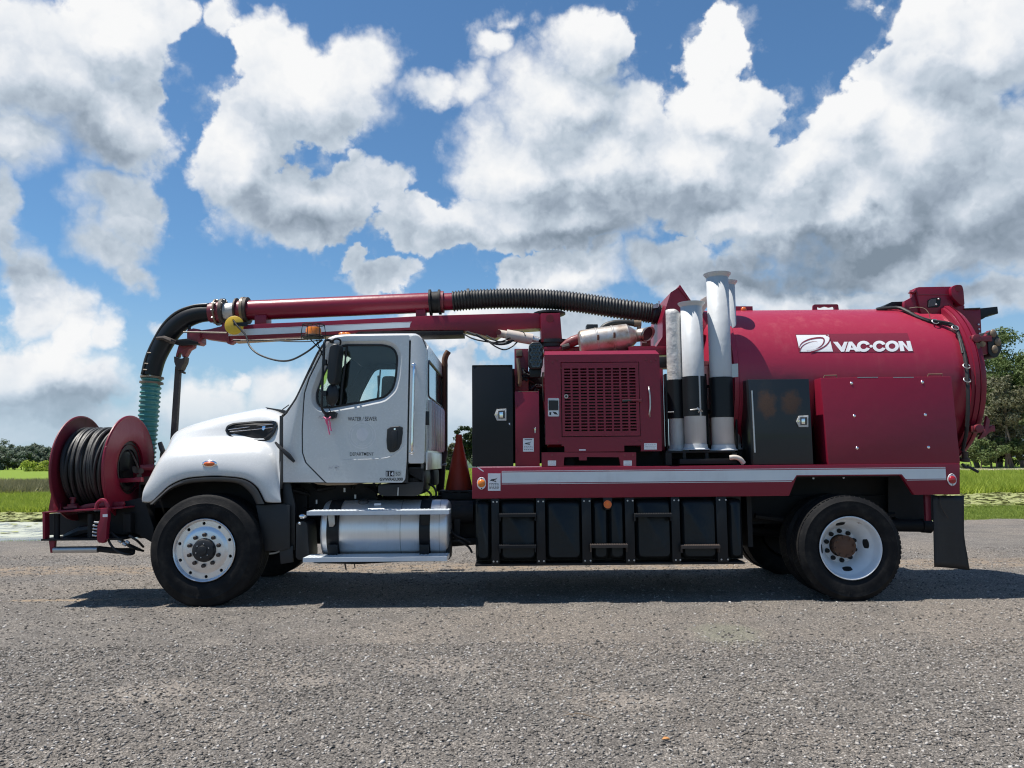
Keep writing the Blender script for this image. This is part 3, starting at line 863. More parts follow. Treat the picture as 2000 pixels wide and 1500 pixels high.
bm_ = tree('field_bush', (gx(80, 190), 190, -.09), 1.35, 4.2, .0, 2500, .20, 'grass_lush', 'low bright green bush in the field left of the hose reel', 150, cat='bush', clumps=16)
tree('magnolia_tree', (gx(914, 160), 160, -.09), 10.6, 3.4, .08, 5200, .34, 'leaf_mag', 'dark glossy leaved tree behind the traffic cone', 160, clumps=40)
tree('bushy_tree', (gx(885, 172), 172, -.09), 5.8, 3.6, .04, 3200, .32, 'leaf_dry', 'lower dull green tree left of the dark tree behind the cone', 161, clumps=30)
tree('bushy_tree', (gx(940, 175), 175, -.09), 7.0, 4.5, .04, 3200, .34, 'leaf_far', 'far tree hidden behind the tall black toolbox', 163, clumps=30)
tree('round_hedge', (gx(874, 120), 120, -.09), 2.2, 2.0, .0, 3500, .16, 'leaf_mag', 'clipped rounded dark hedge beside the exhaust stack', 162, cat='hedge', clumps=26)
# small far house behind the cone
hx = gx(920, 185)
house = thing('far_house', 'tiny pale grey house wall far behind the cone', 'house', (hx, 185, -.09))
MB().box(hx - 1.6, hx + 6, 185, 191, -.09, 2.6).build('wall', 'white2', house)
MB().add([(hx - 2, 184.6, 2.6), (hx + 6.4, 184.6, 2.6), (hx + 6.4, 191.4, 2.6), (hx - 2, 191.4, 2.6), (hx - 2, 188, 4.2), (hx + 6.4, 188, 4.2)], [(0, 1, 5, 4), (2, 3, 4, 5), (0, 4, 3), (1, 2, 5), (0, 3, 2, 1)]).build('roof', 'bark', house, smooth=False)

# ------------------------------------------------------------------ loose stones on the lot
def stones(name, n, ybox, szr, label, seed):
    rs = np.random.default_rng(seed)
    y = rs.uniform(*ybox, n * 2); half = (y + CAM_D) * .74 + .3
    keep = rs.random(n * 2) < half / half.max()
    y = y[keep][:n]; half = half[keep][:n]; n = len(y)
    x = rs.uniform(-1, 1, n) * half
    base = np.array([(1, 0, 0), (.31, .95, 0), (-.81, .59, 0), (-.81, -.59, 0), (.31, -.95, 0), (0, 0, .75), (0, 0, -.5)], float)
    s = szr[0] + (szr[1] - szr[0]) * rs.random(n) ** 3.0
    V = base[None] * (1 + rs.normal(size=(n, 7, 1)) * .22)
    V = V * s[:, None, None] * np.stack([np.ones(n), rs.uniform(.55, .95, n), rs.uniform(.45, .85, n)], 1)[:, None, :]
    a = rs.random(n) * 6.28; tl = rs.normal(size=n) * .35
    ca, sa = np.cos(a)[:, None], np.sin(a)[:, None]
    X, Y, Z = V[..., 0], V[..., 1], V[..., 2]
    Z2 = Z + X * tl[:, None]
    V = np.stack([X * ca - Y * sa + x[:, None], X * sa + Y * ca + y[:, None], Z2 + (s * .10)[:, None]], -1)
    f = np.array([(0, 1, 5), (1, 2, 5), (2, 3, 5), (3, 4, 5), (4, 0, 5), (1, 0, 6), (2, 1, 6), (3, 2, 6), (4, 3, 6), (0, 4, 6)])
    F = (f[None] + (np.arange(n) * 7)[:, None, None]).reshape(-1, 3)
    o = mesh_np(name, V.reshape(-1, 3), F, 'stones', 3)
    return tag(o, label, 'gravel', kind='stuff')
stones('gravel', 78000, (-4.6, -1.6), (.0035, .017), 'grey and whitish loose gravel in front of the truck', 5)
stones('gravel', 42000, (-1.6, 4.5), (.005, .019), 'loose gravel around and beneath the truck', 6)

# twigs and a fallen leaf
def twig(px0, py0, px1, py1, r, label, bend=.02):
    a = G(px0, py0); b = G(px1, py1); c = (a + b) / 2 + Vector((0, 0, bend)); z = Vector((0, 0, r + .008))
    mb = MB(); mb.tube([q + z for q in spline([a, a.lerp(c, .55) + Vector((0, .012, 0)), c, b], 9)], [r * .5, r, r, r * 1.1, r, r, r * .9, r * .7, r * .3], 6)
    q = a.lerp(b, .3); mb.tube([q + z, q + z + Vector((-.03, .035, .012)), q + z + Vector((-.06, .05, .012))], [r * .6, r * .5, r * .2], 5)
    return tag(mb.build('twig', 'bronze'), label, 'twig')
twig(1100, 1402, 1172, 1409, .0035, 'thin bent twig lying on the gravel in the right foreground')
twig(1172, 1374, 1200, 1378, .0022, 'small reddish twig scrap on gravel behind the longer twig', .01)
lf = G(1301, 1449)
mb = MB(); mb.loft([[lf + Vector((-.022, 0, .012)), lf + Vector((-.008, .012, .022)), lf + Vector((.010, .012, .020)), lf + Vector((.022, .004, .012))],
                    [lf + Vector((-.022, 0, .011)), lf + Vector((-.006, -.002, .012)), lf + Vector((.008, -.002, .012)), lf + Vector((.022, .004, .011))],
                    [lf + Vector((-.022, 0, .012)), lf + Vector((-.008, -.014, .020)), lf + Vector((.010, -.014, .022)), lf + Vector((.022, .004, .012))]])
M['leaf'] = simple('dry_orange_leaf', (0.55, 0.25, 0.08), .7)
tag(mb.build('fallen_leaf', 'leaf'), 'dry orange leaf curled on the gravel', 'leaf')
# ------------------------------------------------------------------ the truck: frame, wheels, cab
YN, YF, YC = 0.08, 2.30, 1.20
def mir(p): return Vector((p[0], 2 * YC - p[1], p[2]))
truck = thing('vacuum_truck', 'maroon and white sewer vacuum truck parked side-on across the gravel lot', 'truck', (0, YC, 0))

# --- chassis
fr = MB()
for y0 in (.74, 1.58):
    fr.box(-4.15, 4.62, y0, y0 + .08, .735, 1.0)
for x in (-3.6, -2.2, -1.2, -.2, 1.0, 2.2, 3.9):
    fr.box(x, x + .1, .82, 1.58, .76, .97)
fr.build('chassis_frame', 'dark', truck, bevel=.006)
ax = MB()
ax.cyl((-3.078, .25, .552), (-3.078, 2.15, .552), .055, n=12); ax.box(-3.16, -3.0, .6, 1.8, .46, .56)
ax.build('front_axle', 'dark', truck)
ax = MB()
ax.cyl((3.354, .3, .518), (3.354, 2.1, .518), .10, n=16); ax.sphere((3.354, 1.2, .518), (.24, .22, .24))
ax.tube([(3.2, 1.2, .55), (1.5, 1.2, .72), (-1.8, 1.2, .82)], .055, 12)
ax.build('rear_axle', 'dark', truck)
for y in (.62, 1.70):
  for base, zz in ((3.354, .80), (-3.078, .78)):
    sp = MB()
    for k in range(4):
        L = .75 - .13 * k
        sp.tube([(base - L, y, zz - .018 * k), (base, y, zz - .10 - .022 * k), (base + L, y, zz - .018 * k)], .03, 6)
    sp.build('leaf_spring', 'dark', truck)

def tyre(parent, X, Z, Rr, y0, W, side, lab=None, ribs=5, lugs=False):
    """side=+1: the outer face looks towards -Y"""
    pr = [(.055, .292), (.035, .312), (.012, .335), (.002, .375), (0.0, .42), (.006, .455), (.004, .462), (.010, .470), (.022, Rr - .035), (.034, Rr - .012), (.045, Rr - .004)]
    tw = W - .09; g = .011
    for k in range(ribs):
        a = .045 + tw * k / ribs; b = .045 + tw * (k + 1) / ribs
        pr += [(a + g * .5, Rr - .001), (b - g * .5, Rr - .001)]
        if k < ribs - 1: pr += [(b - g * .4, Rr - .016), (b + g * .4, Rr - .016)]
    pr += [(W - .045, Rr - .004), (W - .034, Rr - .012), (W - .022, Rr - .035), (W - .006, .455), (W, .42), (W - .012, .335), (W - .055, .292)]
    mb = MB()
    mb.lathe([(a * side, r) for a, r in pr], (X, y0, Z), (0, 1, 0), 72, closed=True)
    # lugs cut across the shoulders
    for k in range(64 if lugs else 0):
        t = 2 * math.pi * k / 64
        c = Vector((math.cos(t), 0, math.sin(t))); tt = Vector((-math.sin(t), 0, math.cos(t)))
        for yy in (.052, W - .052):
            q = Vector((X, y0 + yy * side, Z)) + c * (Rr - .0115)
            vs = [q + tt * a * .018 + Vector((0, b * .014, 0)) + c * d * .0105 for a in (-1, 1) for b in (-1, 1) for d in (-1, 1)]
            mb.add(vs, [(0, 1, 3, 2), (4, 6, 7, 5), (0, 4, 5, 1), (2, 3, 7, 6), (0, 2, 6, 4), (1, 5, 7, 3)])
    for k in range(26):     # raised sidewall lettering blocks and ribs
        t = R(58 + k * 2.6) if k < 13 else R(236 + (k - 13) * 2.6)
        if k % 5 == 3: continue
        c = Vector((math.cos(t), 0, math.sin(t))); tt = Vector((-math.sin(t), 0, math.cos(t)))
        q = Vector((X, y0 + .001 * side, Z)) + c * .425
        vs = [q + tt * a * .006 + Vector((0, -b * .002 * side, 0)) + c * d * .012 for a in (-1, 1) for b in (-1, 1) for d in (-1, 1)]
        mb.add(vs, [(0, 1, 3, 2), (4, 6, 7, 5), (0, 4, 5, 1), (2, 3, 7, 6), (0, 2, 6, 4), (1, 5, 7, 3)])
    # the load flattens the contact patch and bulges the sidewall above it
    out = []
    for x, y, z in mb.v:
        z -= .012 * max(0.0, 1 - z / .35) if z < .35 else 0.0
        if z < .13:
            q = (y - (y0 + side * W / 2)) / (W / 2); y += .016 * q * (1 - max(z, 0) / .13)
        out.append((x, y, max(z, .003)))
    mb.v = out
    return mb.build('tyre', 'tyre', parent, lab, angle=50, weld=False)

nut_me = None
def front_wheel(X, Z, y0, side, lab):
    global nut_me
    w = MB(); O = Vector((X, y0, Z)); D = Vector((0, side, 0))
    w.lathe([(.02 * side, .308), (.012 * side, .312), (.006 * side, .306), (.010 * side, .298), (.034 * side, .287), (.05 * side, .283), (.10 * side, .278), (.30 * side, .27), (.30 * side, .29), (.05 * side, .295)], O, (0, 1, 0), 64, closed=True)
    holes = []
    for k in range(10):
        a = R(90 + 36 * k + 4)
        holes.append(circle_pts(O + D * .040 + Vector((math.cos(a) * .262, 0, math.sin(a) * .262)), .0165, 14))
    w.holed(circle_pts(O + D * .040, .288, 64), holes, D * .015)
    w.lathe([(.040 * side, .232), (.026 * side, .205), (.022 * side, .19), (.022 * side, .10), (.04 * side, .10)], O, (0, 1, 0), 56)
    rim = w.build('wheel', 'alu_rim', truck, lab, angle=40)
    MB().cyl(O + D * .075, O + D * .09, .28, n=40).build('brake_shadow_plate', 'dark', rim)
    tyre(rim, X, Z, .552, y0, .40, side)
    MB().lathe([(.022 * side, .118), (-.004 * side, .112), (-.022 * side, .104), (-.03 * side, .085), (-.03 * side, .05), (-.042 * side, .045), (-.046 * side, .02), (-.046 * side, 0)], O, (0, 1, 0), 36).build('hub_cap', 'plastic', rim)
    hb = MB()
    for k in range(6):
        a = R(60 * k + 20)
        hb.sphere(O - D * .030 + Vector((math.cos(a) * .067, 0, math.sin(a) * .067)), .007, 8, 5)
    hb.build('hub_bolts', 'steel', rim)['kind'] = 'stuff'
    me = MB().lathe([(.024 * side, .021), (-.004 * side, .019), (-.010 * side, .014), (-.010 * side, 0)], (0, 0, 0), (0, 1, 0), 10).mesh('lug_nut', 'dark_rust')
    for k in range(10):
        a = R(36 * k + 90)
        share('lug_nut', me, rim, O + Vector((math.cos(a) * .152, 0, math.sin(a) * .152)))
    return rim

def rear_wheel(X, Z, y0, side, lab):
    w = MB(); O = Vector((X, y0, Z)); D = Vector((0, side, 0))
    w.lathe([(.02 * side, .310), (.010 * side, .313), (.006 * side, .305), (.016 * side, .296), (.05 * side, .290), (.10 * side, .282), (.125 * side, .268), (.135 * side, .255), (.225 * side, .200), (.25 * side, .184), (.262 * side, .172), (.264 * side, .112), (.30 * side, .112), (.30 * side, .30), (.05 * side, .302)], O, (0, 1, 0), 64, closed=True)
    rim = w.build('wheel', 'rear_wheel', truck, lab, angle=40)
    MB().cyl(O + D * .29, O + D * .31, .12, n=30).build('brake_drum', 'dark', rim)
    MB().cyl(O + D * .34, O + D * .60, .288, n=40).build('inner_wheel', 'dark', rim)
    for k in range(4):
        a = R(90 * k + 96); rd = Vector((math.cos(a), 0, math.sin(a))); tg = Vector((-math.sin(a), 0, math.cos(a)))
        sl = (D * .09 - rd * .055).normalized(); nn = (D * -.055 - rd * .09).normalized()
        c = O + D * .178 + rd * .2287 + nn * .004
        e1 = [c + tg * (.058 * math.cos(t)) + sl * (.036 * math.sin(t)) for t in [2 * math.pi * j / 24 for j in range(24)]]
        e2 = [c - nn * .02 + tg * (.043 * math.cos(t)) + sl * (.024 * math.sin(t)) for t in [2 * math.pi * j / 24 for j in range(24)]]
        hh_ = MB(); hh_.add(e1, [tuple(range(24))]); hh_.build('hand_hole', 'dark', rim, smooth=False)
    tyre(rim, X, Z, .518, y0, .285, side, lugs=True)
    tyre(rim, X, Z, .518, y0 + .33 * side, .285, side, lugs=True)
    h = MB(); h.lathe([(.29 * side, .10), (.17 * side, .098), (.16 * side, .112), (.145 * side, .112), (.142 * side, .075), (.130 * side, .055), (.128 * side, 0)], O, (0, 1, 0), 28)
    for k in range(8):
        a = R(45 * k + 10); q = O + Vector((math.cos(a) * .094, 0, math.sin(a) * .094))
        h.cyl(q + D * .15, q + D * .128, .013, n=6)
    h.build('hub', 'rust', rim)
    me = MB().lathe([(.265 * side, .024), (.235 * side, .021), (.229 * side, .014), (.229 * side, 0)], (0, 0, 0), (0, 1, 0), 10).mesh('lug_nut', 'black_dusty')
    for k in range(10):
        a = R(36 * k + 92)
        share('lug_nut', me, rim, O + Vector((math.cos(a) * .148, 0, math.sin(a) * .148)))
    return rim
front_wheel(-3.078, .552, 0.0, 1, 'polished aluminium front wheel with black hub')
front_wheel(-3.078, .552, 2 * YC, -1, 'front wheel on the far side')
rear_wheel(3.354, .518, 0.0, 1, 'white dished rear wheel with rusty hub')
rear_wheel(3.354, .518, 2 * YC, -1, 'dual rear wheel on the far side')

# --- hood with its fenders
HOODC = [
 [(272, 981, .10), (295, 983, .09), (311, 968, .085), (332, 949, .08), (361, 936, .08), (397, 931.5, .08), (433, 931, .08), (476, 936, .08), (501, 952, .08), (514, 976, .085), (520, 982, .085), (550, 982, .09)],
 [(274, 964, .085), (290, 950, .075), (306, 940, .068), (332, 925, .062), (360, 917.5, .06), (390, 915, .06), (433, 915.5, .06), (476, 920, .06), (505, 931, .062), (520, 949, .066), (530, 965, .072), (549, 980, .08)],
 [(283, 950, .14), (297, 925, .13), (310, 906, .125), (327, 896, .12), (355, 892, .12), (390, 889, .12), (433, 889, .12), (476, 893, .12), (505, 900, .12), (525, 911, .12), (538, 930, .12), (548, 968, .11)],
 [(290, 938, .20), (305, 905, .19), (318, 889, .19), (338, 881, .19), (362, 877, .19), (392, 874, .19), (433, 871, .19), (476, 870, .19), (503, 873, .19), (523, 882, .18), (537, 902, .17), (547, 960, .13)],
 [(308, 910, .36), (318, 888, .36), (328, 875, .36), (345, 868, .36), (366, 866, .36), (395, 864, .36), (433, 862, .36), (476, 861, .36), (503, 864, .34), (522, 870, .30), (537, 885, .24), (547, 930, .15)],
 [(322, 893, .46), (326, 880, .45), (332, 866, .44), (346, 852, .43), (368, 844, .42), (396, 839, .41), (433, 836, .40), (476, 834, .38), (503, 836, .35), (522, 840, .31), (537, 848, .26), (547, 880, .16)],
 [(326, 884, .56), (329, 868, .55), (337, 852, .53), (350, 840.5, .52), (372, 832, .50), (400, 824, .48), (436, 815, .46), (478, 806, .44), (504, 801, .42), (522, 802, .39), (536, 808, .34), (547, 822, .22)],
 [(329, 878, .72), (332, 860, .71), (340, 846, .70), (354, 836, .69), (376, 828, .68), (404, 819.5, .67), (440, 810, .66), (480, 802, .65), (505, 797, .64), (522, 796.5, .60), (536, 800, .52), (547, 806, .42)],
]
NS = 64
near_rows = [pspl(c, NS) for c in HOODC]
crown = []
for i in range(NS):
    a = near_rows[-1][i]
    crown.append([Vector((a.x - .01, .95, a.z + .012)), Vector((a.x - .015, YC, a.z + .018))])
rows = near_rows + [[c[0] for c in crown], [c[1] for c in crown], [mir(c[0]) for c in crown]] + [[mir(p) for p in r] for r in reversed(near_rows)]
hm = MB(); hm.loft(rows)
hm.add([r[0] for r in rows], [tuple(range(len(rows)))])
hood = hm.build('hood', 'white', truck, 'white sloping hood with bulging fenders', angle=180)
hood.modifiers.new('thick', 'SOLIDIFY').thickness = .006
ss = hood.modifiers.new('smooth', 'SUBSURF'); ss.levels = 1; ss.render_levels = 1

def lerp_tab(x, tab):
    for (a, va), (b, vb) in zip(tab, tab[1:]):
        if x <= b: return va + (vb - va) * (x - a) / (b - a)
    return tab[-1][1]
# wheel-arch flare
up_e = [(293, 985), (311, 969), (332, 950.5), (361, 937.5), (397, 933), (433, 932.5), (476, 937.5), (500, 953.5), (516, 984)]
lo_e = [(302, 985), (320, 967), (338, 954), (366, 944.5), (400, 941), (433, 940.5), (467, 945), (489, 963), (501, 985)]
fl = MB()
fl.loft([pspl([(x, y, .068) for x, y in up_e], 40), pspl([(x, y, .045) for x, y in up_e], 40), pspl([(x * .5 + a * .5, y * .5 + b * .5, .04) for (x, y), (a, b) in zip(up_e, lo_e)], 40), pspl([(x, y, .06) for x, y in lo_e], 40), pspl([(x, y + 1, .30) for x, y in lo_e], 40), pspl([(x, y - 3, .30) for x, y in up_e], 40), pspl([(x, y - 1, .10) for x, y in up_e], 40), pspl([(x, y, .068) for x, y in up_e], 40)])
fl.build('wheel_arch_flare', 'flare', hood, angle=60)
# hood side vent: follows the slope of the hood flank
from mathutils.bvhtree import BVHTree
_hb = BVHTree.FromPolygons([Vector(v) for v in hm.v], hm.f[:-1])
def flank(px, py, off=0.0):
    """point on the hood flank that the pixel shows, lifted off along the surface normal"""
    o_ = Vector((0, -CAM_D, CAM_H)); h_ = _hb.ray_cast(o_, ray(px, py).normalized())
    n_ = h_[1] if h_[1].y < 0 else -h_[1]
    return h_[0] + n_ * off
VENT = [(440, 842), (444, 832), (456, 827), (500, 823), (533, 822), (542, 824), (543, 830), (536, 847), (527, 859), (519, 862), (480, 861.5), (462, 860), (449, 853)]
vo = rounded([flank(x, y, .012) for x, y in VENT], .02, 3)
cx_, cy_ = 495, 843
vi = rounded([flank(cx_ + (x - cx_) * .925, cy_ + (y - cy_) * .84, .016) for x, y in VENT], .02, 3)
vd = [Vector((p.x, p.y + .012, p.z)) for p in vi]
vm = MB(); vm.loft([[Vector((p.x, p.y + .07, p.z)) for p in vo], vo, vi, vd], closed=True)
vent = vm.build('hood_vent', 'black', hood, 'black slatted vent on hood flank')
MB().add(vd, [tuple(range(len(vd)))]).build('vent_mesh', 'dark', vent, smooth=False)
for (a, b) in (((447, 840), (536, 829)), ((450, 844), (534, 836))):
    MB().tube([flank(*a, .014), flank((a[0] + b[0]) / 2, (a[1] + b[1]) / 2, .016), flank(*b, .014)], .0035, 6).build('vent_bar', 'chrome', vent)
MB().prism([flank(x, y, .020) for x, y in ((514, 834), (520, 833), (520, 838), (517, 841), (514, 839))], [flank(x, y, .01) for x, y in ((514, 834), (520, 833), (520, 838), (517, 841), (514, 839))]).build('vent_badge', 'chrome', vent)
# side marker
mk = P(408, 906, .06)
mo = MB().sphere((mk.x, .075, mk.z), (.078, .012, .036), 20, 10).build('marker_bezel', 'chrome', hood)
MB().sphere((mk.x, .064, mk.z), (.058, .018, .024), 20, 10).build('marker_lens', 'orange', mo)
# hood latch strap and front mirror stub
MB().tube([P(538, 864, .12), P(545, 872, .10), P(552, 879, .09)], [.012, .018, .02], 8).tube([P(552, 879, .085), P(564, 890, .085), P(575, 902, .09)], [.020, .026, .014], 8).build('hood_latch', 'plastic', hood)
MB().tube([P(312, 864, .5), P(316, 876, .5), P(319, 884, .5)], [.024, .028, .026], 10).tube([P(319, 884, .5), P(330, 879, .55)], .02, 8).build('hood_guide_stub', 'plastic', hood)
# inner wheel house, engine mass
MB().box(-4.02, -2.42, .55, 1.85, .62, 1.22).box(-3.9, -2.3, .75, 1.65, 1.1, 1.55).build('engine_block', 'dark', truck, bevel=.03)
MB().pprism([(552, 905), (552, 1000), (556, 1072), (600, 1076), (600, 960), (560, 940)], .55, .62).build('firewall', 'dark', truck)
sp_ = MB(); sp_.pprism([(500, 987), (552, 984), (566, 987), (566, 1070), (550, 1076), (517, 1076)], .14, .16)
sp_.pprism([(545, 1068), (572, 1066), (572, 1098), (548, 1102)], .16, .18)
sp_.pprism([(552, 940), (566, 940), (576, 985), (576, 1074), (556, 1076)], .20, .24)
sp_.build('splash_panel', 'plastic', truck, 'black panel behind the front wheel', bevel=.004)
MB().pbox(300, 990, 340, 1040, .55, .75).build('steering_box', 'dark', truck, bevel=.01)

# --- cab
CY = .15
OUT = [(553, 943), (552.5, 815), (560, 807), (578.5, 779), (624, 685), (640, 664), (652, 657), (671, 654), (801, 652), (815, 653), (826, 662), (832, 676), (832, 800), (829.5, 906), (796, 906), (796, 943)]
WIN = [(617, 768), (630, 733), (651, 693), (661, 678), (672, 673), (750, 673), (768, 679), (776, 695), (773, 735), (767, 760), (750, 776), (703, 786), (643, 796), (626, 796), (618, 786)]
def wpts(Y, grow=0.0, near=True):
    q = [P(x, y, CY) for x, y in WIN]
    c = sum(q, Vector()) / len(q)
    o = []
    for i, p in enumerate(q):
        a = q[i - 1]; b = q[(i + 1) % len(q)]
        t = (b - a); nrm = Vector((-t.z, 0, t.x)).normalized()
        if nrm.dot(p - c) < 0: nrm = -nrm
        o.append(p + nrm * grow)
    o = rounded(o, .05, 3)
    return [Vector((p.x, Y if near else 2 * YC - Y, p.z)) for p in o]
for near in (True, False):
    s = 1 if near else -1
    f = (lambda Y: Y) if near else (lambda Y: 2 * YC - Y)
    cabm = MB()
    cabm.holed([(P(x, y, CY).x, f(.172), P(x, y, CY).z) for x, y in OUT], [wpts(.172, .006, near)], (0, .02 * s, 0))
    if near: cab = cabm.build('cab', 'ink', truck, 'white day cab', smooth=False)
    else: cabm.build('far_side_frame', 'ink', cab, smooth=False)
DOOR = [(596.5, 768), (606, 738), (628, 694), (643, 668), (655, 660), (672, 657), (799.5, 655), (794.5, 897), (791.5, 936), (786, 942.5), (638, 942.5), (599, 903), (592.5, 884), (592, 840), (594.5, 793)]
COWL = [(553.5, 942), (553.5, 815), (561, 808), (579.5, 780), (625, 687), (637, 670), (640, 668.5), (626, 692), (603, 738), (594, 768), (592, 793), (589.5, 840), (590, 884), (596.5, 904), (634, 942)]
REAR = [(803, 655), (816, 655), (825, 663), (831.5, 678), (831.5, 800), (829, 905), (798, 905), (798.5, 860)]
for near in (True, False):
    s = 1 if near else -1
    f = (lambda Y: Y) if near else (lambda Y: 2 * YC - Y)
    d = MB()
    o3 = rounded([(P(x, y, CY).x, f(.138), P(x, y, CY).z) for x, y in DOOR], .012, 3)
    d.holed(o3, [wpts(.138, .052, near)], (0, .030 * s, 0))
    d.loft([wpts(.138, .052, near), wpts(.143, .040, near), wpts(.176, .004, near), wpts(.19, .004, near)], closed=True)
    door = d.build('door', 'white', cab, 'white driver door with black lettering' if near else 'passenger door', angle=28)
    c = MB(); c.prism([(P(x, y, CY).x, f(.138), P(x, y, CY).z) for x, y in COWL], [(P(x, y, CY).x, f(.17), P(x, y, CY).z) for x, y in COWL])
    c.build('cowl_side_panel', 'white', cab, bevel=.006)
    r3 = rounded([(P(x, y, CY).x, f(.138), P(x, y, CY).z) for x, y in REAR], .02, 3)
    c = MB(); c.prism(r3, [(p.x, f(.40), p.z) for p in r3]); c.build('cab_corner', 'white', cab, bevel=.022, segs=3)
    g = MB(); w = wpts(.178, 0, near); g.prism(w, [(p.x, p.y + .005 * s, p.z) for p in w]); g.build('side_window', 'glass', cab, smooth=False)
    gs = MB(); w = wpts(.170, -.003, near); gs.tube(w + w[:2], .010, 6); gs.build('window_seal', 'plastic', cab)
    bar = MB(); bar.tube([(P(x, y, CY).x, f(.172), P(x, y, CY).z) for x, y in ((676, 676), (673, 710), (668, 745), (664, 792))], .011, 6); bar.build('window_divider', 'plastic', cab)
# crease across the door
MB().tube(pspl([(667, 898, .1415), (700, 897.5, .1405), (740, 896, .1395), (762, 892, .139), (778, 881, .139), (790, 870, .140)], 24), [.003] + [.0055] * 22 + [.003], 8).build('door_crease', 'white', cab)
# roof
RP = [(640, 664), (650, 657), (671, 653), (740, 651.5), (801, 651), (815, 652), (826, 661), (832, 676)]
rr = []
for Y, dz in ((.139, -.085), (.139, -.045), (.150, -.020), (.175, -.006), (.22, .002), (.45, .010), (YC, .022)):
    rr.append([Vector((P(x, y, .2).x * (1.006), Y, P(x, y, .2).z + dz)) for x, y in RP])
rr = rr + [[mir(p) for p in r] for r in reversed(rr[:-1])]
rf = MB(); rf.loft([spline(r, 26) for r in rr]); rf.build('cab_roof', 'white', cab, angle=60)
MB().loft([[p - Vector((0, 0, .05)) for p in spline(r, 12)] for r in rr[3:-3]]).build('roof_lining', 'inner', cab)
MB().sphere(P(669, 652, .4), (.045, .03, .018), 12, 6).build('roof_marker', 'amber', cab)
MB().sphere(P(677, 652, .8), (.045, .03, .018), 12, 6).build('roof_marker', 'amber', cab)
# windshield, A-pillar strip, cowl
wA = [P(x, y, .19) for x, y in ((560, 806), (578.5, 778.5), (601, 731), (624, 684.5), (641, 663))]
wm = MB(); wm.loft([[p for p in wA], [Vector((p.x - .06, .6, p.z + .005)) for p in wA], [Vector((p.x - .09, YC, p.z + .01)) for p in wA], [Vector((p.x - .06, 1.8, p.z + .005)) for p in wA], [mir(p) for p in wA]])
wm.build('windshield', 'glass', cab, angle=180)
st = MB(); st.tube(spline([P(x, y, .185) for x, y in ((557, 809), (578.5, 779), (601, 731), (624, 685), (641, 664))], 20), .016, 8); st.tube(spline([mir(P(x, y, .185)) for x, y in ((557, 809), (578.5, 779), (601, 731), (624, 685), (641, 664))], 20), .016, 8)
st.build('windshield_seal', 'plastic', cab)
cw = MB(); cw.pprism([(517, 795), (556, 801), (562, 808), (545, 809), (530, 803)], .55, 1.85); cw.build('cowl_cover', 'flare', cab, bevel=.004)
MB().tube(pspl([(545, 806, .6), (553, 799, .65), (564, 791, .9)], 8), .006, 6).build('wiper_arm', 'plastic', cab)
MB().pprism([(546, 812), (552, 812), (552, 940), (548.5, 955), (545, 955)], .16, .22).build('hood_gap_seal', 'flare', cab)
# back wall
XB = P(832, 800, CY).x
def BZ(py): return P(832, py, CY).z
bw = MB()
o2 = rounded([(XB, .30, BZ(905)), (XB, 2.1, BZ(905)), (XB, 2.1, BZ(668)), (XB, .30, BZ(668))], .14, 5)
h2 = rounded([(XB, .36, BZ(771)), (XB, 2.04, BZ(771)), (XB, 2.04, BZ(698)), (XB, .36, BZ(698))], .08, 5)
bw.holed(o2, [h2], (-.03, 0, 0)); bw.build('cab_back_wall', 'white', cab, smooth=False)
bg = MB(); bg.prism([Vector((XB - .006, p.y, p.z)) for p in h2], [Vector((XB - .012, p.y, p.z)) for p in h2]); bg.build('rear_window', 'mirror_glass', cab, smooth=False)
MB().tube([Vector((XB, p.y, p.z)) for p in h2] + [Vector((XB, p.y, p.z)) for p in h2[:2]], .012, 6).build('window_seal', 'plastic', cab)
rib = MB().tube([(0, 0, BZ(778)), (.012, 0, BZ(783)), (.012, 0, BZ(872)), (0, 0, BZ(877))], .034, 8).mesh('back_rib', 'white')
for k in range(8): share('back_rib', rib, cab, (XB - .006, .46 + k * .21, 0))
MB().box(XB - .012, XB + .004, .26, 2.1, BZ(918), BZ(883)).build('lower_back_panel', 'alu', cab, bevel=.002)
for y, (a, b) in ((.165, (803, 830)), (2.05, (836, 862))):
    MB().box(XB - .005, XB + .03, y, y + .05, BZ(b), BZ(a)).build('back_hinge', 'plastic', cab, bevel=.004)
# cab inside
MB().box(-2.25, XB - .04, .22, 2.18, BZ(942), BZ(915)).build('cab_floor', 'dark', cab)
MB().box(XB - .06, XB - .034, .22, 2.18, BZ(915), BZ(772)).box(XB - .06, XB - .034, .22, .36, BZ(772), BZ(668)).box(XB - .06, XB - .034, 2.04, 2.18, BZ(772), BZ(668)).build('cab_back_lining', 'inner', cab)
MB().pprism([(560, 812), (590, 806), (628, 800), (640, 812), (636, 900), (560, 940)], .24, 2.16).build('dashboard', 'seat', cab, bevel=.02)
for y in (.45, 1.5):
    se = MB(); se.box(-1.62, -1.08, y, y + .5, BZ(880), BZ(845)); se.pprism([(772, 760), (797, 757), (812, 862), (784, 866)], y, y + .5)
    se.pprism([(772, 735), (790, 733), (797, 758), (776, 760)], y + .1, y + .4)
    se.build('seat', 'seat', cab, bevel=.045, segs=3)
sw = MB(); c0 = P(650, 812, .62); nx = Vector((-.5, 0, .86)); ux = Vector((.86, 0, .5))
cp = [c0 + ux * .22 * math.cos(a) + Vector((0, .22 * math.sin(a), 0)) for a in [2 * math.pi * k / 28 for k in range(29)]]
sw.tube(cp, .014, 7); sw.tube([c0, c0 - nx * .4], .025, 8); sw.tube([cp[0], c0, cp[14]], .012, 6); sw.build('steering_wheel', 'plastic', cab)
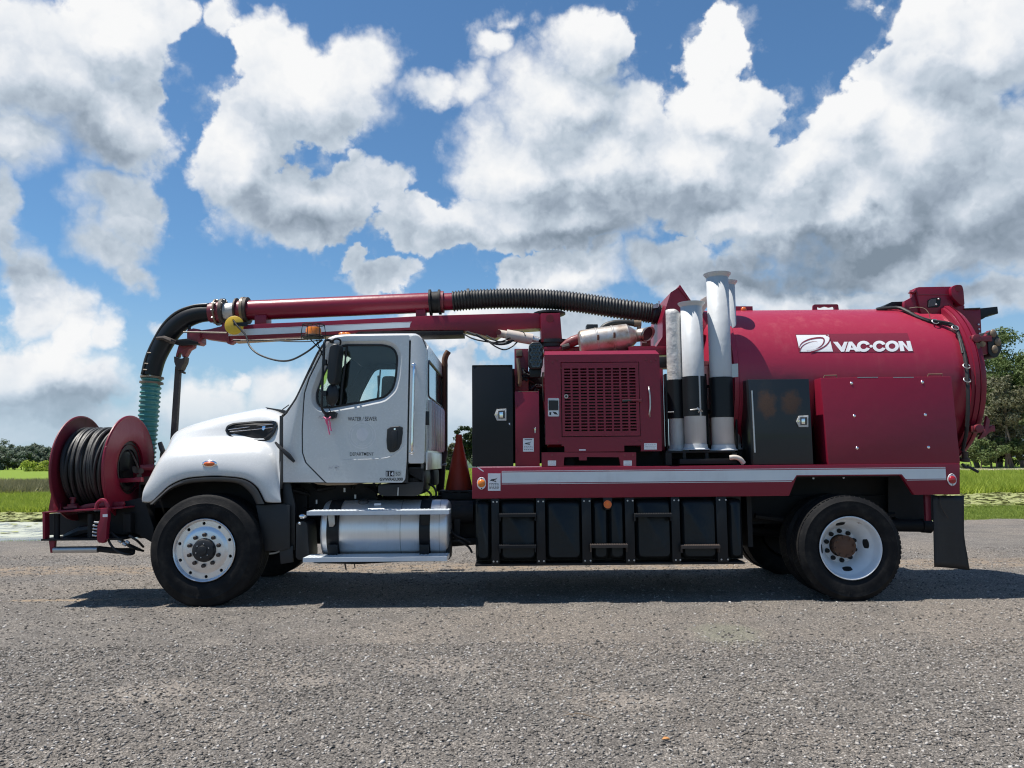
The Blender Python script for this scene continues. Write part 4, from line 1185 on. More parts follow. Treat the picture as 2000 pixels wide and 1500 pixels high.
# door furniture
dm = MB(); dm.pprism([(756, 838), (763, 833.5), (780, 832), (786.5, 834.5), (786.5, 846), (784, 866), (779, 877), (770, 883), (761, 883.5), (756, 877), (754.5, 860)], .126, .142)
hdl = dm.build('door_handle', 'plastic', cab, bevel=.008, segs=3)
MB().pprism([(764, 842), (776, 840), (775, 872), (766, 876)], .116, .13).build('handle_grip', 'ink', cab, bevel=.008)
MB().cyl(P(771, 838, .126), P(771, 838, .126) + Vector((0, -.004, 0)), .010, n=12).build('door_lock', 'chrome', cab)
gh = MB(); gh.tube(pspl([(808, 714, .138), (808.5, 719, .085), (807, 780, .08), (805.5, 840, .08), (804.5, 878, .085), (804, 883, .138)], 30), .0145, 10)
gh.sphere(P(808, 714, .135), (.025, .012, .028), 10, 6).sphere(P(804, 883, .135), (.025, .012, .028), 10, 6); gh.build('grab_handle', 'chrome', cab)
text_mesh('WATER / SEWER', 679.5, 814, 736.5, 822.2, .138, 'ink', 'door_lettering', cab, .008)
text_mesh('DEPARTMEN', 683.5, 883.5, 725, 890, .138, 'ink', 'door_lettering', cab, .006)
text_mesh('T', 725.6, 884, 730.4, 890, .138, 'ink', 'door_lettering', cab, .0)
text_mesh('GVWR43,000', 741.5, 933, 787, 940, .138, 'ink', 'door_lettering', cab, .028)
MB().pprism([(753.5, 919.5), (770, 919.5), (770, 930.5), (753.5, 930.5)], .1355, .1385).build('model_badge', 'ink', cab, smooth=False)
MB().pprism([(770.6, 919.5), (784, 919.5), (784, 930.5), (770.6, 930.5)], .1355, .1385).build('model_badge', 'steel', cab, smooth=False)
text_mesh('114', 755, 921, 769, 929.6, .1352, 'decal', 'badge_digits', cab, .02)
text_mesh('SD', 773, 921.5, 782, 928.8, .1352, 'ink', 'badge_letters', cab, .0)
# round ghost mark left by a removed seal, and a smudge
gm = MB(); c0 = P(707.5, 850, .1375)
for ra, rb in ((.138, .131), (.112, .108)):
    o_ = circle_pts(c0, ra, 40); i_ = circle_pts(c0, rb, 40)
    gm.loft([o_, i_], closed=True)
gm.add(circle_pts(c0 + Vector((0, 0, .01)), .062, 12, r2=.07), [tuple(range(12))])
gm.build('seal_ghost', 'ghost', cab, smooth=False)
sm_ = MB()
for k in range(26):
    x = 640 + random.random() * 24; y = 909 + random.random() * 9; w_ = 1 + random.random() * 3
    sm_.pprism([(x, y), (x + w_, y - .4), (x + w_, y + .6), (x, y + .9)], .1368, .1374)
for k in range(9):
    x = 621 + random.random() * 14; y = 812 + random.random() * 7
    sm_.pprism([(x, y), (x + 3.5, y - 1.5), (x + 3.6, y - 1), (x, y + .6)], .1368, .1374)
sm_.build('decal_residue', 'smudge', cab, smooth=False)
# mirrors
mr = MB(); mr.tube(pspl([(650, 668, .14), (641, 664, .02), (634, 668, -.05), (632.5, 690, -.06), (630.5, 730, -.06), (629, 770, -.06), (628.5, 795, -.05), (634, 806, .0), (645, 808, .13)], 40), .014, 8)
mr.tube(pspl([(646, 669, .06), (655, 662, .02), (664, 664, .05), (665, 671, .10), (662, 675, .14)], 16), .010, 7)
mr.pprism([(633, 806), (652, 803), (656, 806), (654, 815), (645, 818), (634, 815)], .06, .14)
for y in (707, 768): mr.pbox(629.5, y - 5, 637, y + 5, -.085, -.035)
for y in (712, 772): mr.tube([P(632, y, -.06), P(644, y, -.03)], .010, 6)
mirr = mr.build('mirror_arm', 'plastic', cab, bevel=0)
mm = MB(); o3 = rounded([P(x, y, -.11) for x, y in ((643, 677), (650, 671), (660, 671), (661.5, 684), (655, 744), (650, 751), (642, 750), (637.5, 740), (640, 700))], .05, 4)
mm.prism(o3, [(p.x + .02, .05, p.z) for p in o3]); mm.build('mirror_head', 'plastic', mirr, bevel=.022, segs=3)
mm = MB(); c0 = P(649, 771, -.02); mm.sphere(c0, (.066, .06, .112), 18, 12); mm.build('spot_mirror', 'plastic', mirr)
MB().tube(pspl([(637, 775, -.05), (640, 792, -.02), (646, 806, .06), (640, 816, .08)], 14), .0045, 6).build('mirror_cable', 'plastic', mirr)
# far-side mirror, seen through the cab
fmr = MB(); q = P(760, 765, 2.45); o3 = rounded([(q.x + dx, 2.36, q.z + dz) for dx, dz in ((-.10, -.22), (.09, -.22), (.10, .2), (-.08, .2))], .05, 4); fmr.prism(o3, [(p.x, 2.5, p.z) for p in o3])
fmr.tube([(q.x - .12, 2.3, q.z + .2), (q.x - .14, 2.45, q.z), (q.x - .12, 2.3, q.z - .3)], .014, 7)
fmr.build('far_mirror', 'plastic', cab, bevel=.02)
q = P(681, 732, 2.42); MB().sphere(q, (.085, .05, .12), 16, 10).build('far_spot_mirror', 'plastic', cab)
# amber beacon in its wire cage
bc = MB(); c0 = P(612, 660, -.02)
bc.lathe([(0, .0), (0, .105), (.012, .105), (.02, .085)], c0, (0, 0, 1), 28)
for zz, rr_ in ((.02, .118), (.135, .108)):
    ring = circle_pts(c0 + Vector((0, 0, zz)), rr_, 24, u=(1, 0, 0), w=(0, 1, 0)); bc.tube(ring + ring[:1], .0045, 5)
for k in range(6):
    a = R(60 * k + 15); e_ = Vector((math.cos(a), math.sin(a), 0)); bc.tube([c0 + e_ * .118 + Vector((0, 0, -.01)), c0 + e_ * .118 + Vector((0, 0, .06)), c0 + e_ * .108 + Vector((0, 0, .135))], .004, 5)
    bc.tube([c0 + e_ * .108 + Vector((0, 0, .135)), c0 + Vector((0, 0, .138))], .0035, 5)
for a, b in (((606, 662), (632, 690)), ((618, 664), (634, 705))): bc.tube([P(*a, -.02), P(*b, -.05)], .006, 6)
bcn = bc.build('beacon_cage', 'black_dusty', cab, 'wire-caged amber roof beacon')
MB().lathe([(.018, .072), (.03, .080), (.085, .078), (.108, .066), (.115, 0)], c0, (0, 0, 1), 28).build('beacon_lens', 'amber', bcn)

# --- pink ribbon tied to the mirror bracket
rb = MB()
for k, (dx, L) in enumerate(((0, 33), (3, 26), (-2, 20))):
    a = pspl([(638 + dx, 816, .05), (640 + dx * 1.5, 825, .04), (641 + dx * 1.2, 816 + L * .6, .055), (644 + dx, 816 + L, .05)], 8)
    rb.loft([[p + Vector((-.007, 0, 0)) for p in a], [p + Vector((.0, -.005, 0)) for p in a], [p + Vector((.007, .003, 0)) for p in a]])
rb.tube([P(632, 815, .04), P(638, 819, .03), P(646, 815, .05)], .010, 6)
tag(rb.build('ribbon', 'pink'), 'pink ribbon tied to the driver mirror bracket', 'ribbon')
# ------------------------------------------------------------------ front bumper, hose reel
FY = .06
bp = MB()
bp.pprism([(82, 1000), (118, 997), (190, 993), (240, 990), (240, 993), (190, 997), (118, 1001), (82, 1003)], FY, 1.15)
bp.pprism([(82.5, 1002), (87.5, 1002), (88, 1054), (83, 1054)], FY, .14)
bp.pprism([(95, 1056), (107, 1054), (105, 1080), (98, 1080)], FY + .06, FY + .10)
bumper = bp.build('front_bumper_deck', 'maroon', truck, 'maroon steel deck in front of the hood', bevel=.004)
q0 = P(80, 1054, FY); q1 = P(190, 1054, FY)
MB().box(q0.x, q1.x + .25, FY, 1.15, q0.z - .012, q0.z + .006).build('lower_deck_plate', 'black_dusty', bumper)
MB().box(P(90, 1000, .5).x, P(262, 1000, .5).x, .55, 1.1, q0.z, P(90, 1004, .5).z).build('bumper_box', 'dark', bumper)
for px, r in ((111, .030), (178, .032)):
    MB().cyl(P(px, 1004, .16), P(px, 1052, .16), r, n=14).build('guide_roller', 'black_dusty', bumper)
MB().tube([P(128, 1048, .3), P(160, 1036, .22), P(196, 1030, .2)], [.03, .05, .03], 8).build('rubber_flap', 'rubber', bumper)
MB().cyl(P(106, 1074, .14), P(192, 1073, .14), .034, n=14).build('cross_roller', 'steel', bumper)
MB().tube([P(192, 1072, .16), P(230, 1076, .18), P(262, 1076, .3)], .03, 8).build('cross_bar', 'dark', bumper)
# gusset at the front left
gs = MB(); gs.pprism([(94, 998), (103, 946), (106, 938), (111, 935.5), (114, 938), (118, 965), (120, 998)], .62, .66)
gs.pprism([(103, 998), (104, 984), (108, 980), (114, 979.5), (117.5, 984), (119, 998)], .20, .24)
gs.build('deck_gusset', 'maroon', bumper, bevel=.004)['kind'] = 'stuff'
# tow arm with its hook
ta = MB(); ta.pprism([(196, 993), (209.5, 992), (211, 1012), (209, 1022), (207, 1052), (202, 1061), (192, 1060), (189, 1055), (190, 1028), (195, 1014)], -.02, .04)
arm = ta.build('pinch_arm', 'maroon', bumper, bevel=.006)
MB().tube(pspl([(188, 993, .02), (190, 984, .02), (196, 978, .02), (203, 977, .02), (208, 983, .02), (211, 992, .02)], 16), .020, 8).build('arm_hook', 'maroon', arm)
MB().pprism([(200.5, 1004.5), (210, 1004), (210, 1009.5), (200.5, 1010)], -.022, -.019).build('arm_label', 'decal', arm, smooth=False)
me = MB().cyl((0, 0, 0), (-.045, 0, .006), .010, n=8).mesh('arm_bolt', 'steel')
for k in range(5): share('arm_bolt', me, arm, P(190.5 - (k > 2) * 1.0 + (k == 0) * 2.5, 1021 + 6.4 * k, .0))
MB().pprism([(148, 992), (166, 985), (190, 981), (240, 980), (242, 984), (240, 990), (190, 990), (160, 995)], .22, .26).build('deck_rail', 'maroon', bumper, bevel=.004)
cl = MB(); cl.lathe([(0, 0), (0, .055), (.03, .055), (.035, .025), (.08, .022), (.085, .035), (.10, .032), (.10, 0)], P(142, 990, .25), (0, 0, 1), 14); cl.pprism([(124, 990), (150, 988), (150, 992), (124, 994)], .18, .3)
cl.build('deck_swivel', 'maroon_rust', bumper)
horn = MB(); horn.pprism([(210, 985), (240, 980), (275, 972), (285, 985), (300, 1030), (300, 1062), (262, 1040), (240, 1045), (210, 1040)], .30, .40); horn.build('frame_horn', 'dark', truck, bevel=.01)
MB().pprism([(240, 1003), (255, 1003), (255, 1040), (240, 1040)], .2, .30).build('valve_block', 'black_dusty', truck, bevel=.006)
for k, pts in enumerate((((208, 1035, .1), (213, 1058, .08), (228, 1076, .08), (250, 1083, .1), (262, 1080, .2), (252, 1074, .3)), ((216, 1040, .12), (232, 1052, .1), (250, 1062, .12), (275, 1074, .25)), ((222, 1046, .12), (240, 1058, .1), (258, 1070, .14), (280, 1076, .3)), ((252, 1046, .1), (268, 1056, .12), (280, 1068, .3)))):
    MB().tube(pspl(pts, 20), .012, 7).build('hydraulic_hose', 'rubber', truck)
for a, b in (((231, 1055), (237, 1059)), ((246, 1057), (252, 1061)), ((240, 1061), (246, 1065))):
    MB().tube([P(*a, .09), P(*b, .09)], .016, 8).build('hose_fitting', 'steel', truck)

# reel: axis along the truck
RX0, RX1, RYc, RZ, RR = -4.655, -4.125, .56, 1.375, .545
O = Vector((RX0, RYc, RZ)); L = RX1 - RX0
rd_ = MB(); rd_.lathe([(.0, .25), (L, .25)], O, (1, 0, 0), 40); reel = rd_.build('hose_reel', 'maroon', truck, 'maroon hose reel wound with black jetting hose')
for x, s in ((0, -1), (L, 1)):
    f = MB(); f.lathe([(x - .012, .285), (x - .012 + s * .02, .40), (x - .01, RR - .02), (x - .014, RR), (x - .006, RR + .014), (x + .006, RR + .014), (x + .014, RR), (x + .01, RR - .02), (x + .012 + s * .02, .40), (x + .012, .285)], O, (1, 0, 0), 72, closed=True)
    f.build('reel_flange', 'maroon_rust' if s < 0 else 'maroon', reel, 'rust-streaked left reel flange' if s < 0 else None, angle=40)
MB().lathe([(.015, .2), (.015, .385), (L - .015, .385), (L - .015, .2)], O, (1, 0, 0), 48).build('inner_hose_wrap', 'hose_black', reel)
# wound hose: real turns with slightly wandering lay
hz = MB(); pts = []
turns = 17; lay = L - .07
for layer, rad in ((0, .388), (1, .419)):
    n_ = turns * 40; pts = []
    for i in range(n_ + 1):
        t = i / 40 * 2 * math.pi; q = i / n_
        if layer == 1: q = 1 - q
        wob = .022 * math.sin(t * .37 + layer) + .016 * math.sin(t * 1.0 + 3 * math.sin(i / 300)) + .012 * math.sin(t * 2.1 + i * .013)
        rr_ = rad + .006 * math.sin(t * .5 + layer * 2)
        pts.append((RX0 + .035 + min(max(q * lay + wob, 0.0), lay), RYc + rr_ * math.cos(t), RZ + rr_ * math.sin(t)))
    hz.tube(pts, .0165, 7)
hz.build('wound_hose', 'hose_black', reel, 'black jetting hose wound on the reel')
# stand, drive and chain wheel in the reel's open side
sd = MB(); sd.pprism([(220.5, 936), (229, 934), (232, 978), (219, 979)], .32, .36); sd.pprism([(229, 935), (275, 932), (276, 941), (229, 943)], .36, .42)
sd.pprism([(258, 915), (300, 912), (300, 960), (262, 960)], .75, .8)
sd.build('reel_stand', 'maroon', reel, bevel=.004)['kind'] = 'stuff'
MB().box(RX1 - .14, RX1 - .02, .40, .60, 1.34, 1.60).build('gear_housing', 'black', reel, bevel=.01)
MB().lathe([(-.02, .0), (-.02, .19), (.0, .20), (.02, .19), (.02, .0)], (RX1 - .07, .70, 1.37), (1, 0, 0), 44).build('chain_wheel', 'black_dusty', reel)
MB().lathe([(-.012, .188), (-.012, .222), (.012, .222), (.012, .188)], (RX1 - .07, .70, 1.37), (1, 0, 0), 44, closed=True).build('wheel_rim', 'plastic', reel)
ml = MB()
for (px, py, r) in ((266, 918, .036), (275, 920, .030), (272, 930, .026), (262, 914, .022)):
    ml.cyl(P(px, py, .50), P(px, py, .58), r, n=14)
ml.tube(pspl([(270, 914, .5), (264, 900, .5), (256, 884, .52), (249, 880, .55), (243, 890, .56), (240, 930, .56), (238, 970, .56)], 24), .010, 7)
ml.build('swivel_joint', 'dark_rust', reel)['kind'] = 'stuff'
MB().tube([P(274, 914, .66), P(300, 913, .72)], .035, 10).build('reel_motor', 'maroon_rust', reel)
MB().pprism([(272, 932), (296, 930), (296, 960), (275, 965)], .55, .9).build('reel_arm', 'dark_rust', reel, bevel=.01)

# ------------------------------------------------------------------ boom
BY = 1.20
boom_b = MB()
def bside(pts, y0, y1): boom_b.pprism(pts, y0, y1)
BEAM = [(445, 636), (512, 632), (620, 627.5), (750, 621), (830, 616.5), (1030, 611), (1060, 612), (1060, 640), (992, 644), (980, 652), (968, 660), (955, 657), (905, 645), (890, 645), (800, 645), (750, 646.5), (620, 655.5), (450, 665)]
bside(BEAM, BY - .13, BY + .13)
boom = boom_b.build('boom', 'maroon', truck, 'maroon boom beam with white stripe', bevel=.008)
MB().pprism([(446, 645.5), (475, 643.8), (620, 637.5), (750, 631.8), (802, 630), (800, 639.5), (750, 641.7), (620, 648.6), (446, 656.5)], BY - .134, BY - .1305).build('boom_stripe', 'stripe', boom, smooth=False)
MB().pprism([(446, 644.2), (620, 636.0), (804, 628.4), (804, 629.2), (620, 636.9), (446, 645.1)], BY - .134, BY - .1305).build('boom_pinstripe', 'stripe', boom, smooth=False)
MB().pprism([(700, 647.6), (905, 645.8), (905, 653.5), (780, 656.6), (690, 655)], BY - .15, BY + .15).build('boom_wear_plate', 'black_dusty', boom, bevel=.003)
me = MB().cyl((0, 0, 0), (0, -.012, 0), .017, n=10).mesh('plate_bolt', 'dark')
for px in (706, 749, 826, 842, 858): share('plate_bolt', me, boom, P(px, 651, BY - .15))
en = MB(); en.pprism([(390, 645), (410, 642.5), (432, 637), (436, 630), (448, 628), (448, 667), (435, 666), (400, 661), (392, 658)], BY - .07, BY + .07)
en.pprism([(440, 664), (458, 662), (456, 668), (450, 672), (444, 671)], BY - .05, BY + .05)
en.build('boom_end_plate', 'maroon_rust', boom, bevel=.005)
MB().pprism([(497, 616), (520, 615), (520, 634), (497, 635)], BY - .10, BY + .10).pprism([(812, 605), (831, 604), (831, 624), (812, 625)], BY - .08, BY + .08).build('tube_saddle', 'maroon', boom, bevel=.004)['kind'] = 'stuff'
hd = MB(); hd.pprism([(365, 645), (377, 641), (390, 643), (390, 668), (385, 672), (369, 669), (365, 663)], BY - .10, BY + .10)
hd.pprism([(349, 673), (378, 671), (377, 678), (368, 683), (361, 696), (356, 697), (354.5, 690), (351.5, 687.5), (348, 690), (346, 697), (342.5, 697), (344, 690)], BY - .05, BY + .05)
hd.build('boom_head', 'maroon_rust', boom, bevel=.005)
MB().pprism([(336, 664), (366, 661), (386, 668), (386, 672), (350, 674), (337, 671)], BY - .12, BY - .04).build('head_link', 'black_dusty', boom, bevel=.004)
MB().tube([P(306, 661, 1.05), P(320, 660, 1.02), P(334, 666, 1.02), P(342, 668, 1.05)], [.018, .026, .032, .022], 8).build('hose_clamp_arm', 'dark_rust', boom)
MB().tube([P(369, 624, BY - .03), P(370, 646, BY - .03)], .02, 8).build('elbow_prop', 'black', boom)
MB().tube([P(358, 648.5, 1.05), P(443, 650, 1.0)], .009, 6).build('cable_guide_rod', 'bronze', boom)
yd = MB(); c0 = P(457.5, 635.3, .98); yd.lathe([(-.012, 0), (-.012, .100), (-.006, .109), (.006, .109), (.012, .100), (.012, 0)], c0, (0, 1, 0), 40)
yd.cyl(P(455, 625, .968), P(455, 625, .955), .012, n=10); yd.build('signal_disc', 'yellow', boom, 'yellow round disc on boom end')
MB().pprism([(456, 630), (483, 629), (483, 637.5), (456, 635.5)], .962, .967).build('disc_bracket', 'black', boom, smooth=False)
MB().tube(pspl([(456, 626, .95), (463, 636, .93), (480, 655, .9), (487, 675, .85), (502, 690, .75), (525, 700, .6), (550, 705, .45), (572, 702, .3), (600, 687, .12), (620, 671, .0), (629, 664, -.04)], 50), .0105, 8).build('sagging_cable', 'rubber', boom)
MB().tube(pspl([(455, 664, 1.05), (500, 665, 1.05), (540, 663.5, 1.05), (590, 662, 1.05), (640, 655, 1.08), (690, 655, 1.08)], 40), .010, 6).build('boom_cable', 'rubber', boom)
MB().tube(pspl([(470, 665, 1.02), (520, 664.5, 1.0), (565, 667, .8), (600, 667, .3), (628, 664, .0)], 30), .006, 6).build('thin_cable', 'rubber', boom)
# suction tube
s0, s1 = P(485, 606.5, BY), P(841, 591, BY)
MB().tube(spline([s0, s1], 12), .119, 40).build('suction_tube', 'maroon', boom, 'long maroon suction tube above the cab')
def ringset(name, m, segs, parent, n=40):
    mb = MB()
    for (pa, pb, r) in segs:
        a = P(*pa, BY); b = P(*pb, BY); mb.lathe([(0, 0), (0, r), ((b - a).length, r), ((b - a).length, 0)], a, b - a, n)
    return mb.build(name, m, parent)
ringset('tube_collar', 'maroon_rust', [((411, 611), (421, 610.5), .118)], boom)
ringset('tube_collar', 'maroon_rust', [((421, 610.5), (436, 609.5), .127)], boom)
ringset('flange_ring', 'bronze', [((423, 610.2), (426, 610), .158)], boom)
ringset('flange_ring', 'dark_rust', [((434, 609.7), (440, 609.4), .160)], boom)
ringset('white_tube_sleeve', 'galv_dent', [((440, 609.4), (464, 608), .104)], boom)
ringset('flange_ring', 'dark_rust', [((462, 608), (465, 607.9), .155)], boom)
ringset('tube_collar', 'maroon_rust', [((465, 607.9), (476, 607.3), .122)], boom)
ringset('flange_ring', 'bronze', [((475, 607.3), (480, 607), .165)], boom)
ringset('flange_ring', 'dark_rust', [((480, 607), (486, 606.8), .160)], boom)
me = MB().cyl((-.02, 0, 0), (.02, 0, 0), .010, n=6).mesh('flange_bolt', 'steel')
for px, py in ((424, 610), (437, 609.6), (478, 607.2)):
    for k in range(10):
        a = 2 * math.pi * k / 10; share('flange_bolt', me, boom, P(px, py, BY) + Vector((0, -math.cos(a) * .143, math.sin(a) * .143)))
ringset('coupling', 'black_dusty', [((839, 591), (843, 590.8), .155), ((843, 590.8), (857, 590.2), .128), ((857, 590.2), (861, 590), .150)], boom)
ringset('coupling_flange', 'maroon_rust', [((861, 590), (867, 589.8), .130)], boom)
ringset('short_tube', 'maroon', [((866, 589.8), (886, 588.8), .103)], boom)
# corrugated hose
def corrugated(path, r, amp, pitch, n=28, per=6):
    p = spline(path, 400); L_ = sum((b - a).length for a, b in zip(p, p[1:]))
    N_ = int(L_ / pitch) * per; q = spline(path, N_ + 1)
    rs = [r + amp * (1 if (i % per) in (1, 2, 3) else -1) * (1 if (i % per) != 2 else 1.25) for i in range(N_ + 1)]
    return MB().tube(q, rs, n)
corrugated([P(x, y, BY) for x, y in ((884, 588.5), (920, 585.5), (970, 583.5), (1020, 583.3), (1070, 585), (1130, 591), (1200, 601.5), (1270, 611.5), (1291, 616))], .114, .0065, .037).build('corrugated_suction_hose', 'hose_black', boom, 'ribbed black hose from boom to hopper', angle=80)
MB().tube([P(913, 584, BY), P(918, 583.6, BY)], .124, 28).build('hose_band', 'rubber', boom)
MB().tube([P(1277, 612.5, BY), P(1283, 614, BY)], .127, 28).build('hose_band', 'black', boom)
MB().pprism([(1276, 594), (1284, 594), (1285, 601), (1276, 602)], 1.07, 1.12).tube([P(1286, 601, 1.1), P(1287, 588, 1.1)], .008, 6).build('hose_buckle', 'steel', boom)
# elbow with its flat wear back
ep = [P(x, y, BY) for x, y in ((413, 611), (386, 614), (360, 624.5), (337, 644), (319, 671), (305, 701), (297.5, 733))]
ee = MB(); ee.tube(spline(ep, 40), [.098 + .016 * math.sin(math.pi * i / 39) for i in range(40)], 28)
elbow = ee.build('elbow', 'black', boom, 'black curved elbow at boom end')
eo = [P(x, y, BY) for x, y in ((413, 595), (382, 598), (350, 610), (325, 632), (306, 662), (290, 697), (281, 733))]
es = spline(eo, 40); wb = MB()
wb.loft([[p + Vector((0, -.085, 0)) for p in es], [p + Vector((0, .085, 0)) for p in es]])
wbo = wb.build('elbow_wear_back', 'flare', elbow); wbo.modifiers.new('thick', 'SOLIDIFY').thickness = .02
for px, py in ((288, 689), (282.5, 710), (280, 722)):
    MB().tube([P(px, py, BY - .09), P(px + 7, py + .5, BY - .10)], .008, 6).build('wear_back_tab', 'bronze', elbow)
# teal drop hose
corrugated([P(x, y, BY) for x, y in ((296.5, 738), (294, 765), (290.5, 810), (286.5, 855), (284, 890), (282, 935))], .107, .0075, .052, per=6).build('teal_drop_hose', 'hose_teal', boom, 'teal ribbed hose hanging behind the reel', angle=80)
for py, r in ((737, .126), (747.5, .128)):
    c0 = P(296.5 - (py - 737) * .1, py, BY); mb = MB(); mb.lathe([(-.012, r - .02), (-.012, r), (.012, r), (.012, r - .02)], c0, (P(294, 765, BY) - P(297, 733, BY)), 36, closed=True)
    mb.box(c0.x + .10, c0.x + .15, BY - .05, BY - .01, c0.z - .03, c0.z - .005); mb.build('hose_clamp', 'bronze', boom)
# prop post under the boom head
pm = MB(); pm.pprism([(339.5, 696), (343, 697), (346, 700), (356, 700), (359, 697), (361.5, 696.5), (360, 707), (355, 717), (353, 722), (345, 722), (343, 716), (340, 707)], BY - .06, BY + .06)
a, b = P(348.8, 716, BY), P(335, 935, BY)
pm.box(0, 0, 0, 0, 0, 0) if False else None
pm.prism([a + Vector((-.030, -.03, 0)), a + Vector((.030, -.03, 0)), b + Vector((.034, -.03, 0)), b + Vector((-.034, -.03, 0))], [a + Vector((-.030, .03, 0)), a + Vector((.030, .03, 0)), b + Vector((.034, .03, 0)), b + Vector((-.034, .03, 0))])
pm.pprism([(353, 722), (359, 726), (358.5, 730), (352, 727)], BY - .03, BY + .03)
pm.build('boom_prop', 'dark_rust', truck, 'rusty brown post propping the boom end', bevel=.004)
# turret
tu = MB(); tu.pprism([(1056, 612), (1094, 611), (1098.5, 668), (1057, 668)], BY - .2, BY + .2)
turret = tu.build('boom_turret', 'maroon', truck, bevel=.01)
MB().cyl(P(1074, 622, BY - .2), P(1074, 622, BY - .215), .045, n=24).build('turret_pin', 'maroon_rust', turret)
c0 = P(1073, 613.5, BY); MB().lathe([(-.035, 0), (-.035, .12), (-.012, .18), (-.006, .19), (.012, .19), (.02, .17), (.03, .05), (.03, 0)], c0, (0, 0, 1), 40).build('turret_cap', 'plastic', turret)
c0 = P(1078, 675, BY); g = MB(); g.lathe([(-.03, 0), (-.03, .20), (.012, .20), (.012, .225), (.05, .225), (.05, 0)], c0, (0, 0, 1), 44); g.build('slew_ring', 'plastic', turret)
for k in range(44):
    pass
hm_ = MB(); hm_.tube([P(1096, 678, .95), P(1108, 671, .95), P(1118, 667, .95), P(1131, 662, .95)], [.03, .05, .062, .06], 12); hm_.build('slew_motor', 'maroon_rust', turret)
MB().tube([P(1098, 679, .9), P(1112, 675, .9)], .03, 8).build('motor_fitting', 'rubber', turret)
# lift cylinder below the beam
lc = MB(); lc.tube([P(972, 651, 1.02), P(990, 654, 1.02)], .045, 12); lc.cyl(P(989, 654, 1.02), P(1040, 663, 1.02), .064, n=20)
lift = lc.build('lift_cylinder', 'hydr', turret, 'pale rust-spotted lift cylinder')
MB().cyl(P(1040, 663, 1.02), P(1052, 666, 1.02), .045, n=14).build('cylinder_eye', 'steel', lift)
MB().cyl(P(974, 649, .93), P(974, 649, 1.1), .03, n=14).build('pivot_pin', 'maroon_rust', lift)
for k, pts in enumerate((((905, 652, 1.05), (925, 662, 1.0), (955, 668, .98), (985, 668, .98), (1010, 664, 1.0)), ((912, 648, 1.05), (935, 657, 1.0), (965, 671, .96), (990, 671, .98), (1008, 660, 1.0)), ((930, 652, 1.0), (950, 664, .95), (968, 677, .92), (985, 683, .92), (1000, 677, .95), (1010, 668, .98)), ((950, 655, 1.0), (965, 664, .96), (980, 667, .96), (1005, 655, .98), (1020, 648, 1.0), (1026, 656, .96)))):
    MB().tube(pspl(pts, 24), .0085 if k != 1 else .013, 7).build('lift_hose', 'rubber', turret)
# ------------------------------------------------------------------ body: skirt rail, deck, water tanks
SX0, SX1 = P(922, 942, YN).x, P(1877, 935, YN).x
SZ1, SZ0 = 1.344, 1.033
def SX(px): return P(px, 940, YN).x
ax0, ax1, ax2, ax3 = SX(1540), SX(1557), SX(1761), SX(1784)
AZ = P(1660, 929.5, YN).z
prof = [(SX0, SZ0), (ax0, SZ0), (ax1, AZ), (ax2, AZ), (ax3, SZ0), (SX1 - .02, SZ0), (SX1, SZ1), (SX0, SZ1)]
sk = MB(); sk.prism([(x, YN, z) for x, z in prof], [(x, YN + .05, z) for x, z in prof])
skirt = sk.build('skirt_rail', 'maroon', truck, 'maroon side rail with white stripe and wheel arch cut-out', bevel=.006)
MB().prism([(x, 2 * YC - YN, z) for x, z in prof], [(x, 2 * YC - YN - .05, z) for x, z in prof]).build('far_skirt_rail', 'maroon', truck)
MB().box(SX0, SX1, YN + .05, 2 * YC - YN - .05, SZ1 - .06, SZ1 - .004).build('deck_plate', 'maroon', truck)
MB().box(SX0 + .02, SX0 + .06, YN + .05, 2 * YC - YN - .05, SZ0, SZ1 - .06).build('front_bulkhead', 'black', truck)
def S(px, z): return (SX(px), YN - .0035, z)
def zz(px, py): return P(px, py, YN).z
stz1, stz0 = zz(1400, 919), zz(1400, 939.5)
st_ = [(980, stz0), (1549, stz0), (1556, AZ + .012), (1762, AZ + .012), (1769, stz0 + .004), (1848, stz0 + .004), (1848, stz1), (980, stz1)]
MB().prism([S(x, z) for x, z in st_], [(SX(x), YN - .0005, z) for x, z in st_]).build('white_stripe', 'stripe', skirt, smooth=False)
for a, b, x0, x1 in ((stz1 + .008, stz1 + .014, 980, 1848), (stz0 - .014, stz0 - .008, 980, 1546), (stz0 - .010, stz0 - .004, 1771, 1848)):
    MB().prism([S(x0, a), S(x1, a), S(x1, b), S(x0, b)], [(SX(x), YN - .0005, z) for x, z in ((x0, a), (x1, a), (x1, b), (x0, b))]).build('pinstripe', 'stripe', skirt, smooth=False)
def oval_light(px, py, m, name, rx=.046, rz=.062, rl=.040):
    c = P(px, py, YN); mb = MB(); mb.lathe([(0, 0), (-.008, rx), (-.014, rx * .95), (-.014, 0)], c, (0, 1, 0), 32)
    mb.v = [(x, y, c.z + (z - c.z) * rz / rx) for x, y, z in mb.v]
    bz = mb.build(name, 'decal', skirt)
    MB().sphere((c.x, YN - .014, c.z), (rl, .022, rl), 24, 12).build('light_lens', m, bz)
    for dz in (-.052, .052): MB().cyl((c.x, YN - .013, c.z + dz), (c.x, YN - .017, c.z + dz), .006, n=8).build('light_screw', 'ink', bz)
oval_light(940.5, 944, 'amber', 'amber_marker_light'); oval_light(1858.5, 937, 'red_lens', 'red_marker_light')
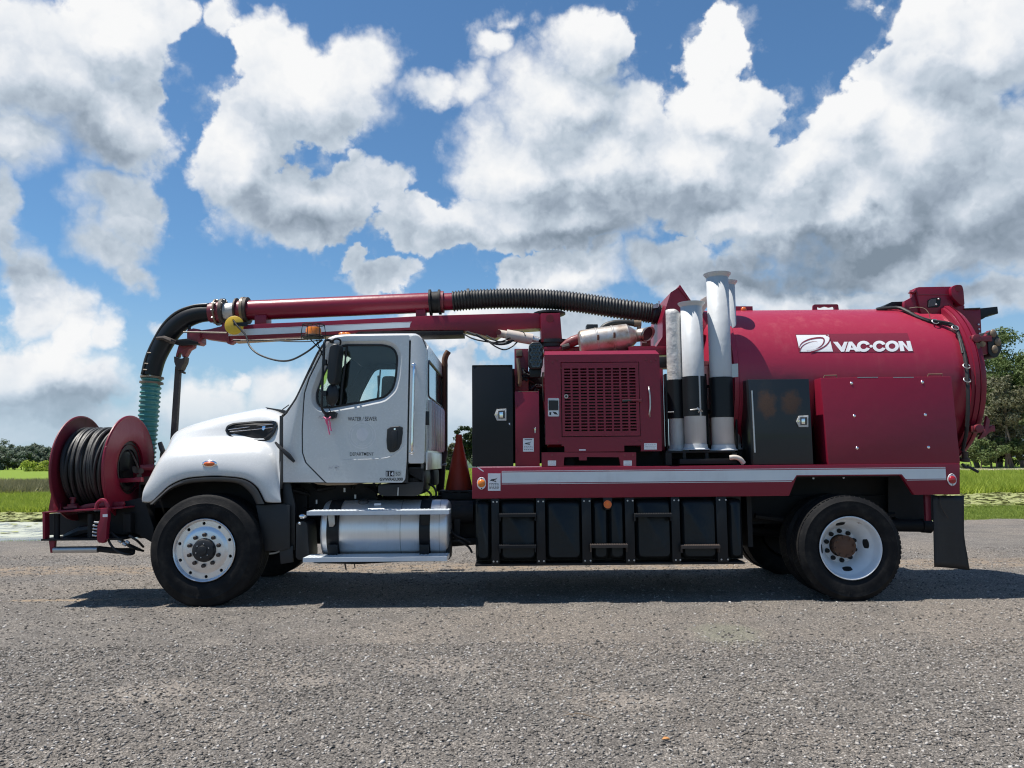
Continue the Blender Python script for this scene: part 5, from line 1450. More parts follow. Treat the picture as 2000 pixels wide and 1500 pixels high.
def label(px0, py0, px1, py1, Y, parent, lines=4, fig=True, name='warning_label', head=False):
    d = MB(); d.pprism([(px0, py0), (px1, py0), (px1, py1), (px0, py1)], Y - .004, Y - .001); o = d.build(name, 'decal', parent, smooth=False)
    t = MB(); h = py1 - py0; w = px1 - px0
    y0 = py0 + h * (.55 if fig else .15)
    for k in range(lines):
        y = y0 + (py1 - h * .08 - y0) * (k + .3) / lines; x = px0 + w * .1
        while x < px1 - w * .14:
            l = w * random.uniform(.07, .2); t.pprism([(x, y), (min(x + l, px1 - w * .08), y), (min(x + l, px1 - w * .08), y + h * .028), (x, y + h * .028)], Y - .0052, Y - .0046); x += l + w * .05
    if fig:
        cx = (px0 + px1) / 2; cy = py0 + h * .33
        for dx, dy, a, l in ((-.18, .06, .2, .28), (0, .02, -.6, .3), (.16, -.02, -.9, .26), (.05, .1, .4, .24), (-.1, .0, -.15, .3)):
            x = cx + dx * w; y = cy + dy * h; ux, uy = math.cos(a) * l * w / 2, math.sin(a) * l * w / 2
            t.pprism([(x - ux, y - uy), (x + ux, y + uy), (x + ux - .3, y + uy + h * .05), (x - ux - .3, y - uy + h * .05)], Y - .0052, Y - .0046)
    if head: t.pprism([(px0 + w * .15, py0 + h * .08), (px1 - w * .15, py0 + h * .08), (px1 - w * .15, py0 + h * .13), (px0 + w * .15, py0 + h * .13)], Y - .0052, Y - .0046)
    tt = t.build('label_print', 'ink', o, smooth=False, weld=False); tt['kind'] = 'stuff'
    return o
label(953, 924.5, 977.5, 958.5, YN, skirt, 5)
sc = MB(); sc.pprism([(932, 913), (936, 913.5), (945, 920), (944, 921.5), (938, 918)], YN - .003, YN - .001); sc.build('paint_scrape', 'decal', skirt, smooth=False)
# wheel-arch interior
wa = MB(); wa.box(ax0 - .35, ax3 + .15, .78, .80, .70, SZ1 - .07); wa.box(ax0 - .5, ax3 + .1, YN + .06, 2.3, SZ1 - .13, SZ1 - .07); wa.box(ax0 - .35, ax0 - .30, .35, .8, .5, SZ1 - .1)
wa.build('wheel_housing', 'dark', truck)['kind'] = 'stuff'
me = MB().cyl((0, 0, 0), (0, -.012, 0), .010, n=8).mesh('arch_bolt', 'steel')
for px, py in ((1588, 934), (1647, 933)): share('arch_bolt', me, truck, P(px, py, YN + .10))
MB().tube([P(1735, 1026, .6), P(1800, 1027, .6), P(1812, 1028, .6)], .065, 16).tube([P(1800, 1027, .6), P(1817, 1028, .6)], .072, 16).build('tail_pipe', 'black_dusty', truck)
MB().pprism([(1735, 928), (1822, 928), (1822, 1016), (1760, 1018), (1735, 1000)], .62, .68).build('rear_frame_plate', 'dark', truck)
MB().pprism([(1807, 967), (1818, 967), (1819, 1017), (1809, 1017)], .20, .24).build('flap_bracket', 'maroon_rust', truck, bevel=.003)
mf = MB(); rws = []
for k in range(14):
    q = k / 13; y = 968 + 139 * q
    xl = 1821 + 3.5 * q; xr = 1881.5 + (2 * q if q < .5 else 1 + 15 * (q - .5) ** 1.4 * 2.2)
    rws.append([P(xl + (xr - xl) * j / 6, y + (6.5 * q * j / 6 if q > .9 else 0), .16) + Vector((0, .05 * math.sin(j / 6 * 3.0) * q, 0)) for j in range(7)])
mf.loft(rws); fo = mf.build('mud_flap', 'rubber', truck, 'black rubber mud flap curling at its lower edge'); fo.modifiers.new('thick', 'SOLIDIFY').thickness = .012
MB().tube(pspl([(1836, 970, .14), (1837, 985, .13), (1844, 1000, .13), (1852, 1012, .14)], 14), .004, 5).build('flap_wire', 'dark_rust', truck)
# water tanks under the rail
TY = .16
tz1 = SZ0 - .004; tz0 = P(1190, 1096, TY).z
tanks = MB()
def tpanel(px0, px1, parts, rnd=.05):
    a, b = P(px0, 1030, TY).x, P(px1, 1030, TY).x
    for i in range(parts):
        x0 = a + (b - a) * i / parts; x1 = a + (b - a) * (i + 1) / parts
        tanks_o = MB(); o3 = rounded([(x0, TY, tz0 + .02), (x1, TY, tz0 + .02), (x1, TY, tz1 - .02), (x0, TY, tz1 - .02)], .05, 4)
        i3 = rounded([(x0 + .03, TY - .05, tz0 + .05), (x1 - .03, TY - .05, tz0 + .05), (x1 - .03, TY - .05, tz1 - .06), (x0 + .03, TY - .05, tz1 - .06)], .05, 4)
        bk = [Vector((p.x, TY + .55, p.z)) for p in o3]
        tanks_o.loft([bk, o3, i3], closed=True); tanks_o.add(i3, [tuple(range(len(i3)))])
        tanks_o.build('tank_panel', 'poly', wt, angle=50)
    return
MBw = MB().box(P(930, 1030, TY + .1).x, P(1449, 1030, TY + .1).x, TY + .10, .72, tz0, tz1)
wt = MBw.build('water_tank', 'poly', truck, 'row of black plastic water tanks under the rail')
for a in ((929, 959, 1), (976, 1048, 1), (1066, 1136, 1), (1156, 1220, 2), (1240, 1311, 1), (1329, 1399, 1), (1421, 1449, 1)): tpanel(*a)
MB().box(P(930, 1030, TY).x, P(1449, 1030, TY).x, 2 * YC - .72, 2 * YC - TY, tz0, tz1).build('far_water_tank', 'poly', truck)
stm = None
for px0, px1 in ((960, 975), (1047.5, 1065), (1136.5, 1155), (1221, 1239), (1311.5, 1328), (1399.5, 1420)):
    s_ = MB(); s_.box(P(px0, 1030, TY - .05).x, P(px1, 1030, TY - .05).x, TY - .06, TY + .05, tz0 - .012, tz1 + .002); so = s_.build('tank_strap', 'black', wt, bevel=.004)
    for zz_ in (tz1 - .03, tz0 + .015):
        for px in (px0 + 4, px1 - 4): MB().cyl((P(px, 1030, TY).x, TY - .06, zz_), (P(px, 1030, TY).x, TY - .07, zz_), .009, n=6).build('strap_bolt', 'steel', so)
MB().box(P(928, 1030, TY).x, P(1450, 1030, TY).x, TY - .04, TY + .3, tz0 - .035, tz0 - .014).build('tank_shelf', 'black_dusty', wt, bevel=.003)
def ladder_step(px0, px1, py, rust):
    x0, x1 = P(px0, py, .05).x, P(px1, py, .05).x; z = P((px0 + px1) / 2, py, .05).z
    s_ = MB(); s_.box(x0, x1, .03, .10, z - .018, z + .010)
    n_ = 22
    for k in range(n_):
        xc = x0 + (x1 - x0) * (k + .5) / n_; s_.add([(xc - .010, .03, z + .010), (xc + .010, .03, z + .010), (xc, .036, z + .022), (xc - .010, .1, z + .010), (xc + .010, .1, z + .010), (xc, .094, z + .022)], [(0, 1, 2), (3, 5, 4), (0, 2, 5, 3), (1, 4, 5, 2)])
    for x in (x0 + .008, x1 - .008): s_.box(x - .006, x + .006, .05, .13, z - .06, z + .012)
    s_.build('ladder_step', 'dark_rust' if rust else 'black_dusty', wt)
for a in ((975, 1047, 1006, 0), (975, 1047, 1067, 0), (1153, 1226, 1066, 1), (1239, 1312, 1006, 0), (1330, 1406, 1067.5, 1)): ladder_step(*a)
c = P(1186.5, 985, TY - .07); MB().cyl(c, c + Vector((0, -.02, 0)), .040, n=24).build('round_reflector', 'orange', wt); MB().cyl(c + Vector((0, -.021, 0)), c + Vector((0, -.026, 0)), .012, n=12).build('reflector_stud', 'amber', wt)
MB().pprism([(1178, 971), (1196, 971), (1195, 990), (1190, 996), (1183, 996), (1179, 990)], TY - .075, TY - .05).build('reflector_bracket', 'black', wt, bevel=.004)

# --- fuel tank and steps under the door
FR = .30; fx0, fx1 = P(621, 1040, .1).x, P(876, 1040, .1).x; fc = Vector((fx0, .42, P(750, 1038, .12).z))
FL_ = fx1 - fx0
fm = MB(); fm.lathe([(0, 0), (.0, FR - .06), (.012, FR - .02), (.04, FR), (FL_ - .04, FR), (FL_ - .012, FR - .02), (FL_, FR - .06), (FL_, 0)], fc, (1, 0, 0), 56)
fuel = fm.build('fuel_tank', 'alu', truck, 'brushed aluminium fuel tank below the door', angle=40)
MB().pprism([(598, 984), (650, 984), (650, 1062), (598, 1062)], .78, .80).build('inner_guard', 'dark', truck)
MB().pprism([(731, 983.5), (744, 983), (744, 987), (731, 987.5)], .24, .25).build('tank_sticker', 'decal', fuel, smooth=False)
def band(px0, px1, m, r, name):
    a, b = P(px0, 1040, .12).x - fx0, P(px1, 1040, .12).x - fx0
    mb = MB(); mb.lathe([(a, r - .012), (a, r), (b, r), (b, r - .012)], fc, (1, 0, 0), 56, closed=True); return mb.build(name, m, fuel)
band(637.5, 661, 'black', FR + .010, 'tank_band'); band(818.5, 839.5, 'black', FR + .010, 'tank_band'); band(780.4, 782, 'steel', FR + .002, 'tank_seam'); band(857, 858, 'steel', FR + .002, 'tank_seam')
MB().pprism([(640, 1006), (653, 1006), (654, 1024), (650, 1029), (643, 1029)], .085, .105).build('step_bracket', 'steel', fuel, bevel=.003)
MB().pprism([(821, 1005), (838, 1005), (838, 1025), (822, 1025)], .085, .105).build('step_bracket', 'black', fuel, bevel=.003)
for px in (649, 828):
    MB().pprism([(px - 9, 1064), (px + 9, 1064), (px + 9, 1084), (px - 9, 1084)], .09, .13).build('step_bracket', 'black', fuel, bevel=.003)
c = P(710.5, 985, .33); MB().lathe([(-.03, 0), (-.03, .055), (.0, .060), (.028, .056), (.045, .04), (.05, 0)], c, (.0, -.25, 1), 24).build('fuel_cap', 'flare', fuel)
MB().lathe([(-.05, 0), (-.05, .066), (-.03, .066), (-.028, 0)], c, (.0, -.25, 1), 24).build('filler_neck', 'steel', fuel)
def tread(px0, px1, pyt, pyb, y0, y1):
    a = P(px0, (pyt + pyb) / 2, y0); b = P(px1, (pyt + pyb) / 2, y0); zt = P((px0 + px1) / 2, pyt, y0).z; zb = P((px0 + px1) / 2, pyb, y0).z
    s_ = MB(); s_.box(a.x, b.x, y0, y1, zb, zt); n_ = 34
    for k in range(n_):
        for y in (y0 + .03, y0 + (y1 - y0) * .35, y0 + (y1 - y0) * .65, y1 - .03):
            xc = a.x + (b.x - a.x) * (k + .5) / n_
            s_.add([(xc - .011, y - .012, zt - .001), (xc + .011, y - .012, zt - .001), (xc + .011, y + .012, zt - .001), (xc - .011, y + .012, zt - .001), (xc, y, zt + .005)], [(0, 1, 4), (1, 2, 4), (2, 3, 4), (3, 0, 4)])
    return s_.build('cab_step', 'stripe', fuel, 'serrated pale cab step')
tread(599, 877, 997.5, 1005.5, -.10, .15); tread(591.5, 873, 1088.5, 1097, -.11, .20)
MB().pprism([(876, 1040), (880, 1050), (878, 1092), (700, 1102), (610, 1100), (700, 1096), (868, 1096)], .2, .5).build('tank_cradle', 'dark', truck)
MB().tube([P(690, 1090, .2), P(693.5, 1110, .2)], .006, 5).tube([P(673, 1098, .2), P(676, 1113, .2)], .008, 5).build('hanging_strap', 'rubber', truck)['kind'] = 'stuff'
ds = MB(); o3 = rounded([P(x, y, .14) for x, y in ((578, 1018), (600, 1018), (604, 1094), (577, 1094))], .05, 4); ds.prism(o3, [(p.x, .5, p.z) for p in o3]); ds.build('fluid_tank', 'plastic', truck, bevel=.01)
MB().sphere(P(591, 1008.5, .14), (.045, .04, .03), 14, 8).build('fluid_tank_cap', 'chrome', truck)
MB().sphere(P(585, 1022, .13), (.02, .02, .018), 10, 6).build('cap_chain_stud', 'chrome', truck)
# battery box and clutter below the cab
bb = MB(); o3 = rounded([P(x, y, .22) for x, y in ((738, 946), (796, 945), (797, 912), (826, 913), (829, 935), (826, 960), (815, 969), (745, 969), (738, 962))], .03, 3); bb.prism(o3, [(p.x, .9, p.z) for p in o3]); bb.build('battery_box', 'plastic', truck, bevel=.012)
MB().tube([P(778, 952, .21), P(777, 968, .21)], .007, 6).build('box_latch', 'steel', truck)
MB().pprism([(612, 943), (700, 943), (690, 947), (640, 948), (620, 946)], .18, 1.0).build('cab_sill', 'bronze', cab, bevel=.002)
cl = MB()
for k in range(34):
    x = random.uniform(560, 830); y = random.uniform(948, 1000); yy = random.uniform(.55, 1.1)
    cl.tube([P(x, y, yy), P(x + random.uniform(-40, 40), y + random.uniform(-14, 14), yy + random.uniform(-.2, .2)), P(x + random.uniform(-70, 70), y + random.uniform(-18, 18), yy)], random.uniform(.008, .024), 6)
cl.build('underbody_pipes', 'dark', truck, weld=False)['kind'] = 'stuff'
MB().pprism([(560, 945), (735, 945), (735, 1010), (560, 1010)], .62, .70).build('transmission_cover', 'dark', truck)
for px, py in ((694, 966), (673, 953), (618, 976)): MB().cyl(P(px, py, .5), P(px, py + 8, .5), .014, n=8).build('pipe_stub', 'steel', truck)
# air tanks and dark gear in the gap between fuel tank and water tanks
MB().cyl(P(880, 1000, .55), P(925, 1000, .55), .12, n=20).build('air_tank', 'dark', truck)
MB().pbox(872, 985, 930, 1050, .66, .9).build('frame_crossmember', 'dark', truck, bevel=.01)
gp = MB(); gp.pprism([(888, 985), (900, 985), (898, 1060), (886, 1060)], .45, .5); gp.pprism([(878, 1052), (930, 1050), (930, 1064), (878, 1068)], .6, .7); gp.build('gap_bracket', 'black_dusty', truck, bevel=.004)['kind'] = 'stuff'
for pts in (((880, 1035, .4), (890, 1046, .4), (905, 1052, .4), (920, 1060, .4)), ((876, 1060, .4), (895, 1056, .38), (915, 1068, .4), (922, 1080, .4)), ((830, 955, .5), (842, 966, .5), (838, 978, .5), (850, 984, .5)), ((838, 945, .6), (848, 952, .55), (852, 966, .55), (845, 976, .55))):
    MB().tube(pspl(pts, 14), .012, 6).build('air_line', 'rubber', truck)
MB().pbox(826, 918, 848, 950, .9, 1.5).build('air_dryer', 'dark', truck, bevel=.03)
# platform on the frame behind the cab and the exhaust stack
pl = MB(); pl.pprism([(862, 963), (930, 963), (930, 975), (862, 975)], .72, 1.7); pl.pprism([(868, 958.5), (925, 958.5), (925, 961.5), (868, 961.5)], .72, 1.5); pl.pprism([(876, 961), (884, 961), (884, 964), (876, 964)], .72, .8); pl.pprism([(893, 961), (900, 961), (900, 964), (893, 964)], .72, .8); pl.pprism([(914, 961), (925, 961), (925, 964), (914, 964)], .72, .8)
pl.build('catwalk', 'black_dusty', truck, bevel=.002)
ex = MB(); EY = 1.98
ex.tube([P(868.5, 884, EY), P(869, 715, EY)], .035, 18); ex.tube(spline([P(869, 716, EY), P(868.5, 704, EY), P(871, 694, EY), P(876, 686, EY)], 12), .038, 18)
stack = ex.build('exhaust_stack', 'rust', truck, 'rusty exhaust stack behind the cab')
MB().tube([P(859, 960, EY - .05), P(863, 905, EY - .05)], .052, 18).tube([P(863, 908, EY - .05), P(868.5, 882, EY)], .042, 16).build('stack_muffler', 'dark_rust', stack)
MB().tube([P(860, 968, EY - .05), P(860, 950, EY - .05)], .03, 12).build('stack_inlet', 'black_dusty', stack)
MB().pprism([(872, 712), (873.5, 712), (873.5, 880), (872, 880)], EY - .04, EY + .04).build('heat_guard', 'flare', stack)
MB().tube([P(862, 909, EY - .09), P(872, 906, EY - .09)], .018, 8).build('stack_clamp', 'steel', stack)
# cone standing on the catwalk
CYY = 1.05; ca, cb = P(898.5, 848.5, CYY), P(896.5, 957, CYY)
cone = thing('traffic_cone', 'faded orange-red traffic cone standing behind the cab', 'traffic cone', (cb.x, CYY, cb.z))
hh = ca.z - cb.z
MB().lathe([(0, .150), (.0, .158), (hh * .5, .092), (hh * .86, .040), (hh * .9, .041), (hh, .034), (hh, .024), (hh * .9, .026), (.0, .146)], cb, (0, 0, 1), 32, closed=True).build('cone_body', 'cone', cone)
o3 = rounded([(cb.x - .21, CYY - .21, cb.z), (cb.x + .21, CYY - .21, cb.z), (cb.x + .21, CYY + .21, cb.z), (cb.x - .21, CYY + .21, cb.z)], .04, 3)
MB().prism(o3, [p - Vector((0, 0, .022)) for p in o3]).build('cone_base', 'rubber', cone, bevel=.005)
# ------------------------------------------------------------------ debris tank
TZ, TR = 2.262, .878
def thit(px, py, r=TR):
    """where the view ray of a pixel meets the tank's cylinder"""
    d = ray(px, py); oy, oz = -CAM_D - YC, CAM_H - TZ
    A = d.y ** 2 + d.z ** 2; B = oy * d.y + oz * d.z; C_ = oy ** 2 + oz ** 2 - r * r
    D_ = max(B * B - A * C_, 0.0); t = (-B - math.sqrt(D_)) / A
    return Vector((d.x * t, -CAM_D + d.y * t, CAM_H + d.z * t))
TX0, TX1 = P(1437, 760, .33).x, P(1892, 760, .33).x
TL = TX1 - TX0; TO = Vector((TX0, YC, TZ)); XA = (1, 0, 0)
tm = MB(); tm.lathe([(-.30, 0), (-.29, .22), (-.25, .46), (-.17, .68), (-.08, .81), (0, TR), (TL, TR)], TO, XA, 96)
tank = tm.build('debris_tank', 'maroon_tank', truck, 'long round maroon debris tank with white lettering', angle=40)
MB().lathe([(-.012, TR - .02), (-.012, TR + .014), (.035, TR + .014), (.045, TR + .001)], TO, XA, 96).build('tank_rim', 'maroon_tank', tank)
r1, r2, r3 = P(1905, 760, .27).x - TX0, P(1917, 760, .25).x - TX0, P(1934, 760, .24).x - TX0
MB().lathe([(TL - .01, TR - .01), (TL, TR + .055), (TL + .035, TR + .06), (TL + .045, TR + .02), (r1 - .01, TR + .015), (r1, TR + .075), (r1 + .045, TR + .078), (r1 + .05, TR + .03)], TO, XA, 96).build('rear_flange', 'maroon', tank)
dr = MB().lathe([(r1 + .052, TR + .02), (r1 + .055, TR + .085), (r2, TR + .085), (r2 + .01, TR + .045), (r3 - .03, TR + .045), (r3, TR + .035), (r3 + .02, TR - .05), (r3 + .12, .55), (r3 + .18, .2), (r3 + .19, 0)], TO, XA, 96)
door_t = dr.build('tank_door', 'maroon', tank, 'domed rear tank door')
for k in range(5):
    a = R(200 + 35 * k)
# latch dogs round the rim
for py, px in ((664, 1888), (838, 1893)):
    c = P(px, py, .42 if py < 700 else .40)
    MB().box(c.x - .02, c.x + .22, c.y - .09, c.y - .02, c.z - .03, c.z + .03).cyl((c.x + .04, c.y - .12, c.z), (c.x + .04, c.y + .02, c.z), .045, n=14).build('door_clamp', 'maroon_rust', tank, bevel=.006)['kind'] = 'stuff'
# door linkage and hooks
MB().pprism([(1893, 664), (1926, 655), (1933, 645), (1936, 646), (1935, 685), (1928, 692), (1905, 688), (1893, 676)], .36, .42).build('light_arm', 'maroon_rust', tank, bevel=.004)
for px, py, r in ((1906, 676, .042), (1919, 672, .03)): MB().cyl(P(px, py, .36), P(px, py, .33), r, n=18).build('arm_boss', 'bronze', tank)
lb = MB(); o3 = rounded([P(x, y, .34) for x, y in ((1929, 650), (1938, 644), (1945, 648), (1957, 668), (1957, 682), (1948, 699), (1937, 697), (1931, 690))], .03, 3); lb.prism(o3, [(p.x + .02, .62, p.z) for p in o3]); lbo = lb.build('tail_light_bracket', 'plastic', tank, bevel=.012)
for px, py in ((1940, 651), (1949, 668), (1943, 682)): MB().sphere(P(px, py, .335), (.035, .02, .045), 12, 8).build('tail_lamp', 'bronze', lbo)
MB().pprism([(1928, 812), (1934, 822), (1931, 838), (1941, 829), (1936, 842), (1924, 853), (1912, 858), (1918, 848), (1924, 835)], .30, .34).build('door_hook', 'maroon_rust', tank, bevel=.003)
MB().tube([P(1879, 906, .2), P(1886, 913, .2), P(1894, 913, .2), P(1911, 922, .18)], .014, 8).build('valve_handle', 'plastic', tank)
MB().lathe([(0, 0), (0, .05), (.03, .05), (.03, .03), (.1, .03), (.1, 0)], P(1884, 901, .25), (0, -.2, 1), 12).build('drain_valve', 'dark_rust', tank)
# clutch of harness along the rim
MB().tube(pspl([(1712, 604, .9), (1752, 601, .85), (1770, 607, .75), (1790, 618, .66), (1815, 627, .58), (1850, 633, .50), (1866, 641, .45), (1876, 665, .38), (1885, 700, .30), (1889.5, 740, .26), (1890.5, 790, .26), (1888, 840, .30), (1880, 880, .38)], 80), [.019 + .0035 * (i % 2) for i in range(80)], 8).build('wiring_loom', 'rubber', tank)
MB().tube(pspl([(1762, 602, .82), (1780, 612, .70), (1812, 624, .58), (1845, 629, .50), (1862, 635, .46), (1872, 655, .40), (1880, 690, .31)], 50), .012, 7).build('wiring_loom', 'hose_black', tank)
MB().tube(pspl([(1776, 602, .7), (1792, 600, .66), (1806, 603, .62), (1814, 612, .58), (1817, 622, .57)], 16), .004, 5).build('loose_wire', 'bronze', tank)
for px, py, Y in ((1827, 628, .53), (1866, 640, .43), (1888, 715, .26), (1889, 742, .25)): MB().tube(circle_pts(P(px, py, Y), .034, 12, u=(1, 0, 0), w=(0, .6, .8)) , .006, 5).build('cable_tie', 'steel', tank)
# hinge housing on top of the tank
hb2 = MB(); hb2.pprism([(1790, 575), (1789, 562), (1795, 560.5), (1857, 559.5), (1861, 575), (1861, 622), (1840, 626), (1800, 617)], .75, .90)
hb2.pprism([(1766, 602), (1767, 588), (1782, 580), (1784, 566), (1790, 562), (1792, 576), (1796, 616)], .78, .84)
hb2.pprism([(1778, 569.5), (1784, 569), (1790, 563), (1790, 569), (1786, 573), (1778, 571)], .74, .80)
hinge = hb2.build('hinge_housing', 'maroon', tank, bevel=.006)
MB().pprism([(1812, 587), (1818, 583), (1830, 581), (1838, 582), (1836, 597), (1832, 600), (1812, 601)], .742, .755).build('housing_window', 'black', hinge, smooth=False)
MB().pprism([(1815, 588), (1819, 584.5), (1828, 583), (1828, 597), (1814, 599)], .735, .745).build('window_view', 'inner', hinge, smooth=False)
for px, py in ((1833, 584), (1828.5, 595)): MB().sphere(P(px, py, .735), .012, 8, 6).build('housing_bolt', 'steel', hinge)
MB().pprism([(1791, 575), (1858, 574.5), (1858, 576), (1791, 576.5)], .742, .752).build('housing_lip', 'maroon_rust', hinge)
ea = MB(); o3 = rounded([P(x, y, .70) for x, y in ((1858, 561), (1866, 556), (1879, 556), (1882, 566), (1884.5, 596), (1876, 596), (1858, 578))], .04, 3); ea.prism(o3, [(p.x, .78, p.z) for p in o3]); ea.pprism([(1858, 575), (1884, 597), (1884, 604), (1915, 603), (1916, 625), (1918, 668), (1905, 662), (1880, 625), (1858, 610)], .80, .88)
eo_ = ea.build('hinge_ear', 'maroon', tank, bevel=.006); eo_['kind'] = 'stuff'
MB().cyl(P(1872, 563, .70), P(1872, 563, .68), .036, n=20).build('hinge_pin', 'maroon_rust', eo_)
me = MB().cyl((0, 0, 0), (0, -.01, 0), .010, n=10).mesh('plate_hole', 'decal')
for px, py in ((1911, 634), (1912, 643), (1913, 651.5), (1914, 660)): share('plate_hole', me, eo_, P(px, py, .80))
MB().pprism([(1915, 602), (1948.5, 598.5), (1950, 612.5), (1932, 615.5), (1920, 623), (1915, 625)], .8, 1.0).build('rear_light_bar', 'black', tank, bevel=.006)
MB().pprism([(1884, 602), (1915, 600.5), (1915, 604), (1885, 604.5)], .78, .9).build('bar_mount', 'dark_rust', tank, bevel=.003)
MB().pprism([(1716, 604), (1742, 589.5), (1768, 588.5), (1768, 607), (1716, 607)], .95, 1.5).build('top_ramp', 'black', tank, bevel=.004)
c = P(1843, 611, .78); MB().sphere(c, (.03, .03, .035), 12, 8).build('grease_cap', 'maroon', tank)
MB().pprism([(1436.5, 598), (1470, 598), (1471, 614.5), (1437, 614.5)], 1.0, 1.03).build('light_plate', 'maroon', tank, bevel=.003)
MB().sphere(P(1452.5, 605, .995), (.034, .025, .034), 18, 10).build('clearance_lamp', 'orange', tank)
MB().tube([P(1430, 607, 1.05), P(1437, 607, 1.02)], .012, 6).build('lamp_wire', 'rubber', tank)
lh = MB(); o3 = rounded([P(x, y, 1.1) for x, y in ((1587, 609), (1588.5, 594.5), (1637, 594), (1639, 609))], .02, 3); h3 = rounded([P(x, y, 1.1) for x, y in ((1596, 605), (1596, 598.5), (1603, 601), (1612, 598), (1620, 600.5), (1629, 598.2), (1630, 605))], .012, 2)
lh.holed(o3, [h3], (0, .03, 0)); lh.build('lifting_lug', 'maroon', tank, smooth=False)
# shadow-side label by the rim
c0 = thit(1430, 725, TR)
MB().pprism([(1429, 711), (1441.5, 710), (1442, 736), (1430, 737)], .30, .302).build('rim_plate', 'steel', tank, smooth=False)
# lettering wrapped on the tank
def ZP(x, y, r=TR + .0045): return thit(1540 + x / 7.69, 640 + y / 7.69, r)
fm_ = MB(); nx_ = 24
rows_ = []
for j in range(9):
    q = j / 8; a = (100 + 58 * q, 96 + 280 * q); b = (1785 + 100 * q, 82 + 288 * q)
    rows_.append([ZP(a[0] + (b[0] - a[0]) * i / nx_, a[1] + (b[1] - a[1]) * i / nx_, TR + .0015) for i in range(nx_ + 1)])
M['film'] = paint('maroon_vinyl_film', (0.20, 0.012, 0.034), 0.5, 0.1, dirt=(0.22, 0.07, 0.08), dirt_amt=0.5)
fm_.loft(rows_); fm_.build('decal_film', 'film', tank)
def ribbon(pts, w, m, name):
    p = spline([Vector((x, y, 0)) for x, y in pts], 30); mb = MB(); A_ = []; B_ = []
    for i, q in enumerate(p):
        t = (p[min(i + 1, 29)] - p[max(i - 1, 0)]).normalized(); n_ = Vector((-t.y, t.x, 0)); ww = w(i / 29) / 2
        A_.append(ZP(q.x + n_.x * ww, q.y + n_.y * ww, TR + .007)); B_.append(ZP(q.x - n_.x * ww, q.y - n_.y * ww, TR + .007))
    mb.loft([A_, B_]); return mb.build(name, m, tank, smooth=False)
def grid_decal(poly_rows, name):
    mb = MB(); mb.loft([[ZP(*p) for p in r] for r in poly_rows]); return mb.build(name, 'decal', tank, smooth=False)
pl_rows = []
for j in range(7):
    q = j / 6; pl_rows.append([(115 + 55 * q + (490 + 8 * q) * i / 12, 110 + 250 * q - 2 * i / 12) for i in range(13)])
grid_decal(pl_rows, 'emblem_panel')
ribbon([(158, 298), (200, 232), (290, 182), (400, 156), (490, 150), (528, 165), (536, 200), (510, 255), (450, 300), (370, 332), (270, 345)], lambda q: 20 * (math.sin(math.pi * min(q * 1.25, 1)) ** .6) + 3, 'film', 'emblem_swoosh')
ribbon([(560, 112), (600, 122), (622, 150), (612, 205), (560, 268), (470, 322), (390, 350), (330, 364)], lambda q: 10 + 26 * q * (1.15 - q), 'film', 'emblem_swoosh')
ribbon([(180, 322), (205, 280), (260, 240), (340, 212), (400, 205), (438, 212)], lambda q: 13 * (1 - q) + 2, 'film', 'emblem_swoosh')
ribbon([(160, 300), (172, 330), (172, 352)], lambda q: 18, 'film', 'emblem_swoosh')
def letter(polys, name='tank_letter'):
    mb = MB()
    for outer, holes in polys:
        loops = [[Vector((x, y, 0)) for x, y in outer]] + [[Vector((x, y, 0)) for x, y in h] for h in holes]
        flat = [p for l in loops for p in l]; tri = tessellate_polygon(loops)
        mb.add([ZP(p.x, p.y) for p in flat], [tuple(t) for t in tri])
    return mb.build(name, 'decal', tank, smooth=False)
def arc(cx, cy, rx, ry, a0, a1, n=26): return [(cx + rx * math.cos(R(a0 + (a1 - a0) * i / n)), cy - ry * math.sin(R(a0 + (a1 - a0) * i / n))) for i in range(n + 1)]
letter([([(668, 212), (738, 212), (800, 292), (836, 212), (888, 211), (838, 359), (792, 361)], [])])
letter([([(905, 210), (955, 209), (1078, 357), (1008, 358), (985, 331), (925, 331), (913, 359), (856, 360)], [[(938, 300), (946, 262), (968, 300)]])])
letter([(arc(1128, 280, 101, 83, 22, 338) + arc(1128, 280, 48, 42, 334, 26), [])])
letter([(arc(1240, 278, 24, 21, 0, 345), [])], 'tank_letter_dot')
letter([(arc(1365, 278, 101, 83, 22, 338) + arc(1365, 278, 48, 42, 334, 26), [])])
letter([(arc(1556, 277, 102, 83, 0, 350), [list(reversed(arc(1556, 277, 50, 42, 0, 350)))])])
letter([([(1648, 203), (1712, 200), (1790, 292), (1770, 200), (1828, 199), (1868, 349), (1806, 351), (1722, 258), (1744, 351), (1682, 352)], [])])

# --- cradle between tank and deck
MB().box(TX0 + .2, TX1 - .1, .75, 1.65, SZ1 - .01, SZ1 + .12).build('tank_cradle', 'dark', truck)
MB().pprism([(1440, 880), (1470, 880), (1470, 912), (1440, 912)], .5, 1.9).build('tank_cradle', 'dark', truck)

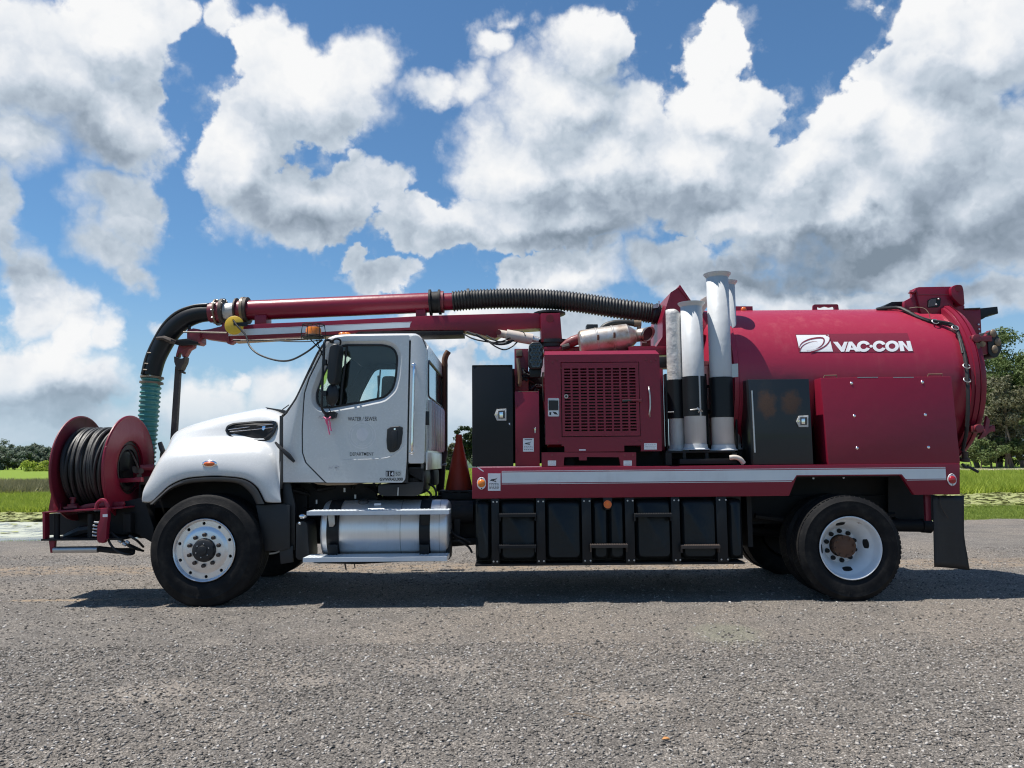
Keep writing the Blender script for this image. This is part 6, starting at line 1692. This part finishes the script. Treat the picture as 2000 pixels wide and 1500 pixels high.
# --- right maroon cabinet
rb_ = [(1602, 738, .16), (1859, 735, .16), (1876, 905.8, .09), (1618, 907.5, .09)]
F_ = [P(*a) for a in rb_]
rc = MB(); rc.prism(F_, [Vector((p.x, .42, p.z)) for p in F_]); cabinet = rc.build('side_cabinet', 'maroon', truck, 'flat maroon side cabinet at the rear, six bolts', bevel=.012)
def on_rb(px, py): return P(px, py, .16 - .07 * (py - 737) / 170 - .001)
me = MB().sphere((0, 0, 0), (.017, .012, .017), 12, 8).mesh('dome_bolt', 'chrome')
for a in ((1663, 748.5), (1801.5, 746.5), (1668.6, 812.3), (1807.3, 810.2), (1674, 875.3), (1813.6, 873.7)): share('dome_bolt', me, cabinet, on_rb(*a))
for x0, x1, y in ((1609, 1634, 736), (1812, 1840, 733.5)):
    MB().tube([P(x0, y + 2, .2), P(x0 + 1, y - 2.5, .2), P(x1, y - 3, .2), P(x1, y + 2, .2)], .006, 6).build('cabinet_clip', 'bronze', cabinet)
for a, b in ((1675, 1715), (1745, 1785)): MB().pprism([(a, 736.6), (b, 736.2), (b, 737.4), (a, 737.8)], .155, .17).build('worn_edge', 'steel', cabinet, smooth=False)
sidep = MB(); sidep.pprism([(1590, 772), (1603, 760), (1617, 906), (1594, 906)], .42, .5); sidep.build('cabinet_side_gap', 'dark', truck)
# --- black toolbox next to it
kb = MB(); F_ = [P(*a) for a in ((1461, 741, .14), (1580, 740, .14), (1589, 907, .12), (1472, 908, .12))]
kb.prism(F_, [Vector((p.x, .48, p.z)) for p in F_]); tool2 = kb.build('toolbox', 'boxrust', truck, 'black toolbox with two rust patches', bevel=.008)
MB().tube([P(1468.5, 763, .125), P(1474.5, 884, .115)], .009, 8).build('toolbox_hinge_rod', 'steel', tool2)
def latch(px0, py0, px1, py1, Y, parent):
    w, h = px1 - px0, py1 - py0
    b = MB(); b.pprism([(px0, py0 + h * .55), (px0 + w * .2, py0 + h * .05), (px1, py0), (px1, py1), (px0 + w * .22, py1)], Y - .012, Y); o = b.build('paddle_latch', 'galv_dent', parent, bevel=.003)
    MB().pprism([(px0 + w * .32, py0 + h * .18), (px1 - w * .12, py0 + h * .16), (px1 - w * .12, py1 - h * .18), (px0 + w * .34, py1 - h * .16)], Y - .014, Y - .0115).build('latch_recess', 'flare', o, smooth=False)
    MB().pprism([(px0 + w * .42, py0 + h * .3), (px1 - w * .28, py0 + h * .28), (px1 - w * .28, py1 - h * .25), (px0 + w * .44, py1 - h * .25)], Y - .020, Y - .013).build('latch_paddle', 'chrome', o, bevel=.002)
    MB().cyl(P(px0 + w * .16, py0 + h * .5, Y - .012), P(px0 + w * .16, py0 + h * .5, Y - .022), .010, n=10).build('latch_lock', 'chrome', o)
latch(1555.5, 811, 1579, 834, .128, tool2)
# --- tall black toolbox and slim maroon box at the front of the deck
k1 = MB(); k1.pbox(922, 712.5, 1002, 911, .10, .72); tool1 = k1.build('toolbox', 'black', truck, 'tall black toolbox at the front of the deck', bevel=.010)
MB().pprism([(924, 713.5), (1000, 713.5), (1000, 715.5), (924, 715.5)], .094, .099).build('toolbox_lip', 'black_dusty', tool1, smooth=False)
latch(965.5, 798, 989, 821.5, .10, tool1)
MB().pprism([(993.5, 826), (996, 826), (996.5, 830), (994, 829)], .097, .0995).build('paint_chip', 'decal', tool1, smooth=False)
s1_ = MB(); s1_.pbox(1006, 764, 1053.5, 911, .12, .6); slim = s1_.build('slim_box', 'maroon', truck, 'slim maroon box beside tall black toolbox', bevel=.006)
label(1021.5, 856, 1042.5, 882, .12, slim, 3, True, head=True)
MB().pprism([(1043.5, 836), (1046.5, 834), (1046.5, 845), (1044, 846)], .105, .12).build('box_latch', 'galv_dent', slim, bevel=.002)
MB().cyl(P(1045, 839, .105), P(1045, 839, .095), .008, n=10).build('latch_lock', 'chrome', slim)
for py in (792, 880): MB().pbox(1007, py - 3, 1010.5, py + 5, .108, .12).build('box_hinge', 'maroon', slim, bevel=.002)
MB().pprism([(1012, 764.3), (1050, 764.3), (1050, 765.3), (1012, 765.3)], .116, .1195).build('worn_edge', 'bronze', slim, smooth=False)
MB().pbox(1002, 720, 1007, 905, .5, .7).pbox(1053, 770, 1068, 905, .55, .8).build('deck_gap_panel', 'dark', truck)['kind'] = 'stuff'
p1 = MB(); p1.pbox(1005, 681, 1032, 764, .45, .60); p1.build('boom_post', 'maroon_rust', truck, bevel=.005)
MB().pbox(1008, 683, 1020, 695, .40, .45).build('post_clevis', 'bronze', truck, bevel=.006)
MB().tube(pspl([(1011, 700, .40), (1014, 720, .39), (1016, 745, .39), (1014, 754, .40)], 14), .022, 8).build('grab_strap', 'bronze', truck)
MB().tube(pspl([(1060.5, 727, .3), (1060, 750, .3), (1061.5, 784, .3)], 10), .009, 6).build('tan_cable', 'bronze', truck)
cl = MB()
for k in range(22):
    x = random.uniform(1014, 1060); y = random.uniform(728, 764); yy = random.uniform(.35, .6)
    cl.tube([P(x, y, yy), P(x + random.uniform(-12, 12), y + random.uniform(-10, 10), yy), P(x + random.uniform(-18, 18), y + random.uniform(-16, 16), yy + .1)], random.uniform(.008, .02), 6)
cl.build('control_hoses', 'rubber', truck, weld=False)['kind'] = 'stuff'
MB().pbox(1020, 735, 1062, 770, .6, .9).build('valve_bank', 'dark', truck, bevel=.02)
# work lamp
wl = MB(); o3 = rounded([P(x, y, .18) for x, y in ((1031.5, 690), (1033, 674), (1039, 667.5), (1054, 667.5), (1060, 674), (1061, 690), (1060.5, 714), (1057, 720), (1036, 720), (1032, 714))], .05, 4)
wl.prism(o3, [(p.x, .30, p.z) for p in o3]); lamp = wl.build('work_lamp', 'plastic', truck, 'oval black work lamp with many small lenses', bevel=.016, segs=3)
cc = sum(o3, Vector()) / len(o3); i3 = [cc + (p - cc) * .80 for p in o3]
MB().prism([Vector((p.x, .176, p.z)) for p in i3], [Vector((p.x, .19, p.z)) for p in i3]).build('lamp_face', 'black', lamp, smooth=False)
me = MB().lathe([(0, .026), (-.006, .026), (-.006, .017), (.0, .014), (.002, 0)], (0, 0, 0), (0, 1, 0), 14).mesh('lamp_lens', 'lens_dark')
for r_ in range(6):
    for k in range(3 if r_ % 2 == 0 else 2):
        share('lamp_lens', me, lamp, P(1046.5 + (k - (1 if r_ % 2 == 0 else .5)) * 7.4, 676.5 + r_ * 7.2, .175))
MB().pprism([(1033, 720), (1058, 720), (1056, 736), (1036, 737)], .24, .34).build('lamp_bracket', 'black', lamp, bevel=.006)

# --- engine housing
EY0 = .12
eb = MB(); ex0, ex1 = P(1064.5, 780, EY0).x, P(1290, 780, EY0).x
ez0, ez1 = P(1180, 882, EY0).z, P(1180, 692, EY0).z
for (xa, xb, za, zb) in ((P(1064.5, 780, EY0).x, P(1096, 780, EY0).x, P(1080, 868, EY0).z, ez1), (P(1249.5, 780, EY0).x, ex1, ez0, ez1), (P(1096, 780, EY0).x, P(1249.5, 780, EY0).x, P(1180, 707, EY0).z, ez1), (P(1096, 780, EY0).x, P(1249.5, 780, EY0).x, P(1180, 870.5, EY0).z, P(1180, 853, EY0).z), (P(1101, 780, EY0).x, P(1217, 780, EY0).x, ez0, P(1180, 870.5, EY0).z)):
    eb.box(xa, xb, EY0, EY0 + .04, za, zb)
eb.box(ex0, ex0 + .04, EY0 + .04, 1.75, P(1080, 868, EY0).z, ez1); eb.box(ex1 - .04, ex1, EY0 + .04, 1.75, ez0, ez1); eb.box(ex0, ex1, 1.72, 1.75, ez0, ez1 + .052)
eb.add([(ex0, EY0, ez1), (ex1, EY0, ez1), (ex1 - .02, EY0 + .09, ez1 + .05), (ex0, EY0 + .09, ez1 + .05), (ex1 - .02, 1.75, ez1 + .055), (ex0, 1.75, ez1 + .055), (ex1, 1.75, ez1)], [(0, 1, 2, 3), (3, 2, 4, 5), (1, 6, 4, 2)])
eng = eb.build('engine_housing', 'maroon', truck, 'maroon engine housing with slotted door', smooth=False)
dz1, dz0 = P(1172, 708.5, EY0).z, P(1172, 851.5, EY0).z; dx0, dx1 = P(1097.5, 780, EY0).x, P(1248.2, 780, EY0).x
ga, gb = P(1102.5, 780, EY0).x, P(1242, 780, EY0).x; gz1, gz0 = P(1172, 719.2, EY0).z, P(1172, 841.8, EY0).z
gd = MB(); y0, y1 = EY0 - .006, EY0 + .008
gd.box(dx0, ga, y0, y1, dz0, dz1); gd.box(gb, dx1, y0, y1, dz0, dz1); gd.box(ga, gb, y0, y1, gz1, dz1); gd.box(ga, gb, y0, y1, dz0, gz0)
nr, nc = 21, 9; sh = .0165; sw_ = .064
ph = (gz1 - gz0 - sh) / (nr - 1); pw_ = (gb - ga - sw_) / (nc - 1)
for r_ in range(nr - 1):
    za = gz0 + r_ * ph + sh; gd.box(ga, gb, y0 + .001, y1, za, gz0 + (r_ + 1) * ph)
for c_ in range(nc - 1):
    xa = ga + c_ * pw_ + sw_
    for r_ in range(nr):
        za = gz0 + r_ * ph; gd.box(xa, ga + (c_ + 1) * pw_, y0 + .001, y1, za, za + sh)
egd = gd.build('slotted_door', 'maroon', eng, smooth=False, weld=False); egd['kind'] = 'stuff'
MB().box(dx0 - .012, dx1 + .012, EY0 + .012, EY0 + .02, gz0 - 10 * 0 - .10, gz0 - .06).build('door_stop', 'dark', eng)
ie = MB(); ie.box(ga - .1, gb + .1, .55, 1.5, gz0 - .1, gz1 - .1)
for k in range(20):
    x = random.uniform(ga, gb); z = random.uniform(gz0, gz1); ie.cyl((x, .5, z), (x + random.uniform(-.2, .2), .5, z + random.uniform(-.15, .15)), random.uniform(.02, .06), n=8)
ie.build('engine_block', 'dark_rust', eng, weld=False)['kind'] = 'stuff'
MB().cyl(P(1106, 774, EY0 - .006), P(1106, 774, EY0 - .014), .021, n=18).build('keyhole_bezel', 'steel', eng); MB().cyl(P(1106, 774, EY0 - .013), P(1106, 774, EY0 - .016), .012, n=14).build('keyhole', 'ink', eng)
MB().pprism([(1215, 780), (1232, 779.5), (1254, 779), (1254, 785), (1248, 785), (1246, 783), (1216, 784.5)], EY0 - .03, EY0 - .012).build('t_latch', 'maroon_rust', eng, bevel=.003)
MB().pprism([(1215, 780.5), (1233, 780), (1233, 783.5), (1216, 784.5)], EY0 - .034, EY0 - .028).build('latch_grip', 'flare', eng, bevel=.002)
MB().tube(pspl([(1267.5, 756, EY0), (1268, 762, EY0 - .04), (1269.5, 775, EY0 - .04), (1270, 795, EY0 - .04), (1268.5, 807, EY0 - .035), (1269.5, 814, EY0)], 22), .0085, 8).build('door_grab_handle', 'steel', eng)
gp = MB(); o3 = rounded([P(x, y, EY0 - .004) for x, y in ((1070, 777.5), (1092, 777.5), (1092.3, 813.5), (1070.3, 813.5))], .012, 3); gp.prism(o3, [p + Vector((0, .004, 0)) for p in o3]); gpo = gp.build('gauge_plate', 'galv', eng, smooth=False)
MB().pprism([(1071.5, 782), (1090.5, 782), (1090.5, 801), (1071.5, 801)], EY0 - .007, EY0 - .0042).build('gauge_screen', 'ink', gpo, smooth=False)
MB().pprism([(1071.5, 803), (1090.5, 803), (1090.5, 812), (1071.5, 812)], EY0 - .006, EY0 - .0042).build('gauge_label', 'decal', gpo, smooth=False)
MB().pprism([(1073, 805), (1077, 805), (1076, 811), (1073, 810)], EY0 - .0075, EY0 - .006).pprism([(1079, 804), (1086, 805), (1090, 810), (1083, 809)], EY0 - .0075, EY0 - .006).build('label_print', 'ink', gpo, smooth=False)['kind'] = 'stuff'
label(1258, 865.5, 1283, 878, EY0, eng, 3, False, 'data_label')
MB().pprism([(1131, 877.5), (1144, 877.5), (1144, 880), (1131, 880)], EY0 - .004, EY0 - .001).build('small_label', 'decal', eng, smooth=False)
me = MB().cyl((0, 0, 0), (0, -.008, 0), .011, n=8).mesh('housing_rivet', 'maroon_rust')
for px, py in ((1069, 703), (1079, 707), (1087.5, 702.5), (1262, 702.5), (1271, 706), (1281, 702), (1252, 861), (1287, 860), (1072, 863), (1090, 863)): share('housing_rivet', me, eng, P(px, py, EY0))
# skid under the housing
sk_ = MB(); sk_.holed([P(x, y, .10) for x, y in ((1058, 883.5), (1242.5, 883.5), (1242.5, 911.5), (1058, 911.5))], [[P(x, y, .10) for x, y in ((1102, 893), (1101, 909.5), (1212, 909.5), (1209, 893), (1146, 892.5), (1146, 899), (1131, 899), (1131, 892.5))]], (0, .05, 0))
skid = sk_.build('engine_skid', 'maroon', truck, smooth=False)
for a, b in ((1070, 1086), (1218, 1234)): label(a, 899.5, b, 909.5, .10, skid, 3, False, 'data_label')
for px in (1078, 1220, 1236): MB().cyl(P(px, 889, .10), P(px, 889, .09), .012, n=8).build('skid_bolt', 'maroon_rust', skid)
MB().pbox(1058, 872, 1460, 912, .55, .62).build('deck_back_panel', 'dark', truck)
MB().cyl(P(1113, 903, .3), P(1113, 903, .5), .05, n=16).build('skid_motor', 'dark', truck)
# upper rail and turret pedestal behind the housing
MB().pbox(1062, 676, 1300, 684, 1.0, 1.4).build('top_rail', 'maroon', truck, bevel=.006)
MB().pbox(1228, 676.5, 1312, 693, .62, .72).build('cross_rail', 'maroon', truck, bevel=.006)
MB().pbox(1286, 696, 1312, 718, .6, .8).build('air_box', 'plastic', truck, bevel=.02)
MB().pbox(1288, 720, 1297, 880, .5, .62).build('housing_end_post', 'maroon', truck, bevel=.004)
# muffler on top
MY = .78
a, b = P(1132, 672, MY), P(1236, 657, MY); L_ = (b - a).length
mu = MB(); mu.lathe([(0, 0), (0, .13), (.02, .148), (.05, .153), (L_ * .30, .153), (L_ * .31, .158), (L_ * .33, .158), (L_ * .34, .153), (L_ * .60, .153), (L_ * .61, .158), (L_ * .63, .158), (L_ * .64, .153), (L_ * .9, .150), (L_, .10), (L_ + .03, .075), (L_ + .03, 0)], a, b - a, 40)
muf = mu.build('muffler', 'muffler', truck, 'heat-stained round muffler on engine housing', angle=30)
tp = MB(); d_ = (b - a).normalized(); q0 = b + d_ * .02; q1 = P(1267, 652, MY)
ax_ = (q1 - q0); n_ = 24; u_ = ax_.normalized().orthogonal().normalized(); w_ = ax_.normalized().cross(u_)
rowsA = []
for f_, sl in ((0, 0), (.5, 0), (1, 1)):
    rw = []
    for k in range(n_):
        t = 2 * math.pi * k / n_; off = (u_ * math.cos(t) + w_ * math.sin(t)) * (.068 + .012 * f_)
        rw.append(q0 + ax_ * f_ + off + ax_.normalized() * (sl * (off.y * 1.0 + off.z * .5)))
    rowsA.append(rw)
tp.loft(rowsA, closed=True); tpo = tp.build('muffler_tip', 'muffler', muf, angle=60); tpo.modifiers.new('thick', 'SOLIDIFY').thickness = .006
MB().add([p + (q1 - q0).normalized() * -.02 for p in rowsA[-1]], [tuple(range(n_))]).build('tip_bore', 'ink', muf, smooth=False)
for k in (.32, .62):
    c = a + (b - a) * k + Vector((.0, -.155, .02)); MB().box(c.x - .012, c.x + .012, c.y - .014, c.y + .01, c.z - .03, c.z + .03).build('band_bolt', 'rust', muf, bevel=.003)
for k in (.3, .65): MB().box((a + (b - a) * k).x - .02, (a + (b - a) * k).x + .02, MY - .1, MY + .1, ez1, (a + (b - a) * k).z - .13).build('muffler_foot', 'rust', muf)
MB().tube(pspl([(1172, 648, 1.0), (1182, 637, 1.0), (1200, 631, 1.0), (1225, 630, 1.0), (1240, 632, 1.0)], 24), .035, 12).build('fuel_hose', 'hose_black', truck)
MB().tube([P(1238, 632, 1.0), P(1252, 632, 1.0)], .04, 12).tube([P(1248, 626, 1.0), P(1248, 645, 1.0)], .025, 10).build('hose_elbow', 'bronze', truck)
MB().pbox(1146, 633, 1160, 655, 1.0, 1.15).build('air_intake_box', 'plastic', truck, bevel=.01)
MB().pbox(1158, 633, 1168, 642, 1.0, 1.1).build('intake_clip', 'ink', truck, bevel=.01)
MB().pbox(1253, 655, 1271, 680, .9, 1.0).build('hopper_bracket', 'maroon', truck, bevel=.004)
MB().pprism([(1254, 662), (1263, 662), (1263, 670), (1254, 670)], .895, .899).build('bracket_plate', 'decal', truck, smooth=False)
# hopper where the hose enters
hp = MB(); HO = [(1310, 571), (1325, 561.5), (1328, 556), (1350, 589), (1374, 640), (1374, 682), (1279, 682), (1294, 658), (1294, 622)]
hp.pprism(HO, .78, 1.62); hop = hp.build('intake_hopper', 'maroon', truck, 'peaked maroon intake hopper', smooth=False)
MB().pprism([(1324.5, 562), (1328, 555.5), (1351, 589), (1348.5, 591)], .765, .80).build('hopper_lip', 'maroon', hop, bevel=.002)
hc = P(1292, 617, YC); MB().lathe([(0, .10), (.0, .15), (.03, .15), (.03, .10)], hc, (1, -.0, -.2), 32).build('hopper_flange', 'black', hop)
MB().cyl(P(1358, 655, YC), P(1450, 665, YC), .30, n=32).build('inlet_duct', 'maroon', truck)

# ------------------------------------------------------------------ suction tubes in the rack (lifted out one by one)
def pipe(name, px, pyt, pyb, Y, r, m, lab, flange=True, base=True, dent=False, bandpy=None, split=None):
    c1 = P(px[1], pyb, Y); c0 = P(px[0], pyt, Y); xm = (c0.x + c1.x) / 2; zb, zt = c1.z, c0.z
    t = thing(name, lab, 'suction tube', (xm, Y, zb), 'suction tubes racked between engine and tank')
    n_ = 40; rows = []
    hs = [0, .04, .2, .4, .6, .7, .75, .8, .85, .9, .94, .97, 1] if dent else [0, .5, 1]
    for h in hs:
        rw = []
        for k in range(n_):
            a_ = 2 * math.pi * k / n_; rr_ = r
            if dent: rr_ *= 1 + .025 * math.sin(3 * a_ + h * 9) * h - .05 * h * math.exp(-((a_ - 4.4) / .3) ** 2)
            zq = zb + (zt - zb) * h
            if dent and h == 1: zq -= .07 * max(0, math.cos(a_ + .2)) ** 2
            rw.append((xm + rr_ * math.cos(a_), Y + rr_ * math.sin(a_), zq))
        rows.append(rw)
    b = MB(); b.loft(rows, closed=True); body = b.build('tube_body', m, t, angle=50); body.modifiers.new('thick', 'SOLIDIFY').thickness = .004
    MB().add([(x, y, z - .05) for x, y, z in rows[-1]], [tuple(range(n_))]).build('tube_bore', 'ink', t, smooth=False)
    if flange:
        MB().lathe([(-.045, r), (-.03, r + .010), (-.010, r + .027), (0, r + .029), (0, r - .004), (-.045, r - .004)], (xm, Y, zt), (0, 0, 1), 44, closed=True).build('top_flange', m, t)
    if base:
        MB().lathe([(0, r), (.0, r + .030), (.008, r + .030), (.02, r + .012), (.06, r + .006), (.06, r)], (xm, Y, zb), (0, 0, 1), 44, closed=True).build('bottom_flange', m, t)
    if bandpy:
        z1 = P(px[0], bandpy[0], Y - r).z; z0 = P(px[1], bandpy[1], Y - r).z
        segs = [(0, 2 * math.pi)] if not split else split
        for s0_, s1_ in segs:
            MB().lathe([(z0 - zb, r + .001), (z0 - zb, r + .006), (z1 - zb, r + .006), (z1 - zb, r + .001)], (xm, Y, zb), (0, 0, 1), 36, closed=True, a0=s0_, a1=s1_).build('clamp_band', 'black', t)
    return t
def facing(deg0, deg1):
    """angles measured in the lathe's own frame so that a band faces the camera side"""
    ax_ = Vector((0, 0, 1)); u = ax_.orthogonal().normalized(); w = ax_.cross(u)
    off = math.atan2(Vector((0, -1, 0)).dot(w), Vector((0, -1, 0)).dot(u))
    return (off + R(deg0), off + R(deg1))
pipe('suction_tube', (1318.5, 1320), 606, 881, .42, .085, 'galv_dent', 'dented slim tube without top flange, leftmost in the rack', flange=False, dent=True, bandpy=(741, 817))
pipe('suction_tube', (1352.5, 1356.5), 592, 879, .30, .113, 'galv', 'middle pale tube with flared top, split black band', bandpy=(734, 812), split=[facing(-150, 12), facing(24, 200)])
pipe('suction_tube', (1401.5, 1412), 535, 880, .32, .115, 'galv', 'tallest pale tube with flared top in the rack', bandpy=(735.5, 814.5))
pipe('suction_tube', (1422, 1428), 550, 878, .62, .088, 'galv', 'tall tube mostly hidden behind the tallest one', base=True)
pipe('suction_tube', (1368, 1370), 708, 876, .68, .10, 'galv_dent', 'short tube standing low behind the middle pale tube', base=False)
rk = MB(); rk.pbox(1301, 880, 1436, 884, .2, .8); rk.pbox(1328, 896, 1440, 906, .16, .7); rk.pbox(1300, 884, 1312, 908, .18, .3); rk.pbox(1334, 884, 1340, 900, .2, .26); rk.pbox(1378, 884, 1384, 900, .2, .26); rk.pbox(1430, 884, 1440, 908, .2, .26)
rk.build('tube_rack', 'black_dusty', truck, bevel=.003)['kind'] = 'stuff'
for px in (1301, 1375, 1379, 1436): MB().pbox(px, 730, px + 3.5, 880, .42, .52).build('rack_upright', 'black', truck)
for z_ in (752, 800): MB().pbox(1300, z_, 1440, z_ + 5, .52, .56).build('rack_bar', 'black', truck)
for pts in (((1348, 801, .18), (1356, 800, .175), (1366, 799, .18), (1372, 804, .2)), ((1304, 805, .32), (1316, 804.5, .33)), ((1362, 796, .18), (1366, 802, .17), (1364, 805, .18))): MB().tube(pspl(pts, 10), .008, 6).build('rack_strap_buckle', 'steel', truck)
MB().tube(pspl([(1425, 894, .14), (1436, 893, .13), (1446, 897, .13), (1452, 905, .14)], 12), .025, 12).build('white_elbow', 'hydr', truck)
MB().pprism([(1370, 584), (1380, 578), (1382, 598), (1372, 612)], .9, 1.05).build('vent_bracket', 'hydr', truck, bevel=.004)
print('script done', len(bpy.data.objects))
